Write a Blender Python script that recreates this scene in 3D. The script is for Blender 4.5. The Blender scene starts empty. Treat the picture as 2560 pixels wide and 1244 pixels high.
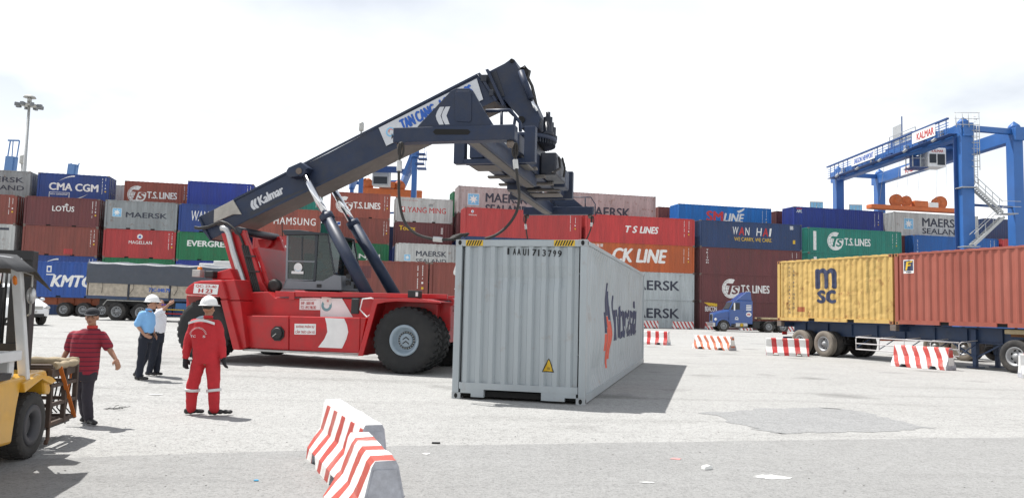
import bpy, bmesh, math, random
from mathutils import Vector, Matrix, noise as mnoise
R = math.radians
random.seed(7)
scene = bpy.context.scene
COL = scene.collection

# ------------------------------------------------------------------ camera
FPX, PITCH, ROLL, CAMH = 1950.0, 0.0762, 0.0235, 1.648
camd = bpy.data.cameras.new('camera'); cam = bpy.data.objects.new('camera', camd); COL.objects.link(cam)
camd.sensor_width = 36; camd.lens = 36*FPX/2560; camd.clip_start = 0.1; camd.clip_end = 9000
CAMM = Matrix.Translation((0, 0, CAMH)) @ Matrix.Rotation(math.pi/2+PITCH, 4, 'X') @ Matrix.Rotation(ROLL, 4, 'Z')
cam.matrix_world = CAMM
scene.camera = cam
scene.render.resolution_x, scene.render.resolution_y = 1024, 497

# ------------------------------------------------------------------ sky, sun, exposure
SUN_AZ, SUN_EL = R(-58), R(63)          # azimuth from +Y towards +X (sun stands beyond the scene on the left)
world = bpy.data.worlds.new('World'); scene.world = world; world.use_nodes = True
wn = world.node_tree.nodes; wl = world.node_tree.links; wn.clear()
wo = wn.new('ShaderNodeOutputWorld'); bg = wn.new('ShaderNodeBackground')
sky = wn.new('ShaderNodeTexSky'); sky.sky_type = 'NISHITA'; sky.sun_disc = False
sky.sun_elevation = SUN_EL; sky.sun_rotation = SUN_AZ; sky.air_density = 1.0; sky.dust_density = .8; sky.ozone_density = 1.0
# thin high cloud and haze: its optical path grows towards the horizon, as in any hazy sky
tc = wn.new('ShaderNodeTexCoord'); sx = wn.new('ShaderNodeSeparateXYZ'); wl.new(tc.outputs['Generated'], sx.inputs[0])
def wm(op, a, b=None):
    n = wn.new('ShaderNodeMath'); n.operation = op
    for i, v in enumerate((a, b)):
        if v is None: continue
        if isinstance(v, (int, float)): n.inputs[i].default_value = v
        else: wl.new(v, n.inputs[i])
    return n.outputs[0]
zc = wm('MAXIMUM', sx.outputs['Z'], .0); zp = wm('ADD', zc, .02)
cxy = wn.new('ShaderNodeCombineXYZ'); wl.new(wm('DIVIDE', sx.outputs['X'], wm('ADD', zc, .22)), cxy.inputs[0]); wl.new(wm('DIVIDE', sx.outputs['Y'], wm('ADD', zc, .22)), cxy.inputs[1])
cn = wn.new('ShaderNodeTexNoise'); cn.inputs['Scale'].default_value = .75; cn.inputs['Detail'].default_value = 7; cn.inputs['Roughness'].default_value = .5; wl.new(cxy.outputs[0], cn.inputs['Vector'])
cr = wn.new('ShaderNodeMapRange'); cr.inputs[1].default_value = .38; cr.inputs[2].default_value = .64; cr.inputs[3].default_value = .17; cr.inputs[4].default_value = .55; wl.new(cn.outputs['Fac'], cr.inputs[0])
cov = wm('SUBTRACT', 1.0, wm('EXPONENT', wm('MULTIPLY', wm('DIVIDE', cr.outputs[0], zp), -1.0)))
mx = wn.new('ShaderNodeMix'); mx.data_type = 'RGBA'; mx.inputs['B'].default_value = (19.5, 19.8, 20.0, 1)
wl.new(cov, mx.inputs['Factor']); wl.new(sky.outputs['Color'], mx.inputs['A']); wl.new(mx.outputs['Result'], bg.inputs['Color'])
bg.inputs['Strength'].default_value = .058
wl.new(bg.outputs['Background'], wo.inputs['Surface'])
sund = bpy.data.lights.new('sun', 'SUN'); sun = bpy.data.objects.new('sun', sund); COL.objects.link(sun)
sund.energy = 5.0; sund.angle = R(.53); sund.color = (1, .975, .935)
SDIR = Vector((math.sin(SUN_AZ)*math.cos(SUN_EL), math.cos(SUN_AZ)*math.cos(SUN_EL), math.sin(SUN_EL)))
sun.rotation_euler = SDIR.to_track_quat('Z', 'Y').to_euler(); sun.location = (0, 0, 60)
vs = scene.view_settings; vs.view_transform = 'Standard'; vs.look = 'None'; vs.gamma = 1; vs.use_curve_mapping = False
vs.exposure = .42

# ------------------------------------------------------------------ pixels of the photograph to places
def ray(px, py):
    d = Vector(((px-1280)/FPX, -(py-622)/FPX, -1.0)); return (CAMM.to_3x3() @ d).normalized()
def at_depth(px, py, y):
    d = ray(px, py); t = y/d.y; return Vector((0, 0, CAMH)) + d*t
def sm(a, b, t):
    t = max(0, min(1, (t-a)/(b-a))); return t*t*(3-2*t)
def gz(x, y): return .5*sm(0, 20, -x)*sm(8, 34, y)
def on_ground(px, py):
    d = ray(px, py); z = 0
    for _ in range(6):
        t = (z-CAMH)/d.z; p = Vector((0, 0, CAMH))+d*t; z = gz(p.x, p.y)
    return p
def on_plane(px, py, p0, n):
    d = ray(px, py); o = Vector((0, 0, CAMH)); return o + d*((p0-o).dot(n)/d.dot(n))

# ------------------------------------------------------------------ materials
MATS = {}
def nd(nt, t, **kw):
    n = nt.nodes.new(t)
    for k, v in kw.items(): setattr(n, k, v)
    return n
def mat(name, col, rough=.5, metal=0, var=.12, vscale=3., dirt=0., dirtcol=(.10, .085, .07), streak=False, bump=0., bscale=60., rust=0., rustcol=(.16, .06, .02), spec=.5, coat=0, coord='Object'):
    if name in MATS: return MATS[name]
    m = bpy.data.materials.new(name); m.use_nodes = True; nt = m.node_tree; nt.nodes.clear()
    out = nd(nt, 'ShaderNodeOutputMaterial'); b = nd(nt, 'ShaderNodeBsdfPrincipled')
    nt.links.new(b.outputs[0], out.inputs[0])
    b.inputs['Roughness'].default_value = rough; b.inputs['Metallic'].default_value = metal
    b.inputs['Specular IOR Level'].default_value = spec
    if coat: b.inputs['Coat Weight'].default_value = coat; b.inputs['Coat Roughness'].default_value = .12
    t = nd(nt, 'ShaderNodeTexCoord'); src = t.outputs['Object']
    if coord == 'World':
        g = nd(nt, 'ShaderNodeNewGeometry'); src = g.outputs['Position']
    mpn = nd(nt, 'ShaderNodeMapping'); nt.links.new(src, mpn.inputs[0])
    if streak: mpn.inputs['Scale'].default_value = (1, 1, .12)
    n1 = nd(nt, 'ShaderNodeTexNoise'); n1.inputs['Scale'].default_value = vscale; n1.inputs['Detail'].default_value = 6; n1.inputs['Roughness'].default_value = .62
    nt.links.new(mpn.outputs[0], n1.inputs['Vector'])
    rp = nd(nt, 'ShaderNodeMapRange'); rp.inputs['From Min'].default_value = .3; rp.inputs['From Max'].default_value = .7
    rp.inputs['To Min'].default_value = 1-var; rp.inputs['To Max'].default_value = 1+var
    nt.links.new(n1.outputs['Fac'], rp.inputs[0])
    mul = nd(nt, 'ShaderNodeVectorMath', operation='SCALE'); mul.inputs[0].default_value = col[:3]
    nt.links.new(rp.outputs[0], mul.inputs['Scale']); cur = mul.outputs[0]
    def layer(cur, amount, c, scale, lo, hi, vec):
        n = nd(nt, 'ShaderNodeTexNoise'); n.inputs['Scale'].default_value = scale; n.inputs['Detail'].default_value = 8; n.inputs['Roughness'].default_value = .7
        nt.links.new(vec, n.inputs['Vector'])
        r = nd(nt, 'ShaderNodeMapRange'); r.inputs['From Min'].default_value = lo; r.inputs['From Max'].default_value = hi
        r.inputs['To Max'].default_value = amount; nt.links.new(n.outputs['Fac'], r.inputs[0])
        x = nd(nt, 'ShaderNodeMix', data_type='RGBA'); nt.links.new(r.outputs[0], x.inputs['Factor'])
        nt.links.new(cur, x.inputs['A']); x.inputs['B'].default_value = (*c, 1); return x.outputs['Result']
    if dirt: cur = layer(cur, dirt, dirtcol, vscale*.7, .45, .72, mpn.outputs[0])
    if rust: cur = layer(cur, min(1, rust*1.5), rustcol, 2.3, .60-.06*rust, .70, src)
    nt.links.new(cur, b.inputs['Base Color'])
    rr = nd(nt, 'ShaderNodeMapRange'); rr.inputs['To Min'].default_value = max(.03, rough-.1); rr.inputs['To Max'].default_value = min(1, rough+.15)
    nt.links.new(n1.outputs['Fac'], rr.inputs[0]); nt.links.new(rr.outputs[0], b.inputs['Roughness'])
    if bump:
        n2 = nd(nt, 'ShaderNodeTexNoise'); n2.inputs['Scale'].default_value = bscale; n2.inputs['Detail'].default_value = 5
        nt.links.new(src, n2.inputs['Vector'])
        bn = nd(nt, 'ShaderNodeBump'); bn.inputs['Strength'].default_value = bump; bn.inputs['Distance'].default_value = .02
        nt.links.new(n2.outputs['Fac'], bn.inputs['Height']); nt.links.new(bn.outputs[0], b.inputs['Normal'])
    MATS[name] = m; return m
def glass_mat(name, tint=(.55, .65, .65), mixf=.62):
    if name in MATS: return MATS[name]
    m = bpy.data.materials.new(name); m.use_nodes = True; nt = m.node_tree; nt.nodes.clear()
    out = nd(nt, 'ShaderNodeOutputMaterial'); g = nd(nt, 'ShaderNodeBsdfGlossy'); t = nd(nt, 'ShaderNodeBsdfTransparent')
    g.inputs['Roughness'].default_value = .03; g.inputs['Color'].default_value = (.85, .9, .9, 1)
    t.inputs['Color'].default_value = (*tint, 1)
    fr = nd(nt, 'ShaderNodeLayerWeight'); fr.inputs['Blend'].default_value = .5
    pw = nd(nt, 'ShaderNodeMath', operation='POWER'); pw.inputs[1].default_value = 4; nt.links.new(fr.outputs['Facing'], pw.inputs[0])
    mr = nd(nt, 'ShaderNodeMapRange'); mr.inputs['To Min'].default_value = .045; mr.inputs['To Max'].default_value = .9
    nt.links.new(pw.outputs[0], mr.inputs[0])
    x = nd(nt, 'ShaderNodeMixShader'); nt.links.new(mr.outputs[0], x.inputs[0]); nt.links.new(t.outputs[0], x.inputs[1]); nt.links.new(g.outputs[0], x.inputs[2])
    nt.links.new(x.outputs[0], out.inputs[0]); MATS[name] = m; return m

# ------------------------------------------------------------------ mesh builder
class MB:
    def __init__(s): s.v = []; s.f = []; s.m = []; s.sm = []
    def add(s, vs_, fs, mi=0, smooth=False):
        o = len(s.v); s.v += [tuple(v) for v in vs_]
        for f in fs: s.f.append([i+o for i in f]); s.m.append(mi); s.sm.append(smooth)
        return s
    def box(s, lo, hi, mi=0, M=None):
        x0, y0, z0 = lo; x1, y1, z1 = hi
        vs_ = [Vector(p) for p in ((x0,y0,z0),(x1,y0,z0),(x1,y1,z0),(x0,y1,z0),(x0,y0,z1),(x1,y0,z1),(x1,y1,z1),(x0,y1,z1))]
        if M: vs_ = [M @ v for v in vs_]
        return s.add(vs_, [(3,2,1,0),(4,5,6,7),(0,1,5,4),(1,2,6,5),(2,3,7,6),(3,0,4,7)], mi)
    def prism(s, poly, y0, y1, mi=0, axis='y'):
        """poly in (x,z), extruded along y (axis 'x': poly in (y,z); axis 'z': poly in (x,y))"""
        n = len(poly)
        if axis == 'y': P = lambda p, t: (p[0], t, p[1])
        elif axis == 'x': P = lambda p, t: (t, p[0], p[1])
        else: P = lambda p, t: (p[0], p[1], t)
        vs_ = [P(p, y0) for p in poly]+[P(p, y1) for p in poly]
        a = sum(poly[i][0]*poly[(i+1) % n][1]-poly[(i+1) % n][0]*poly[i][1] for i in range(n))
        fs = [list(range(n)), list(range(2*n-1, n-1, -1))]+[(i, i+n, (i+1) % n+n, (i+1) % n) for i in range(n)]
        fl = (a < 0) ^ (axis == 'x') ^ (axis == 'z') 
        if fl: fs = [list(reversed(f)) for f in fs]
        return s.add(vs_, fs, mi)
    def tube(s, pts, r, seg=8, mi=0, cap=True, smooth=True):
        pts = [Vector(p) for p in pts]; n = len(pts); rs = r if isinstance(r, (list, tuple)) else [r]*n
        o = len(s.v); up = None
        for i, p in enumerate(pts):
            d = (pts[min(i+1, n-1)]-pts[max(i-1, 0)]); d = d.normalized() if d.length > 1e-9 else Vector((0, 0, 1))
            if up is None: up = Vector((0, 0, 1)) if abs(d.z) < .9 else Vector((1, 0, 0))
            a = d.cross(up)
            a = a.normalized() if a.length > 1e-6 else d.orthogonal().normalized()
            b_ = a.cross(d).normalized(); up = b_
            for k in range(seg):
                t = 2*math.pi*k/seg; s.v.append(tuple(p+(a*math.cos(t)+b_*math.sin(t))*rs[i]))
        for i in range(n-1):
            for k in range(seg):
                k2 = (k+1) % seg
                s.f.append([o+i*seg+k, o+i*seg+k2, o+(i+1)*seg+k2, o+(i+1)*seg+k]); s.m.append(mi); s.sm.append(smooth)
        if cap:
            s.f.append([o+k for k in range(seg)][::-1]); s.m.append(mi); s.sm.append(False)
            s.f.append([o+(n-1)*seg+k for k in range(seg)]); s.m.append(mi); s.sm.append(False)
        return s
    def lathe(s, prof, c=(0, 0, 0), axis='y', seg=32, mi=0, smooth=True, a0=0, cap=True):
        """prof: list of (r, t): radius and position along axis"""
        o = len(s.v); c = Vector(c); n = len(prof)
        for r, t in prof:
            for k in range(seg):
                a = a0+2*math.pi*k/seg; ca, sa = math.cos(a)*r, math.sin(a)*r
                s.v.append(tuple(c+Vector((ca, t, sa) if axis == 'y' else (t, ca, sa) if axis == 'x' else (ca, sa, t))))
        mi_ = mi if isinstance(mi, (list, tuple)) else [mi]*(n-1)
        for i in range(n-1):
            for k in range(seg):
                k2 = (k+1) % seg
                s.f.append([o+i*seg+k, o+i*seg+k2, o+(i+1)*seg+k2, o+(i+1)*seg+k]); s.m.append(mi_[i]); s.sm.append(smooth)
        for i in ((0, n-1) if cap else ()):
            if prof[i][0] > 1e-4:
                s.f.append([o+i*seg+k for k in range(seg)]); s.m.append(mi_[min(i, n-2)]); s.sm.append(False)
        return s
    def ell(s, c, r, mi=0, seg=16, rings=10, M=None):
        o = len(s.v); c = Vector(c)
        for i in range(rings+1):
            t = math.pi*i/rings
            for k in range(seg):
                a = 2*math.pi*k/seg; q = Vector((r[0]*math.sin(t)*math.cos(a), r[1]*math.sin(t)*math.sin(a), r[2]*math.cos(t)))
                if M: q = M @ q
                s.v.append(tuple(c+q))
        for i in range(rings):
            for k in range(seg):
                k2 = (k+1) % seg; s.f.append([o+i*seg+k, o+(i+1)*seg+k, o+(i+1)*seg+k2, o+i*seg+k2]); s.m.append(mi); s.sm.append(True)
        return s
    def bar(s, a, b, w, h=None, mi=0):
        """rectangular bar between two points"""
        a = Vector(a); b = Vector(b); d = b-a; L = d.length
        q = d.to_track_quat('X', 'Z').to_matrix().to_4x4(); h = h or w
        return s.box((0, -w/2, -h/2), (L, w/2, h/2), mi, Matrix.Translation(a) @ q)
    def mesh(s, name, mats, fix=True):
        me = bpy.data.meshes.new(name); me.from_pydata(s.v, [], s.f)
        for m in (mats if isinstance(mats, (list, tuple)) else [mats]): me.materials.append(m)
        me.polygons.foreach_set('material_index', s.m); me.polygons.foreach_set('use_smooth', s.sm)
        if fix:
            b = bmesh.new(); b.from_mesh(me); bmesh.ops.remove_doubles(b, verts=b.verts, dist=1e-6)
            bmesh.ops.recalc_face_normals(b, faces=b.faces); b.to_mesh(me); b.free()
        me.update(); return me
    def build(s, name, mats, parent=None, bevel=0, loc=None, fix=True):
        return link(name, s.mesh(name, mats, fix), parent, bevel, loc)
def link(name, me, parent=None, bevel=0, loc=None):
    o = bpy.data.objects.new(name, me); COL.objects.link(o)
    if parent: o.parent = parent
    if loc is not None: o.location = loc
    if bevel:
        b = o.modifiers.new('bevel', 'BEVEL'); b.width = bevel; b.segments = 2; b.limit_method = 'ANGLE'; b.angle_limit = R(35)
        b.harden_normals = False
    return o
def tag(o, label=None, cat=None, group=None, kind=None):
    if label: o['label'] = label
    if cat: o['category'] = cat
    if group: o['group'] = group
    if kind: o['kind'] = kind
    return o
def thing(name, label, cat, loc=(0, 0, 0), rz=0, group=None, rx=0, ry=0):
    o = bpy.data.objects.new(name, None); COL.objects.link(o); o.empty_display_size = .3
    o.location = loc; o.rotation_euler = (rx, ry, rz); return tag(o, label, cat, group)
def copy_tree(o, parent=None):
    c = o.copy(); COL.objects.link(c); c.parent = parent
    for ch in o.children: copy_tree(ch, c)
    return c

# ------------------------------------------------------------------ flat print: lettering and marks in (u,v) metres
_tc = {}
def text_poly(txt, w=None, h=None, bold=.0, shear=0., spacing=1., vertical=False):
    """filled glyph outlines as (verts2d, faces), fitted to w x h with the lower left corner at 0,0"""
    key = (txt, bold, shear, spacing, vertical)
    if key not in _tc:
        if vertical:
            V = []; F = []; y = 0
            for ch in txt:
                if ch == ' ': y -= .6; continue
                v, f = text_poly(ch, None, None, bold)
                wx = max(p[0] for p in v); o = len(V)
                V += [(p[0]-wx/2, p[1]+y) for p in v]; F += [[i+o for i in q] for q in f]; y -= 1.12
        else:
            cu = bpy.data.curves.new('t', 'FONT'); cu.body = txt; cu.offset = bold; cu.shear = shear; cu.space_character = spacing
            cu.resolution_u = 3
            ob = bpy.data.objects.new('t', cu); me = bpy.data.meshes.new_from_object(ob)
            V = [(v.co.x, v.co.y) for v in me.vertices]; F = [list(p.vertices) for p in me.polygons]
            bpy.data.objects.remove(ob); bpy.data.curves.remove(cu); bpy.data.meshes.remove(me)
        x0 = min(p[0] for p in V); y0 = min(p[1] for p in V)
        _tc[key] = ([(p[0]-x0, p[1]-y0) for p in V], F)
    V, F = _tc[key]; W = max(p[0] for p in V); H = max(p[1] for p in V)
    sx = w/W if w else (h/H if h else 1); sy = h/H if h else sx
    return [(p[0]*sx, p[1]*sy) for p in V], F
class Print:
    """collects flat coloured shapes in (u,v)"""
    def __init__(s): s.items = []          # (verts2d, faces, material, layer)
    def text(s, txt, u, v, w, h, m, bold=.02, shear=0, spacing=1., vertical=False, layer=1):
        V, F = text_poly(txt, w, h, 0, shear, spacing, vertical); n = max(1, len(txt)) if not vertical else 1
        d = bold*h*1.15 if not vertical else bold*w*.9
        for k, (du, dv) in enumerate([(0, 0), (-d, 0), (d, 0), (0, d*.6), (0, -d*.6)] if d > 0 else [(0, 0)]): s.items.append(([(a+u+du, b+v+dv) for a, b in V], F, m, layer+.15*k))
        return s
    def poly(s, pts, m, layer=0): s.items.append((list(pts), [list(range(len(pts)))], m, layer)); return s
    def rect(s, u0, v0, u1, v1, m, layer=0): return s.poly([(u0, v0), (u1, v0), (u1, v1), (u0, v1)], m, layer)
    def ring(s, cu, cv, r0, r1, m, layer=0, a0=0, a1=360, seg=28, sy=1.):
        V = []; F = []
        for k in range(seg+1):
            a = R(a0+(a1-a0)*k/seg); V += [(cu+r0*math.cos(a), cv+sy*r0*math.sin(a)), (cu+r1*math.cos(a), cv+sy*r1*math.sin(a))]
        for k in range(seg): F.append([2*k, 2*k+1, 2*k+3, 2*k+2])
        s.items.append((V, F, m, layer)); return s
    def disc(s, cu, cv, r, m, layer=0, sy=1., seg=28): return s.poly([(cu+r*math.cos(R(360*k/seg)), cv+sy*r*math.sin(R(360*k/seg))) for k in range(seg)], m, layer)
    def star(s, cu, cv, r, m, n=7, k=.42, layer=1, sy=1.):
        return s.poly([(cu+(r if i % 2 == 0 else r*k)*math.sin(math.pi*i/n), cv+sy*(r if i % 2 == 0 else r*k)*math.cos(math.pi*i/n)) for i in range(2*n)], m, layer)
    def marks(s, u, v0, v1, m, w=.05, step=.11, duty=.7, layer=0):
        v = v0; V = []; F = []
        while v < v1:
            if random.random() < .88:
                o = len(V); V += [(u, v), (u+w*random.uniform(.6, 1), v), (u+w, v+step*duty), (u, v+step*duty)]; F.append([o, o+1, o+2, o+3])
            v += step
        if F: s.items.append((V, F, m, layer))
        return s
    def build(s, name, fn, parent, breaks=None, vbreaks=None):
        """fn(u, v, layer) -> 3-D point; breaks: u positions where the surface folds"""
        mats = []; b = bmesh.new()
        for V, F, m, layer in s.items:
            if m not in mats: mats.append(m)
            t = bmesh.new(); vv = [t.verts.new((p[0], p[1], 0)) for p in V]
            for f in F:
                try: fc = t.faces.new([vv[i] for i in f])
                except ValueError: pass
            if breaks:
                lo = min(p[0] for p in V); hi = max(p[0] for p in V)
                for x in breaks:
                    if lo < x < hi: bmesh.ops.bisect_plane(t, geom=t.verts[:]+t.edges[:]+t.faces[:], plane_co=(x, 0, 0), plane_no=(1, 0, 0))
            if vbreaks:
                lo = min(p[1] for p in V); hi = max(p[1] for p in V)
                for y in vbreaks:
                    if lo < y < hi: bmesh.ops.bisect_plane(t, geom=t.verts[:]+t.edges[:]+t.faces[:], plane_co=(0, y, 0), plane_no=(0, 1, 0))
            bmesh.ops.triangulate(t, faces=t.faces[:])
            mp_ = {}
            for v in t.verts: mp_[v] = b.verts.new(fn(v.co.x, v.co.y, layer))
            for f in t.faces:
                try:
                    nf = b.faces.new([mp_[v] for v in f.verts]); nf.material_index = mats.index(m)
                except ValueError: pass
            t.free()
        me = bpy.data.meshes.new(name); b.to_mesh(me); b.free()
        for m in mats: me.materials.append(m)
        return link(name, me, parent)
WHITE = mat('white_lettering', (.78, .78, .76), .6, var=.10, dirt=.25, vscale=6)
NAVY = mat('dark_lettering', (.035, .04, .06), .6, var=.2)
BLACKP = mat('black_lettering', (.012, .012, .014), .6)
REDP = mat('red_lettering', (.45, .03, .03), .6)
BLUEP = mat('blue_lettering', (.02, .10, .42), .6)
YELP = mat('yellow_lettering', (.65, .42, .03), .6)
SKYP = mat('pale_blue_paint', (.22, .48, .70), .6)

# ================================================================== ground
def gz(x, y): return .5*sm(0, 20, -x)*sm(8, 34, y)*(1-.6*sm(46, 64, y))
def ground_material(name, base, speck, dark, light, patchy=.25):
    m = bpy.data.materials.new(name); m.use_nodes = True; nt = m.node_tree; nt.nodes.clear(); L = nt.links.new
    out = nd(nt, 'ShaderNodeOutputMaterial'); b = nd(nt, 'ShaderNodeBsdfPrincipled'); L(b.outputs[0], out.inputs[0])
    b.inputs['Roughness'].default_value = .9; b.inputs['Specular IOR Level'].default_value = .25
    g = nd(nt, 'ShaderNodeNewGeometry'); P = g.outputs['Position']
    def noise(scale, det=6, rough=.6, vec=P):
        n = nd(nt, 'ShaderNodeTexNoise'); n.inputs['Scale'].default_value = scale; n.inputs['Detail'].default_value = det; n.inputs['Roughness'].default_value = rough; L(vec, n.inputs['Vector']); return n.outputs['Fac']
    def rng(x, a, b_, lo, hi):
        r = nd(nt, 'ShaderNodeMapRange'); r.inputs[1].default_value = a; r.inputs[2].default_value = b_; r.inputs[3].default_value = lo; r.inputs[4].default_value = hi; L(x, r.inputs[0]); return r.outputs[0]
    def mix(f, a, c):
        x = nd(nt, 'ShaderNodeMix', data_type='RGBA'); L(f, x.inputs['Factor']); L(a, x.inputs['A']); x.inputs['B'].default_value = (*c, 1); return x.outputs['Result']
    rgb = nd(nt, 'ShaderNodeRGB'); rgb.outputs[0].default_value = (*base, 1); cur = rgb.outputs[0]
    big = noise(.16, 5); mid = noise(1.1, 6, .65)
    cur = mix(rng(big, .42, .68, 0, patchy), cur, dark)
    cur = mix(rng(mid, .45, .72, 0, .45), cur, light)
    mp1 = nd(nt, 'ShaderNodeMapping'); mp1.inputs['Scale'].default_value = (.12, 1.2, 1); mp1.inputs['Rotation'].default_value = (0, 0, .35); L(P, mp1.inputs[0])
    cur = mix(rng(noise(.9, 5, .6, mp1.outputs[0]), .54, .70, 0, .55), cur, dark)          # tyre scuffs
    sp = noise(26, 3, .8); sp2 = noise(75, 2, .7); sp3 = noise(7, 9, .82)
    cur = mix(rng(sp3, .50, .64, 0, speck*.7), cur, tuple(c*.6 for c in dark)); cur = mix(rng(sp3, .46, .34, 0, speck*.6), cur, tuple(min(1, c*1.15) for c in light))
    cur = mix(rng(sp, .50, .66, 0, speck), cur, tuple(c*.45 for c in dark))
    cur = mix(rng(sp2, .56, .7, 0, speck), cur, tuple(min(1, c*1.25) for c in light))
    st = nd(nt, 'ShaderNodeTexVoronoi'); st.inputs['Scale'].default_value = .38; st.inputs['Randomness'].default_value = 1; L(P, st.inputs['Vector'])
    wob = nd(nt, 'ShaderNodeMath', operation='ADD'); L(st.outputs['Distance'], wob.inputs[0]); L(rng(mid, 0, 1, -.25, .25), wob.inputs[1])
    cur = mix(rng(wob.outputs[0], .05, .24, .55, 0), cur, tuple(c*.5 for c in dark))        # oil spots
    L(cur, b.inputs['Base Color'])
    bm_ = nd(nt, 'ShaderNodeBump'); bm_.inputs['Strength'].default_value = .55; bm_.inputs['Distance'].default_value = .03
    ad = nd(nt, 'ShaderNodeMath', operation='ADD'); L(sp, ad.inputs[0]); L(sp3, ad.inputs[1]); L(ad.outputs[0], bm_.inputs['Height']); L(bm_.outputs[0], b.inputs['Normal'])
    return m
M_ground = ground_material('worn_concrete', (.375, .372, .36), .70, (.225, .222, .212), (.44, .437, .425))
M_road = ground_material('smooth_asphalt', (.29, .289, .282), .5, (.20, .199, .195), (.335, .334, .328), .35)
M_patch = ground_material('asphalt_patch', (.295, .297, .295), .6, (.21, .21, .21), (.35, .35, .347), .35)
xs = sorted(set([-4000, -1500, -600, -300, -160, -100]+[-70+2*i for i in range(71)]+[100, 160, 300, 600, 1500, 4000]))
ys = sorted(set([-400, -100, -40]+[-10+2*i for i in range(50)]+[100, 120, 160, 250, 500, 1200, 3000, 7000]))
g = MB(); g.v = [(x, y, gz(x, y)) for y in ys for x in xs]; nx = len(xs)
for j in range(len(ys)-1):
    for i in range(nx-1): g.f.append([j*nx+i, j*nx+i+1, (j+1)*nx+i+1, (j+1)*nx+i]); g.m.append(0); g.sm.append(True)
tag(g.build('ground', M_ground, fix=False), kind='structure')
def sheet(name, pts, m, lift):
    b = bmesh.new(); vv = [b.verts.new((p[0], p[1], 0)) for p in pts]; b.faces.new(vv)
    x0, x1 = min(p[0] for p in pts), max(p[0] for p in pts); y0, y1 = min(p[1] for p in pts), max(p[1] for p in pts)
    x = math.ceil(x0/2)*2
    while x < x1: bmesh.ops.bisect_plane(b, geom=b.verts[:]+b.edges[:]+b.faces[:], plane_co=(x, 0, 0), plane_no=(1, 0, 0)); x += 2
    y = math.ceil(y0/2)*2
    while y < y1: bmesh.ops.bisect_plane(b, geom=b.verts[:]+b.edges[:]+b.faces[:], plane_co=(0, y, 0), plane_no=(0, 1, 0)); y += 2
    bmesh.ops.triangulate(b, faces=b.faces[:])
    for v in b.verts: v.co.z = gz(v.co.x, v.co.y)+lift
    for f in b.faces:
        if f.normal.z < 0: f.normal_flip()
    me = bpy.data.meshes.new(name); b.to_mesh(me); b.free(); me.materials.append(m); return tag(link(name, me), kind='structure')
random.seed(3)
edge = []
pix = [(-300, 1160), (0, 1150), (300, 1140), (560, 1131), (790, 1126), (1000, 1114), (1400, 1109), (1800, 1103), (2200, 1097), (2560, 1092), (2900, 1086)]
for a, b_ in zip(pix, pix[1:]):
    for k in range(8):
        t = k/8; p = on_ground(a[0]+(b_[0]-a[0])*t, a[1]+(b_[1]-a[1])*t); edge.append((p.x, p.y+random.uniform(-.025, .025)))
edge = [(edge[0][0]-30, edge[0][1]-.3)]+edge+[(edge[-1][0]+30, edge[-1][1]+4), (edge[-1][0]+30, -12), (edge[0][0]-30, -12)]
sheet('road', edge, M_road, .004)
pt = [(1755, 1031), (1902, 1022), (2036, 1018), (2121, 1022), (2220, 1044), (2322, 1068), (2219, 1077), (2036, 1080), (1951, 1083), (1877, 1071), (1810, 1049)]
pp = []
for a, b_ in zip(pt, pt[1:]+pt[:1]):
    for k in range(6):
        t = k/6; p = on_ground(a[0]+(b_[0]-a[0])*t, a[1]+(b_[1]-a[1])*t); pp.append((p.x+random.uniform(-.13, .13), p.y+random.uniform(-.10, .10)))
sheet('asphalt_patch', pp, M_patch, .004)

# ================================================================== shipping containers
CW = 2.438
CT = {}
def ctint(name, c, rust=.35, dirt=.55, rough=.6, var=.19):
    CT[name] = mat('container_'+name, c, rough, var=var, vscale=2.2, dirt=dirt, dirtcol=tuple(x*.55+.02 for x in c), streak=True, rust=rust, coord='World'); return CT[name]
for n, c, ru in [('maroon', (.135, .040, .042), .3), ('brown', (.215, .062, .048), .3), ('redbrown', (.28, .075, .052), .25), ('red', (.40, .045, .045), .1), ('brightred', (.47, .045, .045), .1),
                 ('blue', (.022, .055, .215), .12), ('navy', (.022, .048, .125), .3), ('royal', (.022, .045, .26), .1), ('bright', (.012, .16, .50), .05), ('midblue', (.012, .10, .34), .1),
                 ('green', (.016, .155, .065), .15), ('teal', (.018, .20, .155), .15), ('grey', (.25, .27, .275), .5), ('light', (.46, .47, .46), .4), ('pink', (.40, .345, .34), .6),
                 ('orange', (.44, .10, .028), .1), ('silver', (.42, .46, .47), .25), ('kmtc', (.02, .075, .30), .08)]: ctint(n, c, ru)
M_dark = mat('dark_recess', (.012, .012, .012), .9)  # near-black: shade inside holes, slots and pockets is put into the colour
M_casting = mat('casting_steel', (.16, .13, .11), .7, var=.3, rust=.6)
M_rod = mat('lock_rod_steel', (.30, .30, .29), .5, .4, var=.2, rust=.4)
MARG = .15
def profile(L, depth=.036, a=.072, s=.067, pitch=.278):
    n = int((L-2*MARG)/pitch); p = (L-2*MARG)/n; k = p/(2*a+2*s); a *= k; s *= k
    pts = [(MARG, depth)]; u = MARG
    for i in range(n):
        pts += [(u+s*.5, depth if i == 0 else depth*.5), (u+s, 0), (u+s+a, 0), (u+2*s+a, depth)]; u += p
    pts.append((L-MARG, depth)); out = [pts[0]]
    for q in pts[1:]:
        if q[0] > out[-1][0]+1e-4: out.append(q)
    return out
PROF = {}
def prof(L):
    if L not in PROF: PROF[L] = profile(L) if L > 3 else profile(L, .062, .066, .036, .214)
    return PROF[L]
def prof_at(L, u):
    p = prof(L)
    if u <= p[0][0]: return p[0][1]
    for (a, da), (b_, db) in zip(p, p[1:]):
        if a <= u <= b_: return da+(db-da)*(u-a)/(b_-a)
    return p[-1][1]
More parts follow.
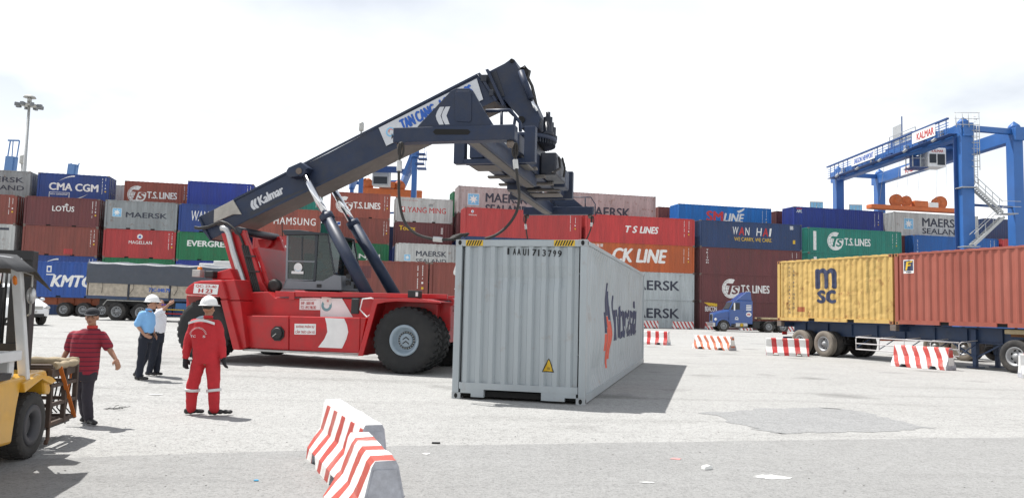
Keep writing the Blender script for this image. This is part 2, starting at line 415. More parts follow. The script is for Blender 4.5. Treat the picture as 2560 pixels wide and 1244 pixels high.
def panel_mesh(L, H, rows=1, dent=None, top=.09, bot=.16):
    """corrugated wall in local (x along, y into the box, z up), x from -L/2"""
    m = MB(); p = prof(L); n = len(p)
    for j in range(rows+1):
        z = bot+(H-top-bot)*j/rows
        for u, d in p: m.v.append((u-L/2, d+.010+(dent(u, z) if dent else 0), z))
    for j in range(rows):
        for i in range(n-1): m.f.append([j*n+i, j*n+i+1, (j+1)*n+i+1, (j+1)*n+i]); m.m.append(0); m.sm.append(rows > 1 and False)
    return m
CM = {}
def cparts(L, H, mt, pocket):
    key = (L, H, mt.name, pocket)
    if key in CM: return CM[key]
    d = {}; W = CW
    d['side_panel'] = panel_mesh(L, H).mesh('side_panel', mt)
    e = panel_mesh(W, H); d['end_panel'] = e.mesh('end_panel', mt)
    f = MB(); t = .15
    for sx in (-1, 1):
        for sy in (-1, 1):
            x = sx*(L/2-.075); y = sy*(W/2-.06); f.box((x-.075, y-.06, .118), (x+.075, y+.06, H-.118))
            for z0 in (0, H-.118):
                f.box((sx*(L/2+.002)-.089-sx*.089, sy*(W/2+.002)-.081-sy*.081, z0-.0), (sx*(L/2+.002)+.089-sx*.089, sy*(W/2+.002)+.081-sy*.081, z0+.118), 1)
    for sy in (-1, 1):
        y = sy*(W/2-.035); f.box((-L/2+.17, y-.035, H-.10), (L/2-.17, y+.035, H-.012))
        segs = [(-L/2+.17, -1.21), (-.85, .85), (1.21, L/2-.17)] if pocket else [(-L/2+.17, L/2-.17)]
        for a, b_ in segs: f.box((a, y-.035, .012), (b_, y+.035, .165))
        if pocket:
            for a, b_ in [(-1.21, -.85), (.85, 1.21)]: f.box((a, y-.035, .13), (b_, y+.035, .165)); f.box((a, y-.015-sy*.03, .012), (b_, y+.015-sy*.03, .13), 2)  # near-black panels colour in the shade inside the fork pockets
    for sx in (-1, 1):
        x = sx*(L/2-.04); f.box((x-.04, -W/2+.13, H-.11), (x+.04, W/2-.13, H-.012)); f.box((x-.04, -W/2+.13, .012), (x+.04, W/2-.13, .165))
    d['frame'] = f.mesh('frame', [mt, M_casting, M_dark])
    r = MB(); n = int((L-.3)/.42); p = (L-.3)/n
    for i in range(n):
        x = -L/2+.15+i*p; za, zb = H-.014, H+.008
        xs_ = [x, x+p*.15, x+p*.55, x+p*.7, x+p]; zs = [za, zb, zb, za, za]
        for k in range(4): r.add([(xs_[k], -W/2+.05, zs[k]), (xs_[k+1], -W/2+.05, zs[k+1]), (xs_[k+1], W/2-.05, zs[k+1]), (xs_[k], W/2-.05, zs[k])], [(0, 1, 2, 3)])
        r.add([(xs_[0], -W/2+.05, H-.03), (xs_[4], -W/2+.05, H-.03), (xs_[3], -W/2+.05, za), (xs_[2], -W/2+.05, zb), (xs_[1], -W/2+.05, zb), (xs_[0], -W/2+.05, za)], [(0, 1, 2, 3, 4, 5)])
    d['roof'] = r.mesh('roof', mt)
    d['floor'] = MB().box((-L/2+.1, -W/2+.08, .05), (L/2-.1, W/2-.08, .15)).mesh('floor', M_dark)
    dr = MB(); w = W/2-.13
    dr.box((-.05, .004, .17), (0, w, H-.115))
    for k in range(4): dr.box((0, .08, .3+k*(H-.5)/4), (.014, w-.08, .3+k*(H-.5)/4+.06))
    for y in (.22, w-.22):
        dr.tube([(.045, y, .14), (.045, y, H-.09)], .017, 6, 1)
        for z in (.3, .95, H*.55, H-.35): dr.box((0, y-.04, z), (.05, y+.04, z+.05), 1)
        dr.box((.05, y-.02, 1.05), (.07, y+.4 if y < w/2 else y+.02, 1.09), 1)
    d['door'] = dr.mesh('door', [mt, M_rod])
    CM[key] = d; return d
def put_art(art, fn, t, L, H, brk, vb=None):
    if art is None: return
    for q in (art if isinstance(art, list) else [art]):
        P = Print(); q(P, L, H); o = P.build(getattr(q, 'nm', 'lettering'), fn, t, brk, vb)
        if o.name.startswith('codes'): o['kind'] = 'stuff'
def container(label, color, L, H, corner, ang, art=None, art_end=None, group=None, back=False, marks=WHITE):
    """corner: left front bottom corner; ang: direction of the long side"""
    mt = CT[color]; ex = Vector((math.cos(ang), math.sin(ang), 0)); ey = Vector((-math.sin(ang), math.cos(ang), 0))
    c = Vector(corner)+ex*(L/2)+ey*(CW/2)
    t = thing('shipping_container', label, 'container', c, ang, group)
    d = cparts(L, H, mt, L < 7); 
    o = link('side_panel', d['side_panel'], t); o.location = (0, -CW/2, 0)
    o = link('side_panel', d['side_panel'], t); o.location = (0, CW/2, 0); o.rotation_euler.z = math.pi
    o = link('end_panel', d['end_panel'], t); o.location = (-L/2, 0, 0); o.rotation_euler.z = -math.pi/2
    link('frame', d['frame'], t); link('roof', d['roof'], t); link('floor', d['floor'], t)
    o = link('door', d['door'], t); o.location = (L/2-.03, 0, 0)
    o = link('door', d['door'], t); o.location = (L/2-.03, 0, 0); o.scale.y = -1
    brk = [p[0] for p in prof(L)]
    fn = lambda u, v, layer: (u-L/2, -CW/2+.010+prof_at(L, u)-.004-.003*layer, v)
    put_art(art, fn, t, L, H, brk)
    if art_end:
        P = Print(); art_end(P, CW, H)
        P.build('lettering', lambda u, v, layer: (-L/2+.010+prof_at(CW, u)-.004-.003*layer, CW/2-u, v), t, [p[0] for p in prof(CW)])
    return t
# --- art: what is painted on each side, (P, L, H) in metres
def nm(f, n): f.nm = n; return f
def codes(P, L, H, m=WHITE, side=.90):
    P.marks(L*side, H*.34, H*.90, m, .05, .10); P.marks(L*(side+.045), H*.62, H*.92, m, .05, .10)
    P.rect(L*(side+.04), H*.40, L*(side+.04)+.12, H*.45, YELP); P.rect(L*(side+.04), H*.52, L*(side+.04)+.1, H*.56, m)
codes.nm = 'codes'
def only_codes(P, L, H): codes(P, L, H)
only_codes.nm = 'codes'
def T(txt, u0, v0, u1, v1, m, code=True, **kw):
    def f(P, L, H): P.text(txt, u0*L, v0*H, (u1-u0)*L, (v1-v0)*H, m, **kw)
    return [f, codes] if code else [f]
def multi(*fs):
    out = []
    for q in fs: out += q if isinstance(q, list) else [q]
    return out
def star_box(u, v, s, corner=True, dark=SKYP):
    def f(P, L, H):
        cu, cv = u*L, v*H; P.rect(cu-s/2, cv-s/2, cu+s/2, cv+s/2, WHITE, 0); P.rect(cu-s*.47, cv-s*.47, cu+s*.47, cv+s*.47, dark, 1); P.star(cu, cv, s*.40, WHITE, 7, .45, 2)
    return nm(f, 'logo')
def globe(u, v, r, bgc):
    def f(P, L, H):
        cu, cv = u*L, v*H; q = r*H; P.disc(cu, cv, q, WHITE, 0)
        P.poly([(cu+q*.2, cv+q*.52), (cu+q*1.02, cv+q*.52), (cu+q*.7, cv+q*.95), (cu+q*.5, cv+q*1.0)], bgc, 1)
        for k in (.30, .58, .84): P.ring(cu-q*.06, cv, q*k, q*k+.026, bgc, 1, 100, 262, 16)
        for k in (-.6, -.2, .2, .6): P.poly([(cu-q*.80, cv+k*q-.012), (cu-q*.25, cv+k*q*.7-.012), (cu-q*.25, cv+k*q*.7+.012), (cu-q*.80, cv+k*q+.012)], bgc, 1)
        P.poly([(cu-q*.45, cv+q*.52), (cu+q*1.02, cv+q*.52), (cu+q*.95, cv+q*.28), (cu+q*.15, cv+q*.28), (cu-q*.12, cv-q*.62), (cu-q*.40, cv-q*.62), (cu-q*.14, cv+q*.28), (cu-q*.52, cv+q*.28)], bgc, 2)
        P.text('S', cu+q*.12, cv-q*.55, q*.72, q*.78, bgc, .06, .2, layer=2)
    return nm(f, 'logo')
def ts_lines(bgname, u=.14, code=True):
    k = .62 if bgname == 'x' else 1
    a = [globe(u+.09, .50, .33, CT[bgname])]+T('T.S.', u+.245, .38, u+.40, .63, WHITE, False, bold=.035)+T('LINES', u+.43, .38, u+.69, .63, WHITE, False, bold=.035)
    return a+[codes] if code else a
def ts_long(bgname, u=.22, code=True):
    a = [globe(u+.065, .50, .36, CT[bgname])]+T('T.S.', u+.165, .36, u+.255, .64, WHITE, False, bold=.035)+T('LINES', u+.275, .36, u+.44, .64, WHITE, False, bold=.035)
    return a+[codes] if code else a
def swoosh(u0, v0, u1, v1, w, up=True):
    def f(P, L, H):
        top = []; bot = []
        for k in range(13):
            t = k/12; u = (u0+(u1-u0)*t)*L; v = (v0+(v1-v0)*math.sin(t*math.pi/2))*H if up else (v0+(v1-v0)*(1-math.cos(t*math.pi/2)))*H
            th = w*(t if up else 1-t)*H; top.append((u, v+th/2)); bot.append((u, v-th/2))
        P.poly(top+bot[::-1], WHITE)
    return nm(f, 'swoosh')
def vtext(txt, u, v0, v1, w, m, bold=.02):
    def f(P, L, H): P.text(txt, u*L-w/2, v0*H, w, (v1-v0)*H, m, bold, vertical=True)
    return f
def badge(u, v, s):
    def f(P, L, H): P.rect(u*L, v*H, u*L+s, v*H+s, WHITE); P.poly([(u*L+.1*s, v*H+.1*s), (u*L+.9*s, v*H+.3*s), (u*L+.9*s, v*H+.9*s), (u*L+.3*s, v*H+.8*s)], BLUEP, 1)
    return nm(f, 'logo')
def repaint(u0, v0, u1, v1, m):
    def f(P, L, H): P.rect(u0*L, v0*H, u1*L, v1*H, m)
    return nm(f, 'painted_patch')
def flower(P, L, H):
    cu, cv = L*.555, H*.72
    for a in (-62, -32, 0, 32, 62):
        s = .20 if a else .24; d = Vector((math.sin(R(a)), math.cos(R(a)))); n = Vector((d.y, -d.x)); c = Vector((cu, cv))
        P.poly([c, c+d*s*.55+n*.05, c+d*s, c+d*s*.55-n*.05], WHITE)
flower.nm = 'logo'
def compass(u, v, r):
    def f(P, L, H):
        P.disc(u*L, v*H, r, WHITE); P.poly([(u*L-r*.6, v*H-r*.5), (u*L+r*.6, v*H-r*.5), (u*L, v*H+r*.7)], BLUEP, 1)
    return nm(f, 'logo')
THETA = math.atan(.231)
E1 = Vector((math.cos(THETA), math.sin(THETA), 0)); N1 = Vector((-math.sin(THETA), math.cos(THETA), 0)); P1 = Vector((-42, 68.5, 0))
def col(px, py, d=0): return on_plane(px, py, P1+N1*d, N1)
S, HC = 2.591, 2.896
PLAIN = {}
def plain(color, L, H, corner):
    """container that only shows as a sliver or not at all: one mesh"""
    key = (color, L, H)
    if key not in PLAIN:
        d = cparts(L, H, CT[color], L < 7); b = bmesh.new()
        for nme, M in [('side_panel', Matrix.Translation((0, -CW/2, 0))), ('side_panel', Matrix.Translation((0, CW/2, 0)) @ Matrix.Rotation(math.pi, 4, 'Z')), ('end_panel', Matrix.Translation((-L/2, 0, 0)) @ Matrix.Rotation(-math.pi/2, 4, 'Z')), ('end_panel', Matrix.Translation((L/2, 0, 0)) @ Matrix.Rotation(math.pi/2, 4, 'Z')), ('frame', Matrix()), ('roof', Matrix())]:
            t = d[nme].copy(); t.transform(M); b.from_mesh(t); bpy.data.meshes.remove(t)
        me = bpy.data.meshes.new('shipping_container'); b.to_mesh(me); b.free(); me.materials.append(CT[color])
        for p in me.polygons: p.material_index = 0
        PLAIN[key] = me
    o = link('shipping_container', PLAIN[key]); c = Vector(corner)+E1*(L/2)+N1*(CW/2); o.location = c; o.rotation_euler.z = THETA
    return tag(o, 'plain container low in the stacks, hidden behind the front containers', 'container', 'containers hidden inside the stacks')
def stack(px, py, d, L, H, top, right=False, base=None, under=('maroon', 'navy', 'brown', 'blue')):
    """top: {tier: (color, label, art)} tiers count from 1 at the ground; missing tiers below are plain"""
    c = col(px, py, d); c.z = 0
    if right: c = c-E1*L
    if base is None: base = gz(c.x, c.y)
    hi = max(top); z = base
    for k in range(1, hi+1):
        q = Vector((c.x, c.y, z))+E1*random.uniform(-.03, .03)+N1*random.uniform(-.03, .03)
        if k in top:
            color, label, art = top[k][:3]; container(label, color, L, H, q, THETA, art, group='stacked shipping containers')
        else: plain(under[k % len(under)], L, H, q)
        z += H
    return c
L20, L40 = 6.058, 12.192
random.seed(11)
big = dict(bold=.03)
# left block, front row
stack(41, 525, 0, L20, S, {4: ('brown', 'brown container cut by the left edge with white codes, front row', only_codes), 3: ('light', 'pale grey container cut by the left edge below the brown one', repaint(.80, .80, .92, .88, NAVY)), 2: ('light', 'second pale grey container at the left edge just above the forklift canopy', None)}, right=True)
stack(61, 525, 0, L20, S, {4: ('maroon', 'maroon container with white flower and five-letter name, left block', multi(T('LOTUS', .37, .52, .66, .70, WHITE, bold=.02), flower)), 3: ('brown', 'faded brown container with a darker red patch under the flower container', multi(only_codes, repaint(.55, .03, .67, .24, CT['red']))), 2: ('blue', 'blue container with a white swoosh just above the container on the orange trailer', multi(only_codes, swoosh(.28, .70, .49, .88, .05)))})
stack(262, 535, 0, L20, S, {4: ('grey', 'weathered grey container with blue star square and navy lettering, left block', multi(star_box(.165, .57, .78), T('MAERSK', .29, .42, .86, .60, NAVY, False, bold=.035))), 3: ('red', 'red container with white round emblem and serif name, left of the stacker', multi(compass(.50, .76, .23), T('MAGELLAN', .35, .50, .67, .61, WHITE, bold=.015))), 2: ('green', 'dark green container showing above the grey tarpaulin', T('0010001710', .63, .62, .87, .70, WHITE, False, bold=.02))})
stack(446, 540, 0, L20, S, {4: ('blue', 'blue container with white outlined letters beside the boom tail', T('WAN HAI', .18, .40, .62, .76, WHITE, False, bold=-.012, shear=.15)), 3: ('green', 'bright green container with bold white squared lettering behind the red tower', T('EVERGREEN', .15, .50, .84, .70, WHITE, False, bold=.05)), 2: ('royal', 'blue container showing above the white truck roof', None)})
stack(801, 550, 0, L20, S, {4: ('redbrown', 'red-brown container with peeling white lettering under the boom', multi(T('HAMSUNG', .30, .42, .93, .68, WHITE, False, bold=.01, spacing=1.15), repaint(.55, .72, .66, .92, CT['brown']), repaint(.47, .62, .56, .76, CT['brown']))), 3: ('red', 'red container with round emblem behind the operator cab', multi(compass(.41, .80, .22), T('MAGELLAN', .22, .54, .56, .66, WHITE, False, bold=.015)))}, right=True)
# left block, rows behind, one tier higher
stack(74, 470, 3, L20, S, {5: ('grey', 'rust-streaked grey container with navy letters at the top left', multi(T('MAERSK', .28, .58, .91, .76, NAVY, False, bold=.03), T('SEALAND', .28, .30, .92, .47, NAVY, False, bold=.03)))}, right=True)
stack(94, 465, 3.2, L20, S, {5: ('blue', 'deep blue container with white swooshes and six bold white letters, top of left block', multi(T('CMA CGM', .165, .40, .845, .66, WHITE, bold=.05), swoosh(.28, .72, .51, .93, .055), swoosh(.50, .10, .71, .32, .06, False), repaint(.165, .10, .45, .33, WHITE), lambda P, L, H: P.rect(.175*L, .115*H, .44*L, .315*H, CT['blue'], 1), lambda P, L, H: P.text('eco container', .185*L, .23*H, .245*L, .07*H, WHITE, .02, layer=2)))})
stack(308, 495, 9, L20, S, {5: ('light', 'pale grey container sliver with one dark letter behind the blue one', T('K', .86, .12, .95, .36, NAVY, False, bold=.03))}, right=True)
stack(309, 485, 5.5, L20, S, {5: ('redbrown', 'rust-red container with white globe sign, top tier left of the boom', ts_lines('redbrown', .10))})
stack(469, 480, 3.2, L20, S, {5: ('royal', 'plain royal blue container above the boom tail', only_codes)})
stack(805, 500, 5.5, L20, S, {5: ('teal', 'teal container mostly hidden behind the boom near the lift cylinder', only_codes)}, right=True)
stack(826, 505, 5, L20, S, {5: ('redbrown', 'rust-red container with white globe sign behind the far lift cylinder', ts_lines('redbrown', .14)), 4: ('brown', 'brown container with one small white badge between the lift cylinders', multi(only_codes, badge(.11, .66, .42))), 3: ('green', 'green container with white serif letters between the lift cylinders', T('HANJIN', .25, .35, .85, .58, WHITE, False, bold=.04))})
stack(989, 525, 6, L20, S, {5: ('light', 'off-white container with red name lettering behind the wire sling', multi(T('YANG MING', .21, .40, .88, .62, REDP, False, bold=.015), lambda P, L, H: (P.rect(.07*L, .40*H, .165*L, .62*H, REDP), P.poly([(.09*L, .42*H), (.12*L, .60*H), (.15*L, .60*H), (.145*L, .44*H), (.12*L, .5*H)], WHITE, 1)), T('www.yangming.com', .10, .86, .38, .91, REDP, False, bold=0), repaint(.57, .66, .65, .78, CT['grey']))), 4: ('maroon', 'dark maroon container with yellow name behind the wire sling', multi(T('Touax', .07, .66, .35, .84, YELP, False, bold=.05), lambda P, L, H: P.marks(.80*L, .55*H, .80*H, WHITE, .22, .1)))})
stack(991, 632, 1.5, L20, S, {3: ('light', 'grey-white container with small blue star and two lines of dark letters beside the stacker', multi(star_box(.175, .45, .62), T('MAERSK', .32, .52, .82, .72, NAVY, False, bold=.03), T('SEALAND', .32, .26, .82, .42, NAVY, False, bold=.02)))})
# right block
stack(1132, 500, 9.5, L20, HC, {5: ('green', 'narrow green container end beside the big grey-pink one', None)})
stack(1146, 500, 5, L40, HC, {5: ('pink', 'pinkish grey rust-streaked container with blue star behind the spreader', multi(star_box(.135, .52, 1.25), T('MAERSK', .245, .45, .62, .78, NAVY, False, bold=.035), T('SEALAND', .245, .05, .63, .36, NAVY, False, bold=.035)))})
stack(1161, 555, 0, L40, HC, {4: ('red', 'long red container with tiny white emblem behind the hanging sling', multi(only_codes, compass(.065, .86, .14), T('MAGELLAN', .035, .72, .10, .76, WHITE, False, bold=.02))), 3: ('navy', 'navy container just above the dented grey container roof', None), 2: ('brown', 'brown container hidden behind the dented grey container', None)})
stack(1464, 570, 0, L40, HC, {4: ('brightred', 'bright red container with spaced white italic letters, right of the spreader', multi(T('T S', .36, .40, .465, .64, WHITE, False, bold=.05, shear=.25), T('LINES', .49, .40, .66, .64, WHITE, bold=.05, shear=.25))), 3: ('orange', 'orange container with big white italic lettering', multi(T('CK LINE', .25, .34, .74, .82, WHITE, bold=.05, shear=.22), T('天敬海運', .03, .84, .16, .95, WHITE, False, bold=.01))), 2: ('silver', 'light grey container with large navy letters below the orange one', T('MAERSK', .36, .36, .86, .70, NAVY, False, bold=.035)), 1: ('silver', 'light grey container with large navy letters standing on the ground', T('MAERSK', .36, .36, .86, .70, NAVY, False, bold=.035))})
stack(1640, 535, 4.5, L40, HC, {5: ('pink', 'pinkish grey container peeking over the bright red one', T('MAERSK', .33, .12, .75, .48, NAVY, False, bold=.035))}, right=True)
stack(1646, 540, 12, L20, HC, {5: ('brown', 'narrow brown container between the pinkish one and the bright blue one', None)})
stack(1664, 535, 15, L20, HC, {5: ('navy', 'narrow dark blue container end left of the bright blue one', None)})
stack(1696, 530, 8.5, L40, HC, {5: ('bright', 'bright blue container with red and white italic lettering and a wave', multi(T('SM', .30, .36, .47, .76, mat('sign_red', (.55, .04, .05), .5), False, bold=.06), T('LINE', .48, .36, .70, .70, WHITE, bold=.05, shear=.25), lambda P, L, H: P.poly([(.62*L, .82*H), (.645*L, .74*H), (.675*L, .80*H), (.705*L, .90*H), (.705*L, .97*H), (.675*L, .89*H), (.645*L, .85*H)], WHITE)))})
stack(1940, 540, 10, L20, HC, {5: ('maroon', 'maroon container sliver between two blue ones, top tier', None)})
stack(1750, 585, 0, L40, HC, {4: ('navy', 'navy container with white and red outlined letters above two maroon ones', multi(T('W', .315, .50, .37, .80, WHITE, False, bold=.0, shear=.1), T('A', .375, .50, .425, .80, REDP, False, bold=.03, shear=.1), T('N', .435, .50, .48, .80, WHITE, False, bold=0, shear=.1), T('H', .545, .50, .60, .80, WHITE, False, bold=0, shear=.1), T('A', .61, .50, .66, .80, REDP, False, bold=.03, shear=.1), T('I', .67, .50, .695, .80, WHITE, False, bold=.02, shear=.1), T('WE CARRY, WE CARE.', .33, .26, .70, .42, YELP, False, bold=.01), repaint(.91, .26, .935, .40, YELP), lambda P, L, H: P.marks(.88*L, .8*H, .92*H, WHITE, .5, .1))), 3: ('maroon', 'maroon container with vertical white name at its left end', multi(vtext('TRITON', .07, .40, .92, .30, WHITE, .02), only_codes)), 2: ('maroon', 'maroon container with white globe sign behind the blue truck', ts_long('maroon', .235)), 1: ('maroon', 'maroon container on the ground behind the blue truck', multi(T('BEACON', .05, .64, .16, .82, WHITE, False, bold=.02), lambda P, L, H: P.poly([(.03*L, .98*H), (.165*L, .93*H), (.165*L, .83*H), (.09*L, .84*H)], YELP)))})
stack(1985, 540, 5.5, L40, HC, {5: ('royal', 'royal blue container with small white letters and red dash at its corner', multi(T('APL', .03, .76, .09, .87, WHITE, bold=.04, shear=.2), repaint(.03, .90, .09, .935, REDP)))})
stack(2021, 600, 1.5, L40, HC, {4: ('teal', 'teal container with white globe sign under the royal blue one', multi(ts_long('teal', .22), repaint(.055, .12, .085, .86, WHITE))), 3: ('teal', 'second teal container half hidden by the yellow container', multi(repaint(.055, .12, .085, .86, WHITE))), 2: ('blue', 'blue container hidden behind the yellow one', None)})
stack(2236, 550, 5, L40, HC, {5: ('light', 'rusty pale grey container with blue star under the orange crane spreader', multi(star_box(.17, .52, 1.35), T('MAERSK', .33, .45, .80, .80, NAVY, False, bold=.035), T('SEALAND', .33, .14, .80, .37, NAVY, False, bold=.03)))})
stack(2285, 605, 3.5, L40, HC, {4: ('midblue', 'blue container with a short vertical white name behind the crane leg', multi(vtext('SLINE', .045, .10, .80, .18, WHITE, .03), only_codes))})
stack(2462, 545, 6, L40, HC, {5: ('navy', 'dark blue container behind the crane staircase', None)})
stack(2508, 595, 3, L40, HC, {4: ('red', 'red container partly seen behind the crane staircase', None)})

# containers of the rows behind that show through the gaps between the front columns
for px, d, cols in ((968, 12, ('navy', 'midblue', 'blue', 'navy')), (795, 12, ('navy', 'maroon', 'navy', 'teal')), (590, 9, ('maroon', 'navy', 'brown', 'blue'))):
    c = col(px, 560, d); z = gz(c.x, c.y)
    for k, cn_ in enumerate(cols): plain(cn_, L20, S, (c.x, c.y, z+k*S))

# ================================================================== the three near containers
def casting_mesh(name, m):
    b = MB(); b.box((-.089, -.081, -.059), (.089, .081, .059))
    for sx in (-1, 1):
        n = 14; b.add([(sx*.0905, .032*math.cos(2*math.pi*k/n), .045*math.sin(2*math.pi*k/n)) for k in range(n)], [list(range(n))], 1)  # flat dark ovals paint the shade of the casting holes
    for sy in (-1, 1):
        n = 14; b.add([(.038*math.cos(2*math.pi*k/n), sy*.0825, .040*math.sin(2*math.pi*k/n)) for k in range(n)], [list(range(n))], 1)
    return b.mesh(name, [m, M_dark], fix=False)
def near_container(label, mt, mcast, L, H, corner, ang, dent, dent_end, side_art, end_art, pocket, gooseneck=False, top_marks=False):
    ex = Vector((math.cos(ang), math.sin(ang), 0)); ey = Vector((-math.sin(ang), math.cos(ang), 0)); W = CW
    t = thing('shipping_container', label, 'container', Vector(corner)+ex*(L/2)+ey*(W/2), ang)
    sp = panel_mesh(L, H, 22, dent).build('side_panel', mt, t); sp.location = (0, -W/2, 0)
    o = panel_mesh(L, H).build('side_panel', mt, t); o.location = (0, W/2, 0); o.rotation_euler.z = math.pi
    ep = panel_mesh(W, H, 22, dent_end, bot=.30 if gooseneck else .16, top=.13).build('end_panel', mt, t); ep.location = (-L/2, 0, 0); ep.rotation_euler.z = -math.pi/2
    d = cparts(L, H, mt, pocket)
    link('roof', d['roof'], t); link('floor', d['floor'], t)
    o = link('door', d['door'], t); o.location = (L/2-.03, 0, 0)
    o = link('door', d['door'], t); o.location = (L/2-.03, 0, 0); o.scale.y = -1
    cm_ = casting_mesh('corner_casting', mcast)
    for sx in (-1, 1):
        for sy in (-1, 1):
            x = sx*(L/2-.075); y = sy*(W/2-.06)
            MB().box((x-.075, y-.06, .118), (x+.075, y+.06, H-.118)).build('corner_post', mt, t, .008)
            for z in (.059, H-.059):
                c = link('corner_casting', cm_, t, .006); c.location = (sx*(L/2+.003-.089), sy*(W/2+.003-.081), z)
    for sy in (-1, 1):
        y = sy*(W/2-.035); MB().box((-L/2+.17, y-.03, H-.085), (L/2-.17, y+.03, H-.010)).build('top_rail', mt, t, .006)
        b = MB()
        segs = [(-L/2+.17, -1.21), (-.85, .85), (1.21, L/2-.17)] if pocket else [(-L/2+.17, L/2-.17)]
        for a, b_ in segs: b.box((a, y-.035, .02), (b_, y+.035, .165))
        if pocket:
            for a, b_ in [(-1.21, -.85), (.85, 1.21)]: b.box((a, y-.034, .135), (b_, y+.034, .1645)); b.box((a, y-.01-sy*.03, .022), (b_, y+.01-sy*.03, .135), 1)
        b.build('bottom_rail', [mt, M_dark], t)
    for sx in (-1, 1):
        x = sx*(L/2-.045); MB().box((x-.045, -W/2+.13, H-.125), (x+.045, W/2-.13, H-.006)).build('end_header', mt, t, .006)
        b = MB()
        if gooseneck and sx < 0:
            b.box((x-.045, -W/2+.13, .185), (x+.045, W/2-.13, .30))
            b.box((x-.042, W/2-.60, .045), (x+.4, W/2-.36, .184)); b.box((x-.042, -W/2+.36, .045), (x+.4, -W/2+.78, .184)); b.box((x-.042, W/2-.36, .11), (x+.1, W/2-.16, .184)); b.box((x-.042, -W/2+.16, .11), (x+.1, -W/2+.36, .184))
            b.box((x+.5, -W/2+.78, .10), (x+.55, W/2-.60, .184), 1)  # near-black sheet stands for the shade deep in the gooseneck tunnel
        else: b.box((x-.04, -W/2+.13, .015), (x+.04, W/2-.13, .165))
        b.build('bottom_sill', [mt, M_dark], t)
    brk = [p[0] for p in prof(L)]
    put_art(side_art, lambda u, v, layer: (u-L/2, -W/2+.010+prof_at(L, u)+(dent(u, v) if dent else 0)-.005-.003*layer, v), t, L, H, brk, [.16+(H-.25)*j/22 for j in range(23)])
    put_art(end_art, lambda u, v, layer: (-L/2+.010+prof_at(W, u)+(dent_end(u, v) if dent_end else 0)-.005-.003*layer, W/2-u, v), t, W, H, [p[0] for p in prof(W)], [(.30 if gooseneck else .16)+(H-.13-(.30 if gooseneck else .16))*j/22 for j in range(23)])
    if top_marks:
        for u0, u1 in ((.19, .52), (W-.60, W-.22)):
            P = Print(); P.rect(u0, H-.118, u1, H-.012, YELP)
            k = u0+.01
            while k < u1-.05: P.poly([(k, H-.112), (k+.022, H-.112), (k+.065, H-.018), (k+.040, H-.018)], BLACKP, 1); k += .048
            P.build('hazard_strip', lambda u, v, layer: (-L/2-.003-.003*layer, W/2-u, v), t)
    return t
def dent_grey(u, v):
    e = min(1, (u-.15)/.5, (12.04-u)/.5)*min(1, (v-.16)/.3, (2.8-v)/.15)
    e = max(0, e)
    n = mnoise.noise(Vector((u*.55, v*.9, 1.7)))+.55*mnoise.noise(Vector((u*1.6, v*1.9, 5.2)))
    return e*(.05+.075*n+.05*math.exp(-((v-1.9)/.5)**2-((u-4.0)/2.6)**2)-.045*math.exp(-((v-1.05)/.3)**2-((u-2.6)/1.6)**2))
def dent_grey_end(u, v):
    n = mnoise.noise(Vector((u*2.4, v*2.6, 9.1)))
    return max(0, .045*math.exp(-((v-2.18)/.17)**2)*sm(.45, .9, u)*sm(2.25, 1.9, u)*(1+.8*n)) + .012*n*math.exp(-((v-2.1)/.4)**2)*sm(.3, .6, u)*sm(2.3, 2.0, u)
M_greybox = mat('grey_container_paint', (.37, .41, .43), .45, var=.08, vscale=1.4, dirt=.22, dirtcol=(.25, .265, .26), streak=True, rust=.2, rustcol=(.25, .12, .05), bump=.03, bscale=25)
M_greycast = mat('grey_casting', (.36, .38, .39), .6, var=.15, rust=.5, rustcol=(.20, .10, .05))
M_oxide = mat('orange_red_paint', (.62, .09, .05), .5, var=.1)
M_navyart = mat('navy_art_paint', (.03, .04, .09), .5, var=.15)
def interasia(P, L, H):
    # stepped bars, navy above and orange-red below
    x = 2.85
    for i, (a, b_, c) in enumerate([(1.18, 1.62, .80), (1.30, 1.95, .52), (1.55, 2.25, .42), (1.45, 2.08, .60), (1.25, 1.75, .85)]):
        P.rect(x+i*.20, a, x+i*.20+.19, b_, M_navyart); P.rect(x+i*.20, c, x+i*.20+.19, a-.02, M_oxide)
interasia.nm = 'logo'
def letters(P, L, H): P.text('Interasia', 4.6, .98, 5.2, 1.0, M_navyart, .045, layer=0)
def digit(i, ch):
    def f(P, L, H): P.text(ch, .985+i*.093, 2.625-.004*i, .055 if ch not in 'I1' else .020, .115, BLACKP, .03)
    return nm(f, 'digit')
digits = [digit(i, ch) for i, ch in enumerate('IAAU1713799')]
def warn(P, L, H):
    P.poly([(1.665, .545), (1.885, .545), (1.80, .755), (1.775, .785), (1.75, .755)], BLACKP); P.poly([(1.69, .56), (1.86, .56), (1.79, .74), (1.775, .762), (1.76, .74)], YELP, 1)
    P.rect(1.745, .615, 1.805, .625, BLACKP, 2); P.rect(1.745, .595, 1.805, .603, BLACKP, 2)
warn.nm = 'warning_sticker'
def rust_line(u):
    def f(P, L, H): P.poly([(u, .35), (u+.006, .35), (u+.014, 2.75), (u-.006, 2.75)], mat('rust_stain', (.36, .31, .20), .8, var=.2))
    return nm(f, 'rust_streak')
GYAW = .2516
GREY = near_container('dented pale grey long container standing on the yard, black number on its end', M_greybox, M_greycast, L40, HC, (1.327, 13.733, 0), math.pi/2-GYAW, dent_grey, dent_grey_end, [interasia, letters], digits+[warn, rust_line(.075), rust_line(2.365)], False, True, True)
M_yel = mat('yellow_container_paint', (.56, .375, .12), .6, var=.14, vscale=2, dirt=.4, dirtcol=(.30, .19, .06), streak=True, rust=.75, rustcol=(.22, .08, .02))
M_yelcast = mat('rusty_casting', (.30, .13, .05), .75, var=.3, rust=.5)
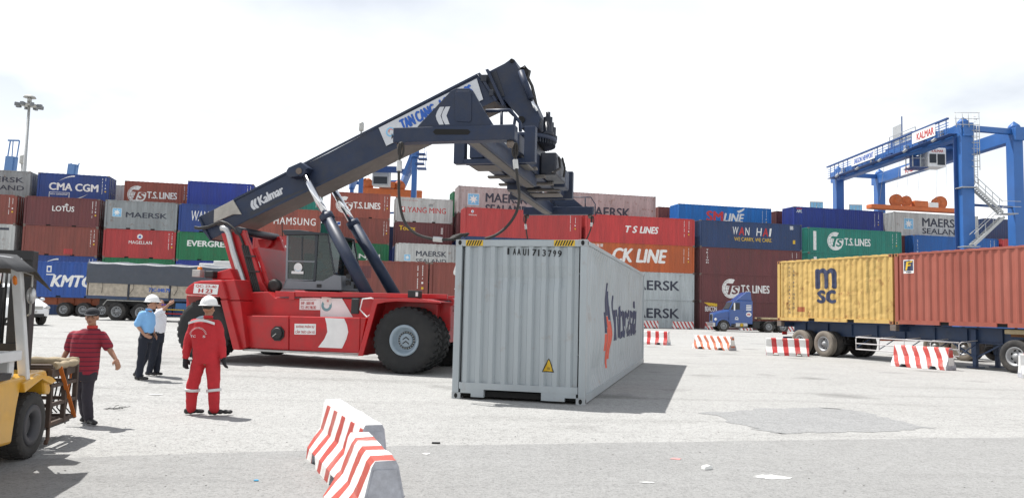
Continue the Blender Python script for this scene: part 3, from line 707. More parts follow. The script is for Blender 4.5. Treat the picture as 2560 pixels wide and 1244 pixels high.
def dent_yel(u, v):
    e = max(0, min(1, (u-.15)/.3, (5.9-u)/.3)*min(1, (v-.16)/.2, (2.45-v)/.2)); return e*(.022*mnoise.noise(Vector((u*2.1, v*2.3, 3)))+.016*mnoise.noise(Vector((u*6, v*6, 8))))
def msc(P, L, H):
    P.text('m', 2.28, 1.38, 1.05, .78, M_navyart, .055); P.text('sc', 2.36, .78, .92, .50, M_navyart, .07)
msc.nm = 'logo'
YANG = -1.175; YC = Vector((11.713, 34.322, 1.401))
yel_art = [msc, vtext('MEDITERRANEAN', .117, .12, .90, .11, M_navyart, .0), vtext('SHIPPING CO', .160, .20, .84, .12, M_navyart, .01), repaint(.195, .155, .265, .235, mat('rust_red_patch', (.34, .10, .04), .7))]
def ycodes(P, L, H): P.marks(.80*L, .45*H, .92*H, mat('faded_marks', (.42, .30, .10), .7), .10, .10); P.marks(.86*L, .70*H, .92*H, mat('faded_marks', (.42, .30, .10), .7), .08, .10)
ycodes.nm = 'codes'
near_container('dented yellow container with big dark letters on the trailer', M_yel, M_yelcast, L20, S, YC, YANG, dent_yel, None, yel_art+[ycodes], None, True)
M_redbox = mat('red_oxide_container_paint', (.29, .075, .05), .5, var=.12, vscale=2, dirt=.35, dirtcol=(.42, .16, .12), streak=True, rust=.1)
def fbadge(P, L, H):
    P.rect(.36, 1.85, .82, 2.34, WHITE); P.rect(.39, 1.94, .79, 2.31, M_navyart, 1); P.poly([(.46, 1.97), (.54, 1.97), (.57, 2.10), (.66, 2.12), (.68, 2.18), (.58, 2.17), (.60, 2.22), (.74, 2.25), (.76, 2.30), (.52, 2.27)], YELP, 2)
    P.rect(.48, 1.88, .70, 1.91, M_navyart, 1)
fbadge.nm = 'logo'
YE = Vector((math.cos(YANG), math.sin(YANG), 0))
near_container('red-brown container with yellow F badge behind the yellow one on the trailer', M_redbox, M_yelcast, L20, S, YC+YE*(L20+.09), YANG, lambda u, v: .006*mnoise.noise(Vector((u*2, v*2, 1))), None, [fbadge], None, True)

# ================================================================== reach stacker
SA = .25; HUB = at_depth(1008, 852, 19.0)
SF = Vector((math.cos(SA), -math.sin(SA), 0)); SL = Vector((math.sin(SA), math.cos(SA), 0))
SO = HUB+SL*2.05; SO.z = 0
STK = thing('reach_stacker', 'red reach stacker with dark blue boom, two front wheels a side', 'reach stacker', SO, -SA, ry=.014)
SM_ = Matrix.Translation(SO) @ Matrix.Rotation(-SA, 4, 'Z') @ Matrix.Rotation(.014, 4, 'Y'); SI = SM_.inverted(); SN = SM_.to_3x3() @ Vector((0, 1, 0))
def q3(px, py, y):
    return SI @ on_plane(px, py, SM_ @ Vector((0, y, 0)), SN)
def q(px, py, y): p = q3(px, py, y); return (p.x, p.z)
def Q(pts, y): return [q(a, b_, y) for a, b_ in pts]
def zA(pts): return [(400+a/2.592, 480+b_/2.592) for a, b_ in pts]
def zD(pts): return [(660+a/5.653, 560+b_/5.653) for a, b_ in pts]
def zE(pts): return [(860+a/4.607, 680+b_/4.607) for a, b_ in pts]
def zF(pts): return [(420+a/4.783, 650+b_/4.783) for a, b_ in pts]
def z1(pts): return [(470+a/4.785, 380+b_/4.785) for a, b_ in pts]
def zB(pts): return [(1140+a/5.182, 130+b_/5.182) for a, b_ in pts]
M_red = mat('stacker_red_paint', (.45, .014, .018), .38, var=.14, vscale=2.6, dirt=.55, dirtcol=(.23, .045, .04), coat=.15, spec=.4)
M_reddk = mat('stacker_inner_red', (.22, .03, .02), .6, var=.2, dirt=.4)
M_boom = mat('boom_blue_paint', (.020, .032, .066), .48, var=.16, vscale=2.5, dirt=.6, dirtcol=(.05, .05, .056), spec=.35, bump=.04, bscale=9)
M_boomdk = mat('boom_dark_paint', (.012, .017, .030), .45, var=.2, dirt=.3)
M_under = mat('boom_underside_bounce', (.15, .135, .12), .7, var=.2, dirt=.4)  # light bounced off the ground is put into this lighter brown colour
M_tyre = mat('tyre_rubber', (.022, .022, .023), .85, var=.25, dirt=.35, dirtcol=(.06, .056, .05), bump=.15, bscale=40)
M_rim = mat('rim_grey_paint', (.30, .37, .43), .5, var=.12, dirt=.35, dirtcol=(.12, .11, .09))
M_chrome = mat('chrome_rod', (.75, .76, .78), .12, 1, var=.05)
M_galv = mat('exhaust_steel', (.50, .50, .50), .30, .85, var=.12, dirt=.3)
M_black = mat('black_plastic', (.015, .015, .016), .5, var=.2)
M_hose = mat('rubber_hose', (.020, .018, .017), .5, var=.2)
M_cab = mat('cab_grey_paint', (.20, .215, .235), .45, var=.08)
M_cabdk = mat('cab_dark_trim', (.022, .028, .036), .45)
M_white = mat('white_paint', (.75, .75, .74), .45, var=.06, dirt=.2, dirtcol=(.45, .44, .42))
M_cover = mat('canvas_cover', (.42, .40, .36), .85, var=.12, dirt=.4, bump=.2, bscale=18)
M_step = mat('step_steel', (.45, .45, .43), .55, .4, var=.2, dirt=.3)
M_glass = glass_mat('window_glass', (.42, .50, .48))
M_amber = mat('amber_plastic', (.75, .20, .01), .3)
M_skin = mat('skin', (.38, .20, .13), .55, var=.1)
# -- wheels
def wheel(r, w, rim_r, parent, c, side, lugs=30, rimmat=M_rim, hub=True, tyre=M_tyre, lug=.028):
    """tyre and rim with the outer face towards side (-1: -y); wheel > tyre, rim"""
    t = MB(); k = w/2
    t.lathe([(rim_r, -k*.80), (rim_r+.05, -k*.95), (r*.80, -k*1.0), (r*.93, -k*.93), (r-lug, -k*.78), (r-lug, k*.78), (r*.93, k*.93), (r*.80, k), (rim_r+.05, k*.95), (rim_r, k*.80)], axis='y', seg=48, cap=False)
    for i in range(lugs):
        a = 2*math.pi*i/lugs; a2 = a+math.pi/lugs
        for s, aa in ((-1, a), (1, a2)):
            da = math.pi/lugs*.58
            P = lambda ang, rr, y: (math.cos(ang)*rr, y, math.sin(ang)*rr)
            y0, y1, y2 = s*k*.05, s*k*.80, s*k*.965; sk = .06
            vs_ = [P(aa-da+sk, r-lug-.01, y0), P(aa+da+sk, r-lug-.01, y0), P(aa+da, r-lug-.01, y1), P(aa-da, r-lug-.01, y1), P(aa-da+sk, r, y0), P(aa+da+sk, r, y0), P(aa+da, r-.004, y1), P(aa-da, r-.004, y1), P(aa+da, r*.90, y2), P(aa-da, r*.90, y2), P(aa+da, r*.90-.02, y2*.96), P(aa-da, r*.90-.02, y2*.96)]
            t.add(vs_, [(4, 5, 6, 7), (0, 1, 5, 4), (1, 2, 6, 5), (3, 0, 4, 7), (7, 6, 8, 9), (9, 8, 10, 11), (6, 2, 10, 8), (3, 7, 9, 11)])
    root = t.build('wheel', tyre, parent, fix=False); root.location = c
    bm_ = bmesh.new(); bm_.from_mesh(root.data); bmesh.ops.recalc_face_normals(bm_, faces=bm_.faces); bm_.to_mesh(root.data); bm_.free()
    f = side*k
    m = MB(); m.lathe([(rim_r+.02, f*.86), (rim_r+.015, f*.97), (rim_r-.03, f*.97), (rim_r-.06, f*.80), (rim_r-.09, f*.30), (rim_r*.62, f*.22), (rim_r*.60, f*.30)], axis='y', seg=40, cap=False)
    m.lathe([(rim_r*.60, f*.21), (0.0001, f*.21)], axis='y', seg=40, mi=1, cap=False)
    m.build('rim', [rimmat, M_boomdk], root)
    if hub:
        h = MB(); h.lathe([(rim_r*.47, f*.22), (rim_r*.47, f*.42), (rim_r*.40, f*.47), (.0001, f*.48)], axis='y', seg=30, cap=False); h.build('hub', rimmat, root, fix=True)
        b = MB()
        for i in range(20):
            a = 2*math.pi*i/20; b.lathe([(.018, f*.20), (.018, f*.36), (.0001, f*.36)], (math.cos(a)*rim_r*.545, 0, math.sin(a)*rim_r*.545), 'y', 6)
        tag(b.build('wheel_nuts', M_step, root), kind='stuff')
    return root
RW = .82
for y, s in ((-2.05+.275, -1), (-1.16, -1), (2.05-.275, 1), (1.16, 1)): w_ = wheel(RW, .55, .36, STK, (0, y, RW), s)
chv = Print()
for k in (-.05, .05): chv.poly([(-.085, -.05+k), (0, .01+k), (.085, -.05+k), (.085, -.02+k), (0, .042+k), (-.085, -.02+k)], BLACKP)
chv.build('hub_emblem', lambda u, v, l: (u, -2.05+.275-.275*.48-.004, v+RW), STK)
rx = q(506, 825, -1.9)[0]
for y, s in ((-1.62, -1), (1.62, 1)): wheel(RW, .55, .36, STK, (rx, y, RW), s)
MB().tube([(0, -1.6, RW), (0, 1.6, RW)], .24, 14).build('front_axle', M_boomdk, STK)
MB().tube([(rx, -1.6, RW), (rx, 1.6, RW)], .20, 14).build('rear_axle', M_boomdk, STK)
# -- chassis, tanks, fenders
def prismQ(name, pts, y0, y1, m, parent=STK, bevel=.02, yq=None):
    return MB().prism(Q(pts, y0 if yq is None else yq), y0, y1).build(name, m, parent, bevel)
prismQ('chassis', zA([(500, 650), (700, 645), (745, 685), (1420, 690), (1800, 720), (1790, 860), (1400, 960), (1330, 1000), (540, 985)]), -1.30, 1.30, M_red)
def mirrored(name, pts, y0, y1, m, bevel=.02):
    P = Q(pts, y0); MB().prism(P, y0, y1).build(name, m, STK, bevel); MB().prism(P, -y0, -y1).build(name, m, STK, bevel)
mirrored('side_tank', zA([(512, 797), (833, 803), (832, 1024), (562, 1008)]), -1.72, -1.2, M_red, .025)
mirrored('side_tank', zA([(837, 803), (1296, 812), (1290, 1044), (836, 1024)]), -1.72, -1.2, M_red, .025)
mirrored('tank_end_panel', zA([(1299, 812), (1335, 815), (1300, 1000), (1293, 1040)]), -1.70, -1.2, M_red, .01)
mirrored('step_rail', zA([(530, 1013), (1285, 1050), (1284, 1062), (535, 1026)]), -1.82, -1.55, M_step, .008)
mirrored('deck_rail', zA([(745, 641), (1290, 650), (1860, 662), (1858, 690), (1300, 680), (745, 676)]), -1.42, -1.31, M_red, .012)
prismQ('deck_bracket', zA([(835, 645), (870, 646), (870, 694), (835, 694)]), -1.45, -1.425, M_red, bevel=.006)
MB().box((q(690, 745, -1.3)[0], -1.29, q(700, 735, -1.3)[1]-.05), (q(1120, 745, -1.3)[0], 1.29, q(700, 735, -1.3)[1])).build('deck_plate', M_boomdk, STK)
# hood over the rear axle
hood = zF([(195, 402), (203, 350), (240, 302), (300, 262), (380, 243), (640, 236), (660, 300), (705, 470), (622, 470), (604, 428), (420, 415), (225, 408)])
prismQ('rear_hood', hood, -2.02, 2.02, M_red, bevel=.05)
prismQ('fender_plate', zF([(625, 474), (705, 472), (862, 1072), (775, 1066)]), -2.0, -1.25, M_red, bevel=.015)
prismQ('fender_side', zF([(660, 240), (792, 228), (860, 478), (705, 478)]), -1.90, -1.2, M_red, bevel=.02)
prismQ('fender_side', zF([(707, 484), (862, 484), (938, 1042), (866, 1070)]), -1.90, -1.2, M_red, bevel=.02)
P_ = Q(zF([(625, 474), (705, 472), (862, 1072), (775, 1066)]), -2.0); MB().prism(P_, 1.25, 2.0).build('fender_plate', M_red, STK, .015)
P_ = Q(zF([(660, 240), (792, 228), (938, 1042), (866, 1070)]), -1.90); MB().prism(P_, 1.2, 1.9).build('fender_side', M_red, STK, .02)
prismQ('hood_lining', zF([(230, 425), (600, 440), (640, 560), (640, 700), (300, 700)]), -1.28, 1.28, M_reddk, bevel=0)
prismQ('counterweight', zF([(215, 415), (300, 420), (320, 760), (290, 860), (215, 560)]), -1.25, 1.25, M_red, bevel=.03)
eng = Q(zF([(520, 232), (530, 155), (740, 95), (790, 215), (790, 232)]), -1.45)
MB().prism(eng, -1.45, 1.1).build('engine_cover', M_red, STK, .03)
b = MB(); x, z = q(500, 690, -1.6); b.box((x-.18, -1.7, z-.02), (x+.06, -1.5, z+.17)); b.build('lamp_housing', M_step, STK, .01)
x, z = q(518, 690, -1.55); MB().box((x-.02, -1.65, z-.05), (x+.24, -1.40, z+.14)).build('camera_housing', M_black, STK, .03)
x, z = q(502, 680, -1.55); MB().lathe([(.062, -.06), (.062, .05), (.05, .075), (.0001, .08)], (x, -1.6, z+.06), 'z', 16).build('beacon', M_amber, STK)
# front fenders
fen = zE([(160, 962), (345, 300), (830, 300), (880, 318), (1098, 338), (1110, 358), (872, 346), (600, 335), (480, 345), (380, 365), (215, 963)])
P_ = Q(fen, -2.12)
MB().prism(P_, -2.12, -2.06).build('front_fender', M_red, STK, .01)
top_ = Q(zE([(160, 962), (345, 300), (830, 300), (1098, 338), (1100, 346), (828, 309), (350, 309), (168, 962)]), -2.06)
MB().prism(top_, -2.06, -.95).build('fender_sheet', M_red, STK, 0)
MB().prism(P_, 2.06, 2.12).build('front_fender', M_red, STK, .01); MB().prism(top_, .95, 2.06).build('fender_sheet', M_red, STK, 0)
prismQ('fender_liner', zE([(225, 955), (372, 375), (480, 350), (860, 350), (980, 420), (980, 560), (420, 430), (260, 955)]), -1.0, -.88, M_boomdk, bevel=0)
prismQ('front_frame', zE([(960, 345), (1085, 350), (1090, 290), (1190, 300), (1245, 296), (1265, 315), (1255, 380), (1225, 390), (1225, 670), (1195, 680), (1140, 560), (1000, 500)]), -1.05, -.85, M_red)
prismQ('front_frame', zE([(960, 345), (1085, 350), (1090, 290), (1190, 300), (1245, 296), (1265, 315), (1255, 380), (1225, 390), (1225, 670), (1195, 680), (1140, 560), (1000, 500)]), .85, 1.05, M_red, yq=-.85)
x0 = q(1100, 700, -1)[0]; MB().box((x0-.1, -.84, .75), (x0+.22, .84, 1.55)).build('front_crossbeam', M_red, STK, .03)
x, z = q(1036, 743, -1.95); b = MB(); b.box((x-.16, -2.0, z-.01), (x+.14, -1.8, z+.17)); b.build('work_lamp', M_black, STK, .012)
MB().box((x+.05, -2.012, z+.03), (x+.11, -2.0, z+.13)).build('lamp_lens', M_white, STK)
hr = [q3(a, b_, -2.0) for a, b_ in zE([(340, 306), (312, 298), (215, 308), (183, 428), (262, 515), (300, 490)])]
MB().tube(hr, .018, 8).build('handrail', M_white, STK)
x, z = q(890, 758, -2.0); MB().box((x-.11, -2.06, z-.26), (x+.10, -1.96, z+.12)).build('wing_mirror', M_black, STK, .03)
# -- fuel filler reel, signs and white shapes on the side
x, z = q(695, 833, -1.72); b = MB(); b.prism([(x+.20*math.cos(R(22.5+45*k)), z+.20*math.sin(R(22.5+45*k))) for k in range(8)], -1.75, -1.72); b.lathe([(.15, -1.75), (.15, -1.79), (.12, -1.80), (.0001, -1.80)], (x, 0, z), 'y', 24)
b.build('hose_reel', M_black, STK); MB().bar((x, -1.81, z), (x-.10, -1.81, z-.08), .02).build('reel_handle', M_step, STK)
def plate(name, pts, y, m, th=.006): return MB().prism(Q(pts, y), y-th, y).build(name, m, STK)
plate('white_chevron', zA([(1070, 813), (1194, 818), (1212, 860), (1220, 905), (1208, 950), (1180, 1011), (1025, 1004), (1066, 950), (1085, 905), (1080, 855)]), -1.722, M_white)
plate('white_panel', zA([(1040, 687), (1180, 688), (1250, 809), (1040, 806)]), -1.31, M_white)
def sign(name, pts, y, lines, m=M_white):
    """pts: tl,tr,br,bl in pixels; lines: (text,u0,v0,u1,v1,mat,bold) in fractions"""
    c = [q3(a, b_, y) for a, b_ in pts]; s = plate(name, pts, y, m)
    for (txt, u0, v0, u1, v1, mm, bo) in lines:
        P = Print(); P.text(txt, u0, v0, u1-u0, v1-v0, mm, bo)
        def fn(u, v, l): p = (c[3]*(1-u)+c[2]*u)*(1-v)+(c[0]*(1-u)+c[1]*u)*v; return (p.x, y-.008-.0015*l, p.z)
        o = P.build('lettering', fn, s)
    return s
sign('warning_sign', zA([(873, 851), (1011, 853), (1009, 922), (871, 920)]), -1.722, [('KHÔNG PHẬN SỰ', .08, .56, .93, .90, REDP, .006), ('CẤM TRÈO LÊN XE', .04, .10, .96, .46, REDP, .006)])
sign('hotline_sign', zA([(906, 687), (1039, 687), (1038, 763), (904, 761)]), -1.31, [('HOTLINE PHẢN ÁNH CLDV', .06, .80, .82, .93, REDP, 0), ('SNP : 18001188', .07, .44, .70, .70, REDP, .008), ('TCL : 0917.780.782', .06, .08, .80, .34, REDP, .008)])
sign('number_sign', zF([(318, 278), (608, 293), (590, 410), (302, 395)]), -2.025, [('QC: 23-40', .07, .60, .92, .90, REDP, .012), ('H 23', .22, .10, .78, .52, REDP, .03)])
x, z = q(817, 760, -1.31); em = Print(); em.ring(0, -.03, .08, .15, mat('emblem_teal', (.16, .33, .36), .5), 0); em.poly([(-.16, .20), (.13, .17), (.12, .0), (-.05, -.02), (-.14, .10)], mat('emblem_paper', (.72, .70, .66), .5), 1); em.star(.03, .09, .05, mat('emblem_pink', (.55, .22, .2), .5), 5, .45, 2)
em.build('emblem', lambda u, v, l: (x+u, -1.319-.002*l, z+v), STK)
# -- tower plates that carry the boom
tow = [(553, 583), (600, 577), (612, 575), (617, 592), (628, 619), (641, 655), (656, 705), (669, 728), (692, 746), (692, 800), (612, 800), (598, 750), (587, 697), (572, 650)]
TP = Q(tow, -.95); MB().prism(TP, -.95, -.83).build('tower_plate', M_red, STK, .012); MB().prism(TP, .83, .95).build('tower_plate', M_red, STK, .012)
cv = Q([(628, 619), (641, 655), (656, 705), (669, 728), (692, 746), (700, 738), (680, 722), (665, 700), (650, 652), (637, 616)], -.95)
MB().prism(cv, -.829, .829).build('tower_front_cover', M_red, STK, .01)
lug = [q(a, b_, .95) for a, b_ in [(672, 585), (690, 592), (689, 610), (684, 617), (676, 622)]]
MB().prism(lug, .70, .80).build('tower_lug', M_red, STK, .01)
px_, pz_ = q(596, 586, -.95); MB().tube([(px_, -1.0, pz_+.1), (px_, 1.0, pz_+.1)], .11, 16).build('boom_pivot_pin', M_boomdk, STK)
# -- exhaust and hoses
ex = [q3(a, b_, -1.05) for a, b_ in [(553, 570), (559, 570), (566, 574), (572, 584), (584, 630), (610, 710), (636, 786)]]
MB().tube(ex, [.075, .075, .078, .08, .085, .095, .10], 16).build('exhaust_pipe', M_galv, STK)
ho = z1([(330, 850), (400, 830), (470, 850), (560, 925), (620, 1000), (660, 1100)])
for k in range(4):
    pts = [q3(a+2.2*k, b_+1.5*k, -1.0+.05*k) for a, b_ in ho]+[q3(a+4.6*k, b_, -1.0+.02*k) for a, b_ in [(606, 615), (620, 668), (634, 720), (650, 790)]]
    MB().tube(pts, .030, 8).build('hydraulic_hose', M_hose, STK)
for a, b_ in [(618, 640), (628, 678), (638, 728)]:
    p = q3(a, b_, -1.04); MB().box((p.x-.06, -1.07, p.z-.02), (p.x+.26, -1.03, p.z+.02)).build('hose_clamp', M_black, STK)
for k in range(2):
    gd = [q3(a, b_+k*3, -.62) for a, b_ in [(487, 567), (498, 569), (520, 566), (545, 556), (560, 552)]]
    MB().tube(gd, .028, 8).build('hydraulic_hose', M_hose, STK)
# -- boom
BY = .52
boom = [(497, 541), (583, 499), (825, 380), (1193, 186), (1237, 252), (995, 366), (860, 432), (625, 547), (591, 566), (524, 601), (505, 575)]
BP = Q(boom, -BY)
bo = MB().prism(BP, -BY, BY).build('outer_boom', [M_boom, M_under], STK, .015)
for p in bo.data.polygons:
    if p.normal.z < -.6: p.material_index = 1
for pts, nm_ in [([(497, 541), (494, 545), (500, 556), (524, 601), (527, 599)], 'tail_plate'), ([(1193, 184), (1199, 181), (1243, 251), (1237, 254)], 'boom_collar'), ([(1213, 174), (1220, 172), (1262, 262), (1255, 265)], 'boom_collar')]:
    P_ = Q(pts, -BY-.06); MB().prism(P_, -BY-.06, BY+.06).build(nm_, M_boom, STK, .01)
edge_ = Q([(583, 497), (1193, 184), (1194, 189), (584, 502)], -BY-.03); MB().prism(edge_, -BY-.03, -BY-.001).build('boom_top_flange', M_boom, STK)
edge_ = Q([(625, 541), (1235, 247), (1237, 252), (626, 547)], -BY-.03); MB().prism(edge_, -BY-.03, -BY-.001).build('boom_bottom_flange', M_boom, STK)
lens_ = Q(z1([(745, 715), (1000, 590), (1180, 510), (1250, 380), (1220, 300), (900, 430), (930, 380), (1230, 240), (1390, 260), (1914, 175), (1914, 228), (1430, 455), (1000, 655), (745, 790)]), -BY)
MB().prism(Q(z1([(750, 712), (960, 612), (1400, 440), (1914, 205), (1914, 228), (1430, 455), (1000, 655), (745, 790)]), -BY), -BY-.012, -BY-.002).build('stiffener_plate', M_boomdk, STK)
br = Q(z1([(1222, 290), (1222, 235), (1245, 200), (1390, 135), (1450, 180), (1482, 205), (1420, 250), (1410, 290), (1260, 320)]), -BY-.14)
MB().prism(br, -BY-.34, -BY-.001).build('cylinder_bracket', M_boom, STK, .015); MB().prism(br, BY+.001, BY+.34).build('cylinder_bracket', M_boom, STK, .015)
x, z = q(748, 428, -BY-.34)
MB().tube([(x, -BY-.38, z), (x, -BY-.30, z)], .085, 18).build('bracket_pin', M_casting, STK)
CYT = (x, z)
cvr = z1([(315, 690), (540, 572), (640, 745), (540, 745), (310, 845)])
cp = Q(cvr, -BY-.03); MB().prism(cp, -BY-.045, -BY-.002).build('canvas_cover', M_cover, STK, .008)
tp_ = Q(z1([(315, 690), (540, 572), (545, 580), (320, 700)]), -BY-.03); MB().prism(tp_, -BY-.04, BY*.6).build('canvas_top', M_cover, STK, .005)
# inner boom and head
hd = [(1223, 178), (1262, 158), (1273, 150), (1279, 146), (1286, 149), (1297, 174), (1345, 279), (1350, 291), (1344, 319), (1302, 321), (1296, 290), (1273, 265), (1260, 250), (1240, 250)]
HP = Q(hd, -.42); MB().prism(HP, -.42, .42).build('boom_head', M_boom, STK, .015)
MB().prism(Q([(1196, 198), (1240, 176), (1262, 240), (1236, 246)], -.44), -.44, .44).build('inner_boom', M_boomdk, STK)
for a, b_, r in [(1279, 152, .055), (1303, 299, .09)]:
    x, z = q(a, b_, -.46); MB().tube([(x, -.47, z), (x, -.42, z)], r, 18).build('head_pin', M_dark, STK)
for a in ((205, 0), (335, 1)):
    pass
for (a, b_, c, d_) in [(1203, 188, 1217, 204), (1224, 226, 1234, 240)]:
    p0 = q(a, b_, -.56); p1 = q(c, d_, -.56); MB().box((p0[0], -.60, p1[1]), (p1[0], -.581, p0[1])).build('wear_pad_cover', M_boomdk, STK, .01)
a0 = q3(1302, 178, -.55); a1 = q3(1327, 247, -.55); a2 = q3(1342, 279, -.55)
cy = MB().tube([a0, a1], .085, 14).build('tilt_cylinder', M_boom, STK); MB().tube([a1, a2], .045, 12).build('cylinder_rod', M_chrome, cy)
for k in range(3):
    pts = [q3(a+2*k, b_, -.2+.1*k) for a, b_ in [(1300, 172), (1312, 165+4*k), (1322, 178), (1318, 195), (1328, 215), (1334, 240), (1338, 262)]]
    MB().tube(pts, .022, 6).build('hydraulic_hose', M_hose, STK)
x, z = q(1314, 183, 0); MB().lathe([(.0001, -.12), (.10, -.11), (.10, .10), (.0001, .12)], (x, 0, z), 'y', 14).build('head_lamp', M_black, STK)
# -- lift cylinders
for s in (-1, 1):
    yt, yb = s*(BY+.20), s*(BY+.42)
    t0 = Vector((CYT[0], yt, CYT[1]))
    if s < 0:
        g_ = q3(815, 538, -.80); b0 = q3(938, 772, -.96)
    else:
        g_ = Vector((g_.x, .80, g_.z)); b0 = Vector((b0.x, .96, b0.z))
    d_ = (b0-g_).normalized(); t0 = g_-d_*((g_-t0).length)
    c_ = MB(); c_.tube([g_, b0], .165, 20); c_.tube([g_-d_*.02, g_+d_*.16], .19, 20); o = c_.build('lift_cylinder', M_boom, STK)
    MB().tube([t0, g_], .098, 18).build('piston_rod', M_chrome, o)
    MB().tube([t0+Vector((0, -.14, 0)), t0+Vector((0, .14, 0))], .15, 16).build('rod_eye', M_boom, o)
# -- lettering on the boom
u_ = (q3(1193, 186, -BY)-q3(583, 499, -BY)).normalized(); v_ = Vector((-u_.z, 0, u_.x))
def boom_print(P, name, px, py, y=-BY-.006, sub=None):
    o = q3(px, py, y); return P.build(name, lambda u, v, l: (o.x+u_.x*u+v_.x*v, y-.003*l, o.z+u_.z*u+v_.z*v), sub or STK)
def chevron(P, s, m, layer=0):
    for k in (0, .34): P.poly([((k+.10)*s, 0), ((k+.36)*s, 0), ((k+.16)*s, .5*s), ((k+.36)*s, s), ((k+.10)*s, s), ((k-.06)*s, .72*s), ((k-.12)*s, .5*s), ((k-.06)*s, .28*s)], m, layer)
M_lg = mat('pale_grey_lettering', (.55, .57, .60), .5, var=.08)
P = Print(); chevron(P, .30, M_lg); boom_print(P, 'logo', 634, 527)
P = Print(); P.text('Kalmar', 0, 0, .80, .25, M_lg, .06); boom_print(P, 'lettering', 651, 513)
# long banner on the outer boom
bpts = [q3(a, b_, -BY-.032) for a, b_ in [(947, 320), (1192, 197), (1208, 249), (966, 365)]]
MB().prism([(p.x, p.z) for p in bpts], -BY-.045, -BY-.033).build('boom_banner', M_lg, STK)
P = Print(); P.text('TAN CANG - LOGISTICS', 0, 0, 2.15, .30, BLUEP, .06); boom_print(P, 'lettering', 1008, 326, -BY-.05)
P = Print(); P.ring(0, 0, .09, .13, SKYP, 0, 20, 300); P.poly([(-.05, -.2), (.04, -.16), (.02, -.05)], NAVY, 1); P.ring(.02, .02, .04, .07, mat('emblem_pink', (.5, .3, .3), .5), 1, 0, 200); boom_print(P, 'emblem', 976, 330, -BY-.05)
# -- operator cab
CY = -.82
cab = MB().box((0, 0, 0), (.001, .001, .001)).build('cab', M_cab, STK); bpy.data.meshes.remove(cab.data) if False else None
def cabp(name, pts, y0, y1, m, bevel=.008): return MB().prism(Q(zD(pts), CY), y0, y1).build(name, m, cab, bevel)
me_ = MB(); base = Q(zD([(255, 918), (300, 790), (720, 810), (730, 800), (835, 800), (985, 712), (1090, 735), (1095, 935)]), CY)
me_.prism(base, CY, -CY); nb = me_.mesh('cab', M_cab); old = cab.data; cab.data = nb; bpy.data.meshes.remove(old)
bv = cab.modifiers.new('bevel', 'BEVEL'); bv.width = .015; bv.segments = 2; bv.limit_method = 'ANGLE'
cabp('cab_roof', [(268, 92), (300, 80), (520, 84), (760, 118), (895, 128), (900, 150), (760, 150), (300, 158)], CY-.05, -CY+.05, M_cabdk, .02)
for yy in (CY, -CY-.05):
    cabp('rear_pillar', [(318, 160), (345, 160), (330, 790), (262, 918), (300, 790)], yy, yy+.05, M_cab)
    cabp('window_rail', [(330, 515), (716, 520), (716, 540), (330, 530)], yy, yy+.05, M_cab, .004)
    cabp('door_pillar', [(716, 150), (765, 150), (728, 800), (690, 800), (712, 520)], yy, yy+.05, M_cabdk)
    cabp('front_pillar', [(885, 148), (905, 148), (1000, 705), (982, 705)], yy, yy+.05, M_cabdk)
    cabp('sill_panel', [(300, 790), (330, 770), (690, 790), (690, 800)], yy, yy+.05, M_cab, .003)
    cabp('window_pane', [(342, 160), (716, 160), (712, 518), (332, 514)], yy+.02, yy+.026, M_glass, 0)
    cabp('window_pane', [(330, 532), (712, 540), (690, 790), (322, 770)], yy+.02, yy+.026, M_glass, 0)
    cabp('window_pane', [(765, 150), (885, 148), (984, 705), (835, 800), (728, 800)], yy+.02, yy+.026, M_glass, 0)
    cabp('sliding_bar', [(530, 175), (545, 175), (540, 510), (524, 510)], yy+.012, yy+.032, M_cabdk, 0)
a0, a1 = Q(zD([(895, 150), (992, 705)]), CY); MB().add([(a0[0], CY+.05, a0[1]), (a0[0], -CY-.05, a0[1]), (a1[0], -CY-.05, a1[1]), (a1[0], CY+.05, a1[1])], [(0, 1, 2, 3)]).build('windscreen', M_glass, cab)
a0, a1 = Q(zD([(330, 160), (318, 790)]), CY); MB().add([(a0[0], CY+.05, a0[1]), (a0[0], -CY-.05, a0[1]), (a1[0], -CY-.05, a1[1]), (a1[0], CY+.05, a1[1])], [(0, 1, 2, 3)]).build('rear_window', M_glass, cab)
sx_, sz_ = q(*zD([(480, 612)])[0], CY-.01)
P = Print(); P.disc(0, 0, .125, M_white); P.ring(0, 0, .09, .10, SKYP, 1, 200, 340); P.rect(-.19, -.17, .17, -.10, M_white, 1); P.build('round_sticker', lambda u, v, l: (sx_+u, CY-.004-.002*l, sz_+v), cab)
hx, hz = q(*zD([(780, 870)])[0], CY); MB().box((hx-.07, CY-.015, hz-.045), (hx+.07, CY-.001, hz+.045)).build('door_handle', M_black, cab, .008)
seatx, seatz = q(*zD([(560, 780)])[0], CY)
MB().box((seatx-.30, -.28, seatz-.30), (seatx+.25, .28, seatz)).build('seat_cushion', M_black, cab, .04)
MB().box((seatx-.36, -.27, seatz-.05), (seatx-.22, .27, seatz+.75)).build('seat_back', M_black, cab, .05)
st = [(seatx+.62+.02*math.cos(R(a)), .19*math.cos(R(a)), seatz+.35+.17*math.sin(R(a))) for a in range(0, 361, 24)]; MB().tube(st, .016, 6).build('steering_wheel', M_black, cab)
MB().tube([(seatx+.62, 0, seatz+.35), (seatx+.85, 0, seatz-.2)], .035, 8).build('steering_column', M_black, cab)
x, z = q(688, 714, -.85); b = MB(); b.lathe([(.10, -.95), (.17, -.94), (.19, -.85), (.17, -.76), (.10, -.75)], (x, 0, z), 'y', 24); b.build('hose_drum', M_hose, STK)
x, z = q(868, 705, -.6)
b = MB()
for k in range(14): 
    a = random.uniform(-.10, .32); c_ = random.uniform(-.12, .18); b.box((x+a-.05, -.78+.1*k*.8, z+c_-.06), (x+a+.07, -.70+.1*k*.8, z+c_+.05))
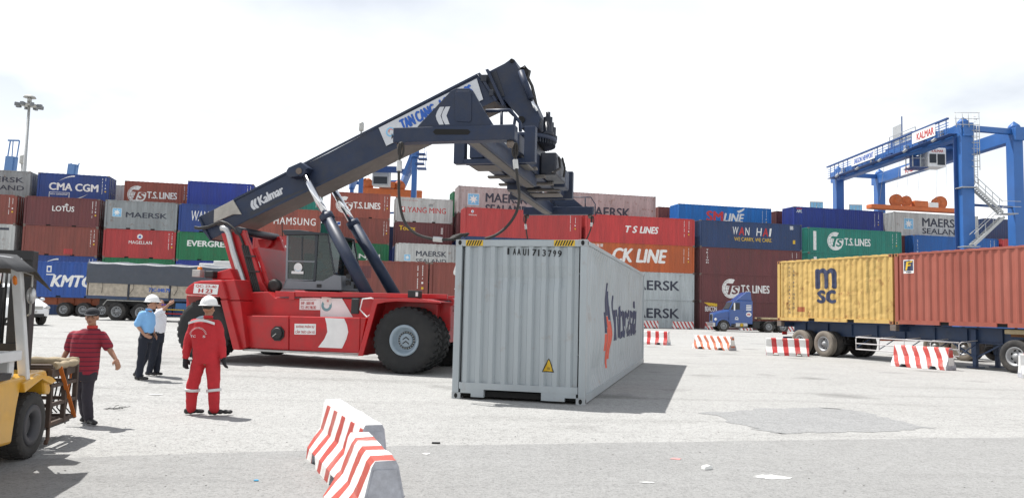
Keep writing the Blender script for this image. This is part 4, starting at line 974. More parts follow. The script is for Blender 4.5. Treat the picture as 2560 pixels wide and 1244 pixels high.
tag(b.build('valve_block', M_black, STK), kind='stuff')
MB().tube([q3(705, 553, -.6), q3(706, 590, -.6)], .012, 6).build('aerial', M_black, STK)

# ================================================================== spreader hanging from the boom head (part of the stacker) and wire slings
N_ = at_depth(1137, 338, 14.55); F_ = at_depth(1396, 528, 26.3)
SPA = math.atan2(F_.y-N_.y, F_.x-N_.x); SPC = (N_+F_)/2
HALF = ((F_-N_).xy.length)/2
SPM = Matrix.Translation((SPC.x, SPC.y, 0)) @ Matrix.Rotation(SPA, 4, 'Z')      # local x: away from the camera, y: to the left
spr = MB(); zb = 5.05
for y in (-.42, .42): spr.box((-3.0, y-.16, zb), (3.0, y+.16, zb+.55))
spr.box((-2.2, -.26, zb+.05), (2.2, .26, zb+.5))
spread = spr.build('spreader', M_boom, STK, .02)
spread.parent = STK; spread.matrix_parent_inverse = SM_.inverted(); spread.matrix_basis = SPM
def sp(mb, name, m, bevel=.01): 
    o = mb.build(name, m, spread, bevel); return o
for x, s in ((-2.9, -1), (2.9, 1)):
    b = MB(); b.box((x-.12, -.95, zb-.12), (x+.12, -.70, zb+.70)); b.box((x-.12, .70, zb-.12), (x+.12, .95, zb+.70)); b.box((x-.12, -.7, zb-.12), (x+.12, .7, zb-.02)); sp(b, 'end_frame', M_boom)
for x in (-1.7, -.6, .6, 1.7): sp(MB().box((x-.10, -.75, zb-.06), (x+.10, .75, zb-.002)), 'cross_member', M_under)
sp(MB().box((-2.6, -.70, zb-.10), (-1.9, .70, zb-.062)), 'bottom_plate', M_under); sp(MB().box((1.9, -.70, zb-.10), (2.6, .70, zb-.062)), 'bottom_plate', M_under)
ztop = 4.98; zbot = 4.70
ZN = [at_depth(1137, y_, 14.55).z for y_ in (356, 319)]; ZF = [at_depth(1396, y_, 26.3).z for y_ in (537, 518)]
for s, (z0, z1_) in ((-1, ZN), (1, ZF)):
    x = s*HALF
    sp(MB().box((x-.14, -1.19, z0), (x+.14, 1.19, z1_)), 'end_beam', M_boom, .015)
    ya = -.34 if s < 0 else .34
    b = MB(); b.box((min(x+.141 if s < 0 else .4, x-.141), ya-.17, z0+.06), (max(-.4 if s < 0 else .4, x-.141 if s > 0 else -.4), ya+.17, z0+.46)) if False else None
    x0, x1 = (x+.14, -.5) if s < 0 else (.5, x-.14)
    sp(MB().box((x0, ya-.17, z0+.02), (x1, ya+.17, z0+.40)), 'telescopic_arm', M_boom, .012)
    sp(MB().box((x0, ya-.10, z0+.004), (x1, ya+.10, z0+.019)), 'arm_wear_strip', M_under, 0)
    ct = MB(); ct.tube([(x0 if s < 0 else x1, ya-.30, z0+.30), ((x0+3.2) if s < 0 else (x1-3.2), ya-.30, z0+.34)], .05, 10); sp(ct, 'telescope_cylinder', M_chrome, 0)
    for yy in (-1.08, 1.08):
        sp(MB().lathe([(.06, z0-.001), (.075, z0-.05), (.05, z0-.12), (.0001, z0-.13)], (x, yy, 0), 'z', 12), 'twistlock', M_casting, 0)
# gusset plates above the end beams: outline from the picture plane of the near beam
def beam_pt(px, py, s):
    x = s*HALF-.10*(1 if s < 0 else -1); p = on_plane(px, py, SPM @ Vector((x, 0, 0)), SPM.to_3x3() @ Vector((1, 0, 0))); l = SPM.inverted() @ p; return (l.y, l.z)
g1 = [beam_pt(a, b_, -1) for a, b_ in [(1042, 318), (1050, 309), (1128, 226), (1140, 221), (1172, 221), (1182, 227), (1205, 268), (1234, 314), (1234, 318)]]
sp(MB().prism(g1, -HALF-.10, -HALF-.0, axis='x'), 'gusset_plate', M_boom, .01)
g1b = [beam_pt(a, b_, -1) for a, b_ in [(1142, 228), (1174, 228), (1179, 234), (1179, 301), (1174, 306), (1142, 304), (1138, 299), (1138, 234)]]
sp(MB().prism(g1b, -HALF-.118, -HALF-.101, axis='x'), 'access_cover', M_boom, .008)
P = Print(); o_ = beam_pt(1094, 312, -1)
chevron(P, .34, M_lg); P.build('logo', lambda u, v, l: (-HALF-.104, o_[0]-u, o_[1]+v), spread)
slot = [beam_pt(a, b_, -1) for a, b_ in [(1090, 324), (1172, 325), (1178, 331), (1172, 338), (1090, 338), (1084, 331)]]
sp(MB().prism(slot, -HALF-.144, -HALF-.141, axis='x'), 'beam_slot', M_dark, 0)
g2 = [beam_pt(a, b_, 1) for a, b_ in [(1349, 519), (1375, 487), (1382, 468), (1397, 466), (1458, 517), (1458, 519)]]
sp(MB().prism(g2, HALF-.02, HALF+.10, axis='x'), 'gusset_plate', M_boom, .01)
# guard frames
def bt3(px, py, s, dx): y, z = beam_pt(px, py, s); return (s*HALF+dx, y, z)
for dx in (.12,):
    sp(MB().tube([bt3(1207, 270, -1, dx), bt3(1268, 268, -1, dx), bt3(1279, 280, -1, dx), bt3(1294, 300, -1, dx), bt3(1295, 322, -1, dx)], .035, 6), 'guard_frame', M_boom, 0)
    sp(MB().tube([bt3(1247, 270, -1, dx), bt3(1247, 318, -1, dx)], .03, 6), 'guard_post', M_boom, 0)
    sp(MB().tube([bt3(1282, 285, -1, dx), bt3(1277, 318, -1, dx)], .03, 6), 'guard_post', M_boom, 0)
sp(MB().tube([bt3(1430, 494, 1, 0), bt3(1478, 494, 1, 0), bt3(1489, 511, 1, 0), bt3(1489, 540, 1, 0)], .02, 6), 'guard_rail', M_boom, 0)
sp(MB().tube([bt3(1464, 494, 1, 0), bt3(1464, 520, 1, 0)], .02, 6), 'guard_post', M_boom, 0)
# slewing ring and motors between head and spreader
rz0 = 6.02
hc = SPM.inverted() @ (SM_ @ Vector((q(1322, 320, 0)[0], 0, 0)))
b = MB(); b.lathe([(.85, rz0), (.88, rz0+.03), (.88, rz0+.10), (.80, rz0+.12), (.0001, rz0+.12)], (hc.x*.5, hc.y*.5, 0), 'z', 40); sp(b, 'slewing_ring', M_boom, 0)
b = MB()
for k in range(60):
    a = 2*math.pi*k/60; b.box((-.012, .80, rz0-.10), (.012, .845, rz0-.002), 0, Matrix.Translation((hc.x*.5, hc.y*.5, 0)) @ Matrix.Rotation(a, 4, 'Z'))
b.lathe([(.80, rz0-.10), (.80, rz0-.004)], (hc.x*.5, hc.y*.5, 0), 'z', 40); tag(sp(b, 'ring_gear', M_boomdk, 0), kind='stuff')
sp(MB().box((-.75, -.5, zb+.551), (.75, .5, rz0-.101)), 'slew_pedestal', M_boomdk, .02)
for (dx, dy, h) in ((-.2, -.68, .62), (.25, -.70, .45)):
    b = MB(); b.lathe([(.16, rz0+.12), (.16, rz0+.22), (.12, rz0+.24), (.12, rz0+h), (.06, rz0+h+.02), (.06, rz0+h+.14), (.0001, rz0+h+.14)], (hc.x*.5+dx, hc.y*.5+dy, 0), 'z', 16); sp(b, 'slew_motor', M_boomdk, 0)
sp(MB().box((-.55, -1.02, zb+.02), (.95, -.60, zb+.60)), 'hydraulic_box', M_boomdk, .04)
sp(MB().box((1.2, -.98, zb-.02), (1.9, -.60, zb+.50)), 'hydraulic_box', M_boom, .04)
sp(MB().tube([(-.4, -1.06, zb+.5), (-.5, -1.12, zb+.2), (-1.0, -1.0, zb-.02)], .03, 6), 'hydraulic_hose', M_hose, 0)
sp(MB().tube([(.2, -1.05, zb+.6), (.35, -1.10, zb+.35), (.3, -1.08, zb+.1)], .03, 6), 'hydraulic_hose', M_hose, 0)
# -- wire slings
M_rope = mat('wire_rope', (.045, .042, .040), .6, .3, var=.3, bump=.6, bscale=160)
M_sleeve = mat('sling_sleeve', (.55, .55, .54), .4, .5, var=.15)
def sling(label, pts, sleeves, r=.022):
    t = thing('wire_sling', label, 'sling', pts[0], group='wire slings under the spreader'); o = Vector(pts[0])
    n = []                                          # smooth the curve
    P4 = [Vector(p) for p in pts]
    for i in range(len(P4)-1):
        p0, p1, p2, p3 = P4[max(i-1, 0)], P4[i], P4[i+1], P4[min(i+2, len(P4)-1)]
        for k in range(6):
            s = k/6; n.append(.5*((2*p1)+(p2-p0)*s+(2*p0-5*p1+4*p2-p3)*s*s+(3*p1-p0-3*p2+p3)*s**3))
    n.append(P4[-1])
    MB().tube([p-o for p in n], r, 8).build('rope', M_rope, t)
    for a, b_ in sleeves: MB().tube([Vector(a)-o, Vector(b_)-o], r*1.9, 10).build('sleeve', M_sleeve, t, .004)
    e = n[0]-o; d_ = (Vector(pts[1])-Vector(pts[0]))
    loop = [e+Vector((.05*math.sin(a), 0, -.14+.14*math.cos(a))) for a in [R(30*k) for k in range(13)]]
    MB().tube(loop, r*.8, 6).build('eye_loop', M_rope, t); return t
dn = 14.52
gtl = Vector((-1.034, 14.34, HC))
A = lambda a, b_, d: at_depth(a, b_, d)
sling('long wire sling from the near beam left end to the container corner', [A(1003, 356, dn), A(998, 400, dn), A(997, 450, dn), A(999, 505, dn), A(1012, 555, dn-.03), A(1042, 585, dn-.06), A(1090, 598, dn-.1), A(1128, 598, dn-.1), A(1150, 596, dn+.02)], [(A(998, 402, dn), A(998, 428, dn)), (A(1083, 597, dn-.09), A(1106, 599, dn-.1))], .027)
sling('wire sling from the near beam right end curving onto the container roof', [A(1288, 356, dn), A(1289, 400, dn), A(1294, 450, dn), A(1298, 490, dn), A(1291, 530, dn), A(1268, 565, dn), A(1240, 587, dn), A(1212, 597, dn)], [(A(1288, 399, dn), A(1290, 422, dn))], .027)
df = 26.0
sling('short wire sling at the far beam left end', [A(1313, 536, df), A(1314, 560, df), A(1317, 585, df), A(1320, 601, df)], [(A(1314, 560, df), A(1315, 573, df))], .022)
sling('short wire sling at the far beam right end', [A(1481, 540, df), A(1479, 560, df), A(1476, 575, df), A(1470, 590, df), A(1464, 602, df)], [(A(1479, 556, df), A(1478, 566, df))], .022)
# shackle knot lying on the container corner
t = thing('lifting_shackle', 'black lifting shackle knot on the left corner of the grey container', 'shackle', (-.98, 14.43, HC))
for k in range(6):
    a = [Vector((.10*math.cos(R(40*i+25*k))+.03*k-.08, .06*math.sin(R(31*i+50*k)), .05+.045*math.sin(R(52*i+33*k))+.008*k)) for i in range(9)]
    MB().tube(a, .016, 6).build('chain_link', M_rope, t)

# ================================================================== trucks, trailers, car
M_tblue = mat('trailer_blue_paint', (.028, .055, .12), .5, var=.15, dirt=.4, dirtcol=(.07, .075, .085))
M_torange = mat('trailer_orange_paint', (.32, .085, .035), .6, var=.2, dirt=.5)
M_ttyre = mat('truck_tyre', (.028, .027, .027), .85, var=.2, dirt=.6, dirtcol=(.14, .125, .105))
M_dusty = mat('dusty_tyre', (.20, .175, .145), .9, var=.2, dirt=.5, dirtcol=(.06, .055, .05))
M_trim = mat('truck_rim', (.34, .35, .36), .5, .3, var=.15, dirt=.4)
M_railw = mat('faded_white_rail', (.50, .48, .48), .6, var=.15, rust=.2)
WM = {}
def truck_wheel(parent, c, side, r=.52, w=.28, tm=None):
    tm = tm or M_ttyre; key = (r, w, side, tm.name)
    if key not in WM:
        t = MB(); k = w/2; rr = r*.56
        t.lathe([(rr, -k*.8), (rr+.03, -k*.95), (r*.82, -k), (r*.95, -k*.9), (r, -k*.72), (r, -k*.36), (r-.012, -k*.33), (r-.012, -k*.28), (r, -k*.25), (r, k*.25), (r-.012, k*.28), (r-.012, k*.33), (r, k*.36), (r, k*.72), (r*.95, k*.9), (r*.82, k), (rr+.03, k*.95), (rr, k*.8)], axis='y', seg=36, cap=False)
        f = side*k; m = MB(); m.lathe([(rr+.015, f*.86), (rr, f*.96), (rr-.03, f*.8), (rr-.05, f*.1), (rr*.62, f*.0), (rr*.55, f*.15), (rr*.36, f*.2), (rr*.34, f*.75), (.0001, f*.8)], axis='y', seg=28, cap=False)
        for i in range(8):
            a = 2*math.pi*(i+.5)/8; m.lathe([(.05, f*.06), (.0001, f*.07)], (math.cos(a)*rr*.73, 0, math.sin(a)*rr*.73), 'y', 8, 1)
        WM[key] = (t.mesh('wheel', tm), m.mesh('rim', [M_trim, M_dark]))
    o = link('wheel', WM[key][0], parent); o.location = c; link('rim', WM[key][1], o); return o
def trailer(label, loc, ang, length, axles, color, y0=0., width=2.44, beam=(.85, 1.37), bolsters=(.1, 6.05, 12.1), guard=None, legs=None, tm=None, ry=0, group=None):
    """local: x along the trailer from its rear, y across from the near side"""
    t = thing('container_trailer', label, 'trailer', loc, ang, group, ry=ry)
    for y in (width/2-.50, width/2+.50):
        b = MB(); b.box((.25, y-.015, beam[0]), (length, y+.015, beam[1])); b.box((.25, y-.09, beam[1]-.03), (length, y+.09, beam[1])); b.box((.25, y-.09, beam[0]), (length, y+.09, beam[0]+.03))
        x = 1.0
        while x < length: b.box((x-.012, y-.085, beam[0]+.03), (x+.012, y+.085, beam[1]-.03)); x += 1.25
        b.build('main_beam', color, t)
    for x in bolsters:
        MB().box((x-.09, .02, beam[1]-.22), (x+.09, width-.02, beam[1]-.002)).build('bolster', color, t, .01)
        for y in (.09, width-.09): MB().box((x-.13, y-.09, beam[1]-.20), (x+.13, y+.09, beam[1]+.012)).build('twistlock_box', M_casting, t, .01)
    x = 1.6
    while x < length: MB().box((x-.04, width/2-.49, beam[0]+.1), (x+.04, width/2+.49, beam[0]+.3)).build('cross_member', color, t); x += 2.2
    for x in axles:
        MB().tube([(x, .2, .52), (x, width-.2, .52)], .075, 10).build('axle', M_black, t)
        for y, s in ((.14, -1), (.47, -1), (width-.14, 1), (width-.47, 1)): truck_wheel(t, (x, y, .52), s, tm=tm if y < .2 else None)
        for y in (width/2-.5, width/2+.5): MB().box((x-.45, y-.05, .55), (x+.45, y+.05, .70)).build('leaf_spring', M_black, t, .01)
    MB().box((.16, .15, .60), (.22, width-.15, .72)).build('rear_bumper', color, t, .01)
    for y in (.25, width-.25): MB().box((.14, y-.13, .80), (.18, y+.13, .93)).build('tail_lamp', mat('tail_lamp_red', (.4, .02, .02), .3), t, .01)
    if guard:
        x0, x1 = guard
        for z in (.40, .62, .86): MB().tube([(x0, .06, z), (x1, .06, z)], .022, 8).build('guard_rail', M_railw, t)
        n = 5
        for i in range(n):
            x = x0+(x1-x0)*i/(n-1)
            MB().tube([(x, .06, .39), (x, .06, .80), (x+.05, .10, .87), (x+.3, .55, .95)], .02, 6).build('guard_post', M_railw, t); MB().tube([(x, .06, .45), (x+.35, .6, .9)], .018, 6).build('guard_brace', color, t)
    if legs:
        for y in (width/2-.55, width/2+.55):
            b = MB(); b.box((legs-.09, y-.09, .45), (legs+.09, y+.09, beam[1]-.05)); b.box((legs-.065, y-.065, .07), (legs+.065, y+.065, .45)); b.box((legs-.22, y-.16, .03), (legs+.22, y+.16, .07)); b.build('landing_leg', color, t, .01)
        for a, b_ in (((legs-.9, .5), (legs, .1)), ((legs+.9, .5), (legs, .1))): MB().bar((a[0], width/2-.5, beam[0]), (b_[0], width/2-.55, .35), .05).build('leg_brace', color, t)
    return t
YN = Vector((-math.sin(YANG), math.cos(YANG), 0))
def yl(px, py, y=.1):
    p = on_plane(px, py, YC+YN*y, YN); return (p-YC).dot(YE)
xa = [yl(2003, 852), yl(2062, 856)]
gx = (yl(2142, 860), yl(2400, 865)); lx = yl(2440, 880, .7)
trailer('blue container trailer carrying the yellow and the red-brown container', (YC.x, YC.y, 0), YANG, 12.4, xa, M_tblue, guard=gx, legs=lx, tm=M_dusty)
# orange empty trailer behind it
o2 = Vector((YC.x, YC.y, 0))+YN*4.6+YE*1.0
trailer('empty orange trailer standing behind the blue trailer', o2, YANG, 12.2, [3.0, 4.3], M_torange, beam=(.80, 1.15), legs=8.5, tm=M_dusty)
# --- bonneted tractor unit, local x forward
def tractor(label, loc, ang, m, signs=True):
    t = thing('tractor_unit', label, 'truck', loc, ang)
    body = MB(); hw = 1.02
    secs = [(3.30, .80, 1.62, .80), (3.22, .78, 1.72, .88), (2.6, .78, 1.92, .92), (1.95, .78, 2.05, .98)]
    for x, z0, z1_, w in secs: body.v += [(x, -w, z0), (x, -w, z1_-.18), (x, -w*.86, z1_), (x, w*.86, z1_), (x, w, z1_-.18), (x, w, z0)]
    for i in range(3):
        for k in range(5): body.f.append([i*6+k, i*6+k+1, (i+1)*6+k+1, (i+1)*6+k]); body.m.append(0); body.sm.append(False)
    body.f.append([0, 1, 2, 3, 4, 5]); body.m.append(0); body.sm.append(False)
    bo_ = body.build('bonnet', m, t, .03)
    MB().prism([(1.95, .72), (1.95, 2.02), (1.55, 2.78), (1.40, 2.86), (.3, 2.90), (-.25, 2.90), (-.25, .72)], -1.12, 1.12).build('cab', m, t, .05)
    MB().prism([(1.30, 2.88), (1.18, 2.98), (.35, 3.66), (.05, 3.74), (-.12, 3.70), (-.22, 2.88)], -.98, .98).build('roof_fairing', m, t, .06)
    MB().add([(1.965, -.98, 2.10), (1.965, .98, 2.10), (1.575, .92, 2.76), (1.575, -.92, 2.76)], [(0, 1, 2, 3)]).build('windscreen', M_cabdk, t)
    for s in (-1, 1):
        MB().prism([(1.80, 2.05), (1.52, 2.68), (.95, 2.68), (.95, 2.05)], s*1.124, s*1.126).build('side_window', M_cabdk, t)
        MB().prism([(1.86, .80), (1.86, 2.03), (.92, 2.03), (.92, .80)], s*1.122, s*1.124).build('door', m, t)
        b = MB(); b.box((1.45, s*1.30-.06, 1.95), (1.55, s*1.30+.10, 2.65)); b.build('wing_mirror', M_white, t, .03); MB().bar((1.5, s*1.12, 2.0), (1.5, s*1.3, 2.0), .03).build('mirror_arm', M_step, t)
        fe = MB(); arc = [(2.45+.72*math.cos(R(a)), .52+.68*math.sin(R(a))) for a in range(-5, 186, 12)]; inn = [(2.45+.60*math.cos(R(a)), .52+.57*math.sin(R(a))) for a in range(185, -6, -12)]
        fe.prism(arc+inn, s*.72, s*1.16).build('front_fender', m, t, .02)
        MB().ell((3.12, s*.80, 1.10), (.14, .16, .17)).build('headlamp', M_white, t)
        MB().tube([(.25, s*.92, .62), (1.35, s*.92, .62)], .30, 18).build('fuel_tank', M_galv, t, .02)
        truck_wheel(t, (2.45, s*1.0, .52), s, .52, .28)
        for x in (-1.75, -3.05):
            for y in (1.05, .72): truck_wheel(t, (x, s*y, .52), s)
        MB().bar((2.9, s*.42, .88), (-3.7, s*.42, .88), .09, .26).build('frame_rail', M_black, t)
        MB().box((-.9, s*.95-.2, .35), (-.3, s*.95+.2, .95)).build('side_step', M_black, t, .02)
    MB().box((3.20, -1.10, .42), (3.45, 1.10, .80)).build('bumper', M_galv, t, .05)
    g_ = MB(); g_.box((3.27, -.45, .88), (3.34, .45, 1.60)); gr = g_.build('grille', M_galv, t, .04)
    for k in range(8): MB().box((3.342, -.40+k*.107, .94), (3.35, -.36+k*.107, 1.54)).build('grille_bar', M_black, gr)
    MB().box((-3.6, -.55, 1.12), (-.9, .55, 1.20)).build('load_beam', M_yelcast, t, .01); MB().box((-3.5, -1.0, 1.21), (-1.1, 1.0, 1.36)).build('chassis_head', mat('tan_timber', (.40, .33, .20), .8, var=.3), t, .02)
    if signs:
        for s, y in ((-1, -1.128), (1, 1.128)):
            sg = -s
            for (u, v, r_, nm_) in ((.12, 1.62, .20, 'round_sign'),):
                P = Print(); P.disc(0, 0, r_*1.25, WHITE, 0, .85); P.text('HTK', -r_*.75, -r_*.4, r_*1.5, r_*.75, REDP, .08); P.build(nm_, lambda a, b_, l: (.12+a*s*-1 if s > 0 else .12+a, y+s*.003*(l+1), 1.62+b_), t)
            P = Print()
            for k in range(4): P.rect(-.13, 2.0+k*.14, .36, 2.08+k*.14, WHITE)
            tag(P.build('side_lettering', lambda a, b_, l: (a, y+s*.003, b_), t), kind='stuff')
            P = Print(); P.ring(1.25, 1.22, .10, .16, WHITE, 0, 0, 180); P.rect(1.09, 1.10, 1.41, 1.19, WHITE); P.build('door_emblem', lambda a, b_, l: (a, y+s*.003, b_), t)
            MB().lathe([(.18, s*1.222), (.0001, s*1.223)], (.8, 0, .62), 'y', 18).build('tank_label', YELP, t)
    return t
M_truckblue = mat('truck_blue_paint', (.016, .07, .26), .3, var=.08, coat=.6, dirt=.15)
p = on_ground(1865, 826); cx = at_depth(1866, 800, 74)
tractor('blue bonneted tractor truck parked before the maroon containers', (cx.x, 74, gz(cx.x, 74)), math.pi, M_truckblue)
M_truckor = mat('truck_orange_paint', (.42, .09, .03), .35, var=.1, coat=.4)
fr = Vector((YC.x, YC.y, 0))+YE*(yl(2552, 890)+2.9)+YN*1.22
tractor('orange tractor truck cut by the right edge, pulling the blue trailer', fr, YANG, M_truckor, False)
# --- left: container on an orange trailer
kc = at_depth(76, 738, 57); kz = gz(kc.x, 57)
KA = .012
def kart(P, L, H): P.text('KMTC', .235*L, .30*H, .50*L, .32*H, WHITE, .055, .25)
def kart2(P, L, H): P.rect(.17*L, .70*H, .23*L, .88*H, WHITE); P.rect(.185*L, .73*H, .215*L, .84*H, CT['kmtc'], 1)
kart2.nm = 'logo'
def kart3(P, L, H): P.rect(.17*L, .62*H, .27*L, .65*H, WHITE)
container('blue container with white italic letters on the orange trailer, left side', 'kmtc', L20, S, (kc.x, 57, kz+1.40), KA, [kart, kart2, kart3])
trailer('orange container trailer under the blue container, left side', (kc.x-3.2, 57, kz), KA, 12.4, [5.6, 7.0, 8.4], M_torange, beam=(.85, 1.37), bolsters=(.1, 3.3, 9.2, 12.3))
# --- two brown containers on a trailer behind the stacker
mc = at_depth(801, 700, 44); mz = gz(-8, 44)
def uas(P, L, H): P.text('U', .23*L, .72*H, .10*L, .22*H, WHITE, .08, .3); 
uas2 = [T('A', .235, .42, .34, .64, WHITE, False, bold=.03, shear=.3)[0], T('S', .235, .10, .34, .34, WHITE, False, bold=.08, shear=.3)[0]]
container('brown container with white codes behind the front wheel fender', 'brown', L20, S, (mc.x, 44, mz+1.40), .0, [only_codes, repaint(.30, .62, .47, .88, CT['maroon'])])
container('brown container with big white vertical letters beside the grey container', 'brown', L20, S, (mc.x+L20+.08, 44, mz+1.40), .0, [uas]+uas2)
trailer('blue trailer under the two brown containers behind the stacker', (mc.x, 44, mz), 0, 12.4, [1.5, 2.8], M_tblue, legs=9.0)
# --- truck with grey tarpaulin
tz = 43.0; tl = at_depth(214, 735, tz); tgz = gz(tl.x+4, tz)
TT = thing('tarpaulin_truck', 'long open truck with pale board sides under a dark grey tarpaulin', 'truck', (tl.x, tz, tgz), 0, ry=.014)
M_boards = mat('weathered_boards', (.42, .37, .30), .75, var=.28, vscale=5, dirt=.5, dirtcol=(.22, .20, .18))
M_tarp = mat('grey_tarpaulin', (.055, .065, .085), .5, var=.12, dirt=.25, dirtcol=(.10, .10, .11), bump=.25, bscale=6)
TLn = 9.2
MB().box((0, .02, 1.18), (TLn, 2.43, 1.32)).build('bed_frame', M_tblue, TT, .01)
x = .05; np_ = 4; pw = (TLn-.1)/np_
for i in range(np_):
    for yy in (0., 2.42):
        pn = MB().box((x+.06, yy-.0, 1.34), (x+pw-.06, yy+.03, 2.06)).build('side_gate', M_boards, TT)
        for k in range(6):
            MB().box((x+.07, yy-.014, 1.35+k*.118), (x+pw-.07, yy-.001, 1.35+k*.118+.104)).build('plank', M_boards, pn)
    for yy in (-.02, 2.43): MB().box((x+pw-.05, yy, 1.18), (x+pw+.05, yy+.04, 2.3)).build('post', M_boomdk, TT)
    x += pw
MB().box((0, 0, 1.34), (.04, 2.44, 2.06)).build('tail_gate', M_boards, TT)
tp = MB(); nx_, prof_ = 46, [(-.05, 2.02), (-.05, 2.3), (-.045, 2.7), (-.04, 3.05), (.0, 3.16), (.2, 3.2), (.8, 3.26), (1.22, 3.28), (1.7, 3.26), (2.3, 3.2), (2.46, 3.1), (2.48, 2.5), (2.48, 2.02)]
for i in range(nx_+1):
    u = i/nx_; X = -.03+u*(TLn+.06)
    for j, (y, z) in enumerate(prof_):
        n = mnoise.noise(Vector((X*1.1, z*1.2, j*.1))); sag = -.05*abs(math.sin(u*math.pi*6)) if 4 <= j <= 9 else 0
        tp.v.append((X, y+(-.025*n if j < 5 else .02*n), z+sag+.03*n))
m_ = len(prof_)
for i in range(nx_):
    for j in range(m_-1): tp.f.append([i*m_+j, (i+1)*m_+j, (i+1)*m_+j+1, i*m_+j+1]); tp.m.append(0); tp.sm.append(True)
tp.f.append(list(range(m_))); tp.m.append(0); tp.sm.append(False); tp.f.append([nx_*m_+j for j in range(m_)][::-1]); tp.m.append(0); tp.sm.append(False)
tp.build('tarpaulin', M_tarp, TT)
for x in (.9, 2.6, 3.6, 5.0, 6.4, 7.6): MB().tube([(x, -.07, 2.05), (x+.03, -.075, 1.8), (x+random.uniform(-.25, .15), -.05, 1.5)], .012, 5).build('tie_rope', M_black, TT)
P = Print(); P.text('73C-048.79', 0, 0, 1.15, .20, BLUEP, .05); P.build('plate_lettering', lambda u, v, l: (3.45+u, -.018-.003*l, 1.66+v), TT)
wx = at_depth(290, 775, tz).x-tl.x
for x in (wx, wx+1.32):
    for y, s in ((.14, -1), (.46, -1), (2.30, 1), (1.98, 1)): truck_wheel(TT, (x, y, .50), s, .50)
for y, s in ((.16, -1), (2.28, 1)): truck_wheel(TT, (TLn+1.0, y, .50), s, .50)
for y in (.75, 1.7): MB().box((.4, y-.05, .85), (TLn+1.6, y+.05, 1.18)).build('frame_rail', M_black, TT)
MB().tube([(wx-.75, .02, .85), (wx-.55, .02, 1.12), (wx+1.9, .02, 1.12)], .03, 6).build('mudguard', M_step, TT)
MB().box((4.9, .1, .62), (6.3, .6, 1.1)).build('side_tank', mat('tank_blue', (.03, .12, .30), .4), TT, .04)
MB().tube([(4.2, .03, .72), (7.2, .03, .72)], .035, 6).build('side_guard', mat('guard_yellow', (.6, .40, .03), .5), TT); MB().tube([(4.2, .03, .50), (7.2, .03, .50)], .035, 6).build('side_guard', REDP, TT)
MB().prism([(TLn+.1, .7), (TLn+2.0, .7), (TLn+2.0, 1.7), (TLn+1.75, 2.6), (TLn+1.6, 2.75), (TLn+.1, 2.75)], .03, 2.41).build('cab', M_white, TT, .06)
MB().add([(TLn+2.005, .2, 1.72), (TLn+2.005, 2.24, 1.72), (TLn+1.77, 2.2, 2.55), (TLn+1.77, .24, 2.55)], [(0, 1, 2, 3)]).build('windscreen', M_cabdk, TT)
for yy in (.026, 2.414): MB().prism([(TLn+.5, 1.75), (TLn+1.85, 1.75), (TLn+1.66, 2.5), (TLn+.5, 2.5)], yy-.003, yy+.003).build('side_window', M_cabdk, TT)
# --- white box truck behind, only its roof shows
wt = at_depth(497, 668, 50); WTK = thing('box_truck', 'white box truck whose roof shows above the tarpaulin', 'truck', (wt.x, 50, gz(wt.x, 50)))
MB().box((0, 0, 1.0), (4.6, 2.3, 3.62)).build('box_body', M_white, WTK, .04); MB().box((.9, .05, 3.621), (4.4, 2.2, 3.80)).build('roof_unit', M_white, WTK, .03)
MB().prism([(4.7, .6), (6.3, .6), (6.3, 1.5), (6.05, 2.4), (5.9, 2.55), (4.7, 2.6)], .05, 2.25).build('cab', M_white, WTK, .06)
MB().add([(6.305, .2, 1.55), (6.305, 2.1, 1.55), (6.07, 2.05, 2.35), (6.07, .25, 2.35)], [(0, 1, 2, 3)]).build('windscreen', M_cabdk, WTK)
MB().box((.1, .6, .7), (6.0, 1.7, .98)).build('chassis', M_black, WTK)
for x in (1.2, 5.5):
    for y, s in ((.15, -1), (2.15, 1)): truck_wheel(WTK, (x, y, .45), s, .45)
# --- white people carrier at the left, seen from its front right
CA = thing('parked_car', 'white people carrier with dark grille behind the forklift pillar', 'car', (0, 0, 0))
M_carw = mat('car_white_paint', (.72, .73, .74), .25, var=.03, coat=.8)
secs = [(-2.20, .55, 1.00, 1.05, .60, .50), (-2.10, .35, 1.00, 1.60, .80, .62), (-1.5, .30, 1.02, 1.74, .86, .66), (-.2, .28, 1.0, 1.76, .87, .66), (.55, .28, .99, 1.66, .87, .62), (1.25, .28, .98, 1.04, .87, .76), (1.9, .30, .88, .93, .84, .70), (2.15, .34, .74, .80, .74, .60), (2.24, .42, .62, .66, .62, .5)]
cb = MB()
for x, z0, zb_, zt, w, wt_ in secs: cb.v += [(x, -w*.92, z0), (x, -w, z0+.18), (x, -w, zb_*.8), (x, -w*.97, zb_), (x, -wt_, zt-.04), (x, -wt_*.8, zt), (x, wt_*.8, zt), (x, wt_, zt-.04), (x, w*.97, zb_), (x, w, zb_*.8), (x, w, z0+.18), (x, w*.92, z0)]
for i in range(len(secs)-1):
    for k in range(11):
        gl = 1 if (k in (3, 7) and 1 <= i <= 4) or (k in (4, 5, 6) and i == 4) else 0
        cb.f.append([i*12+k, i*12+k+1, (i+1)*12+k+1, (i+1)*12+k]); cb.m.append(gl); cb.sm.append(True)
cb.f.append(list(range(12))); cb.m.append(0); cb.sm.append(False); cb.f.append([(len(secs)-1)*12+k for k in range(12)][::-1]); cb.m.append(0); cb.sm.append(False)
cbo = cb.build('body', [M_carw, M_cabdk], CA); sb = cbo.modifiers.new('sub', 'SUBSURF'); sb.levels = 1; sb.render_levels = 1
MB().box((2.19, -.44, .66), (2.235, .44, .80)).build('grille', M_step, CA, .02); MB().box((2.20, -.50, .34), (2.245, .50, .48)).build('lower_grille', M_black, CA, .02)
MB().box((2.236, -.25, .50), (2.25, .25, .61)).build('number_plate', M_white, CA)
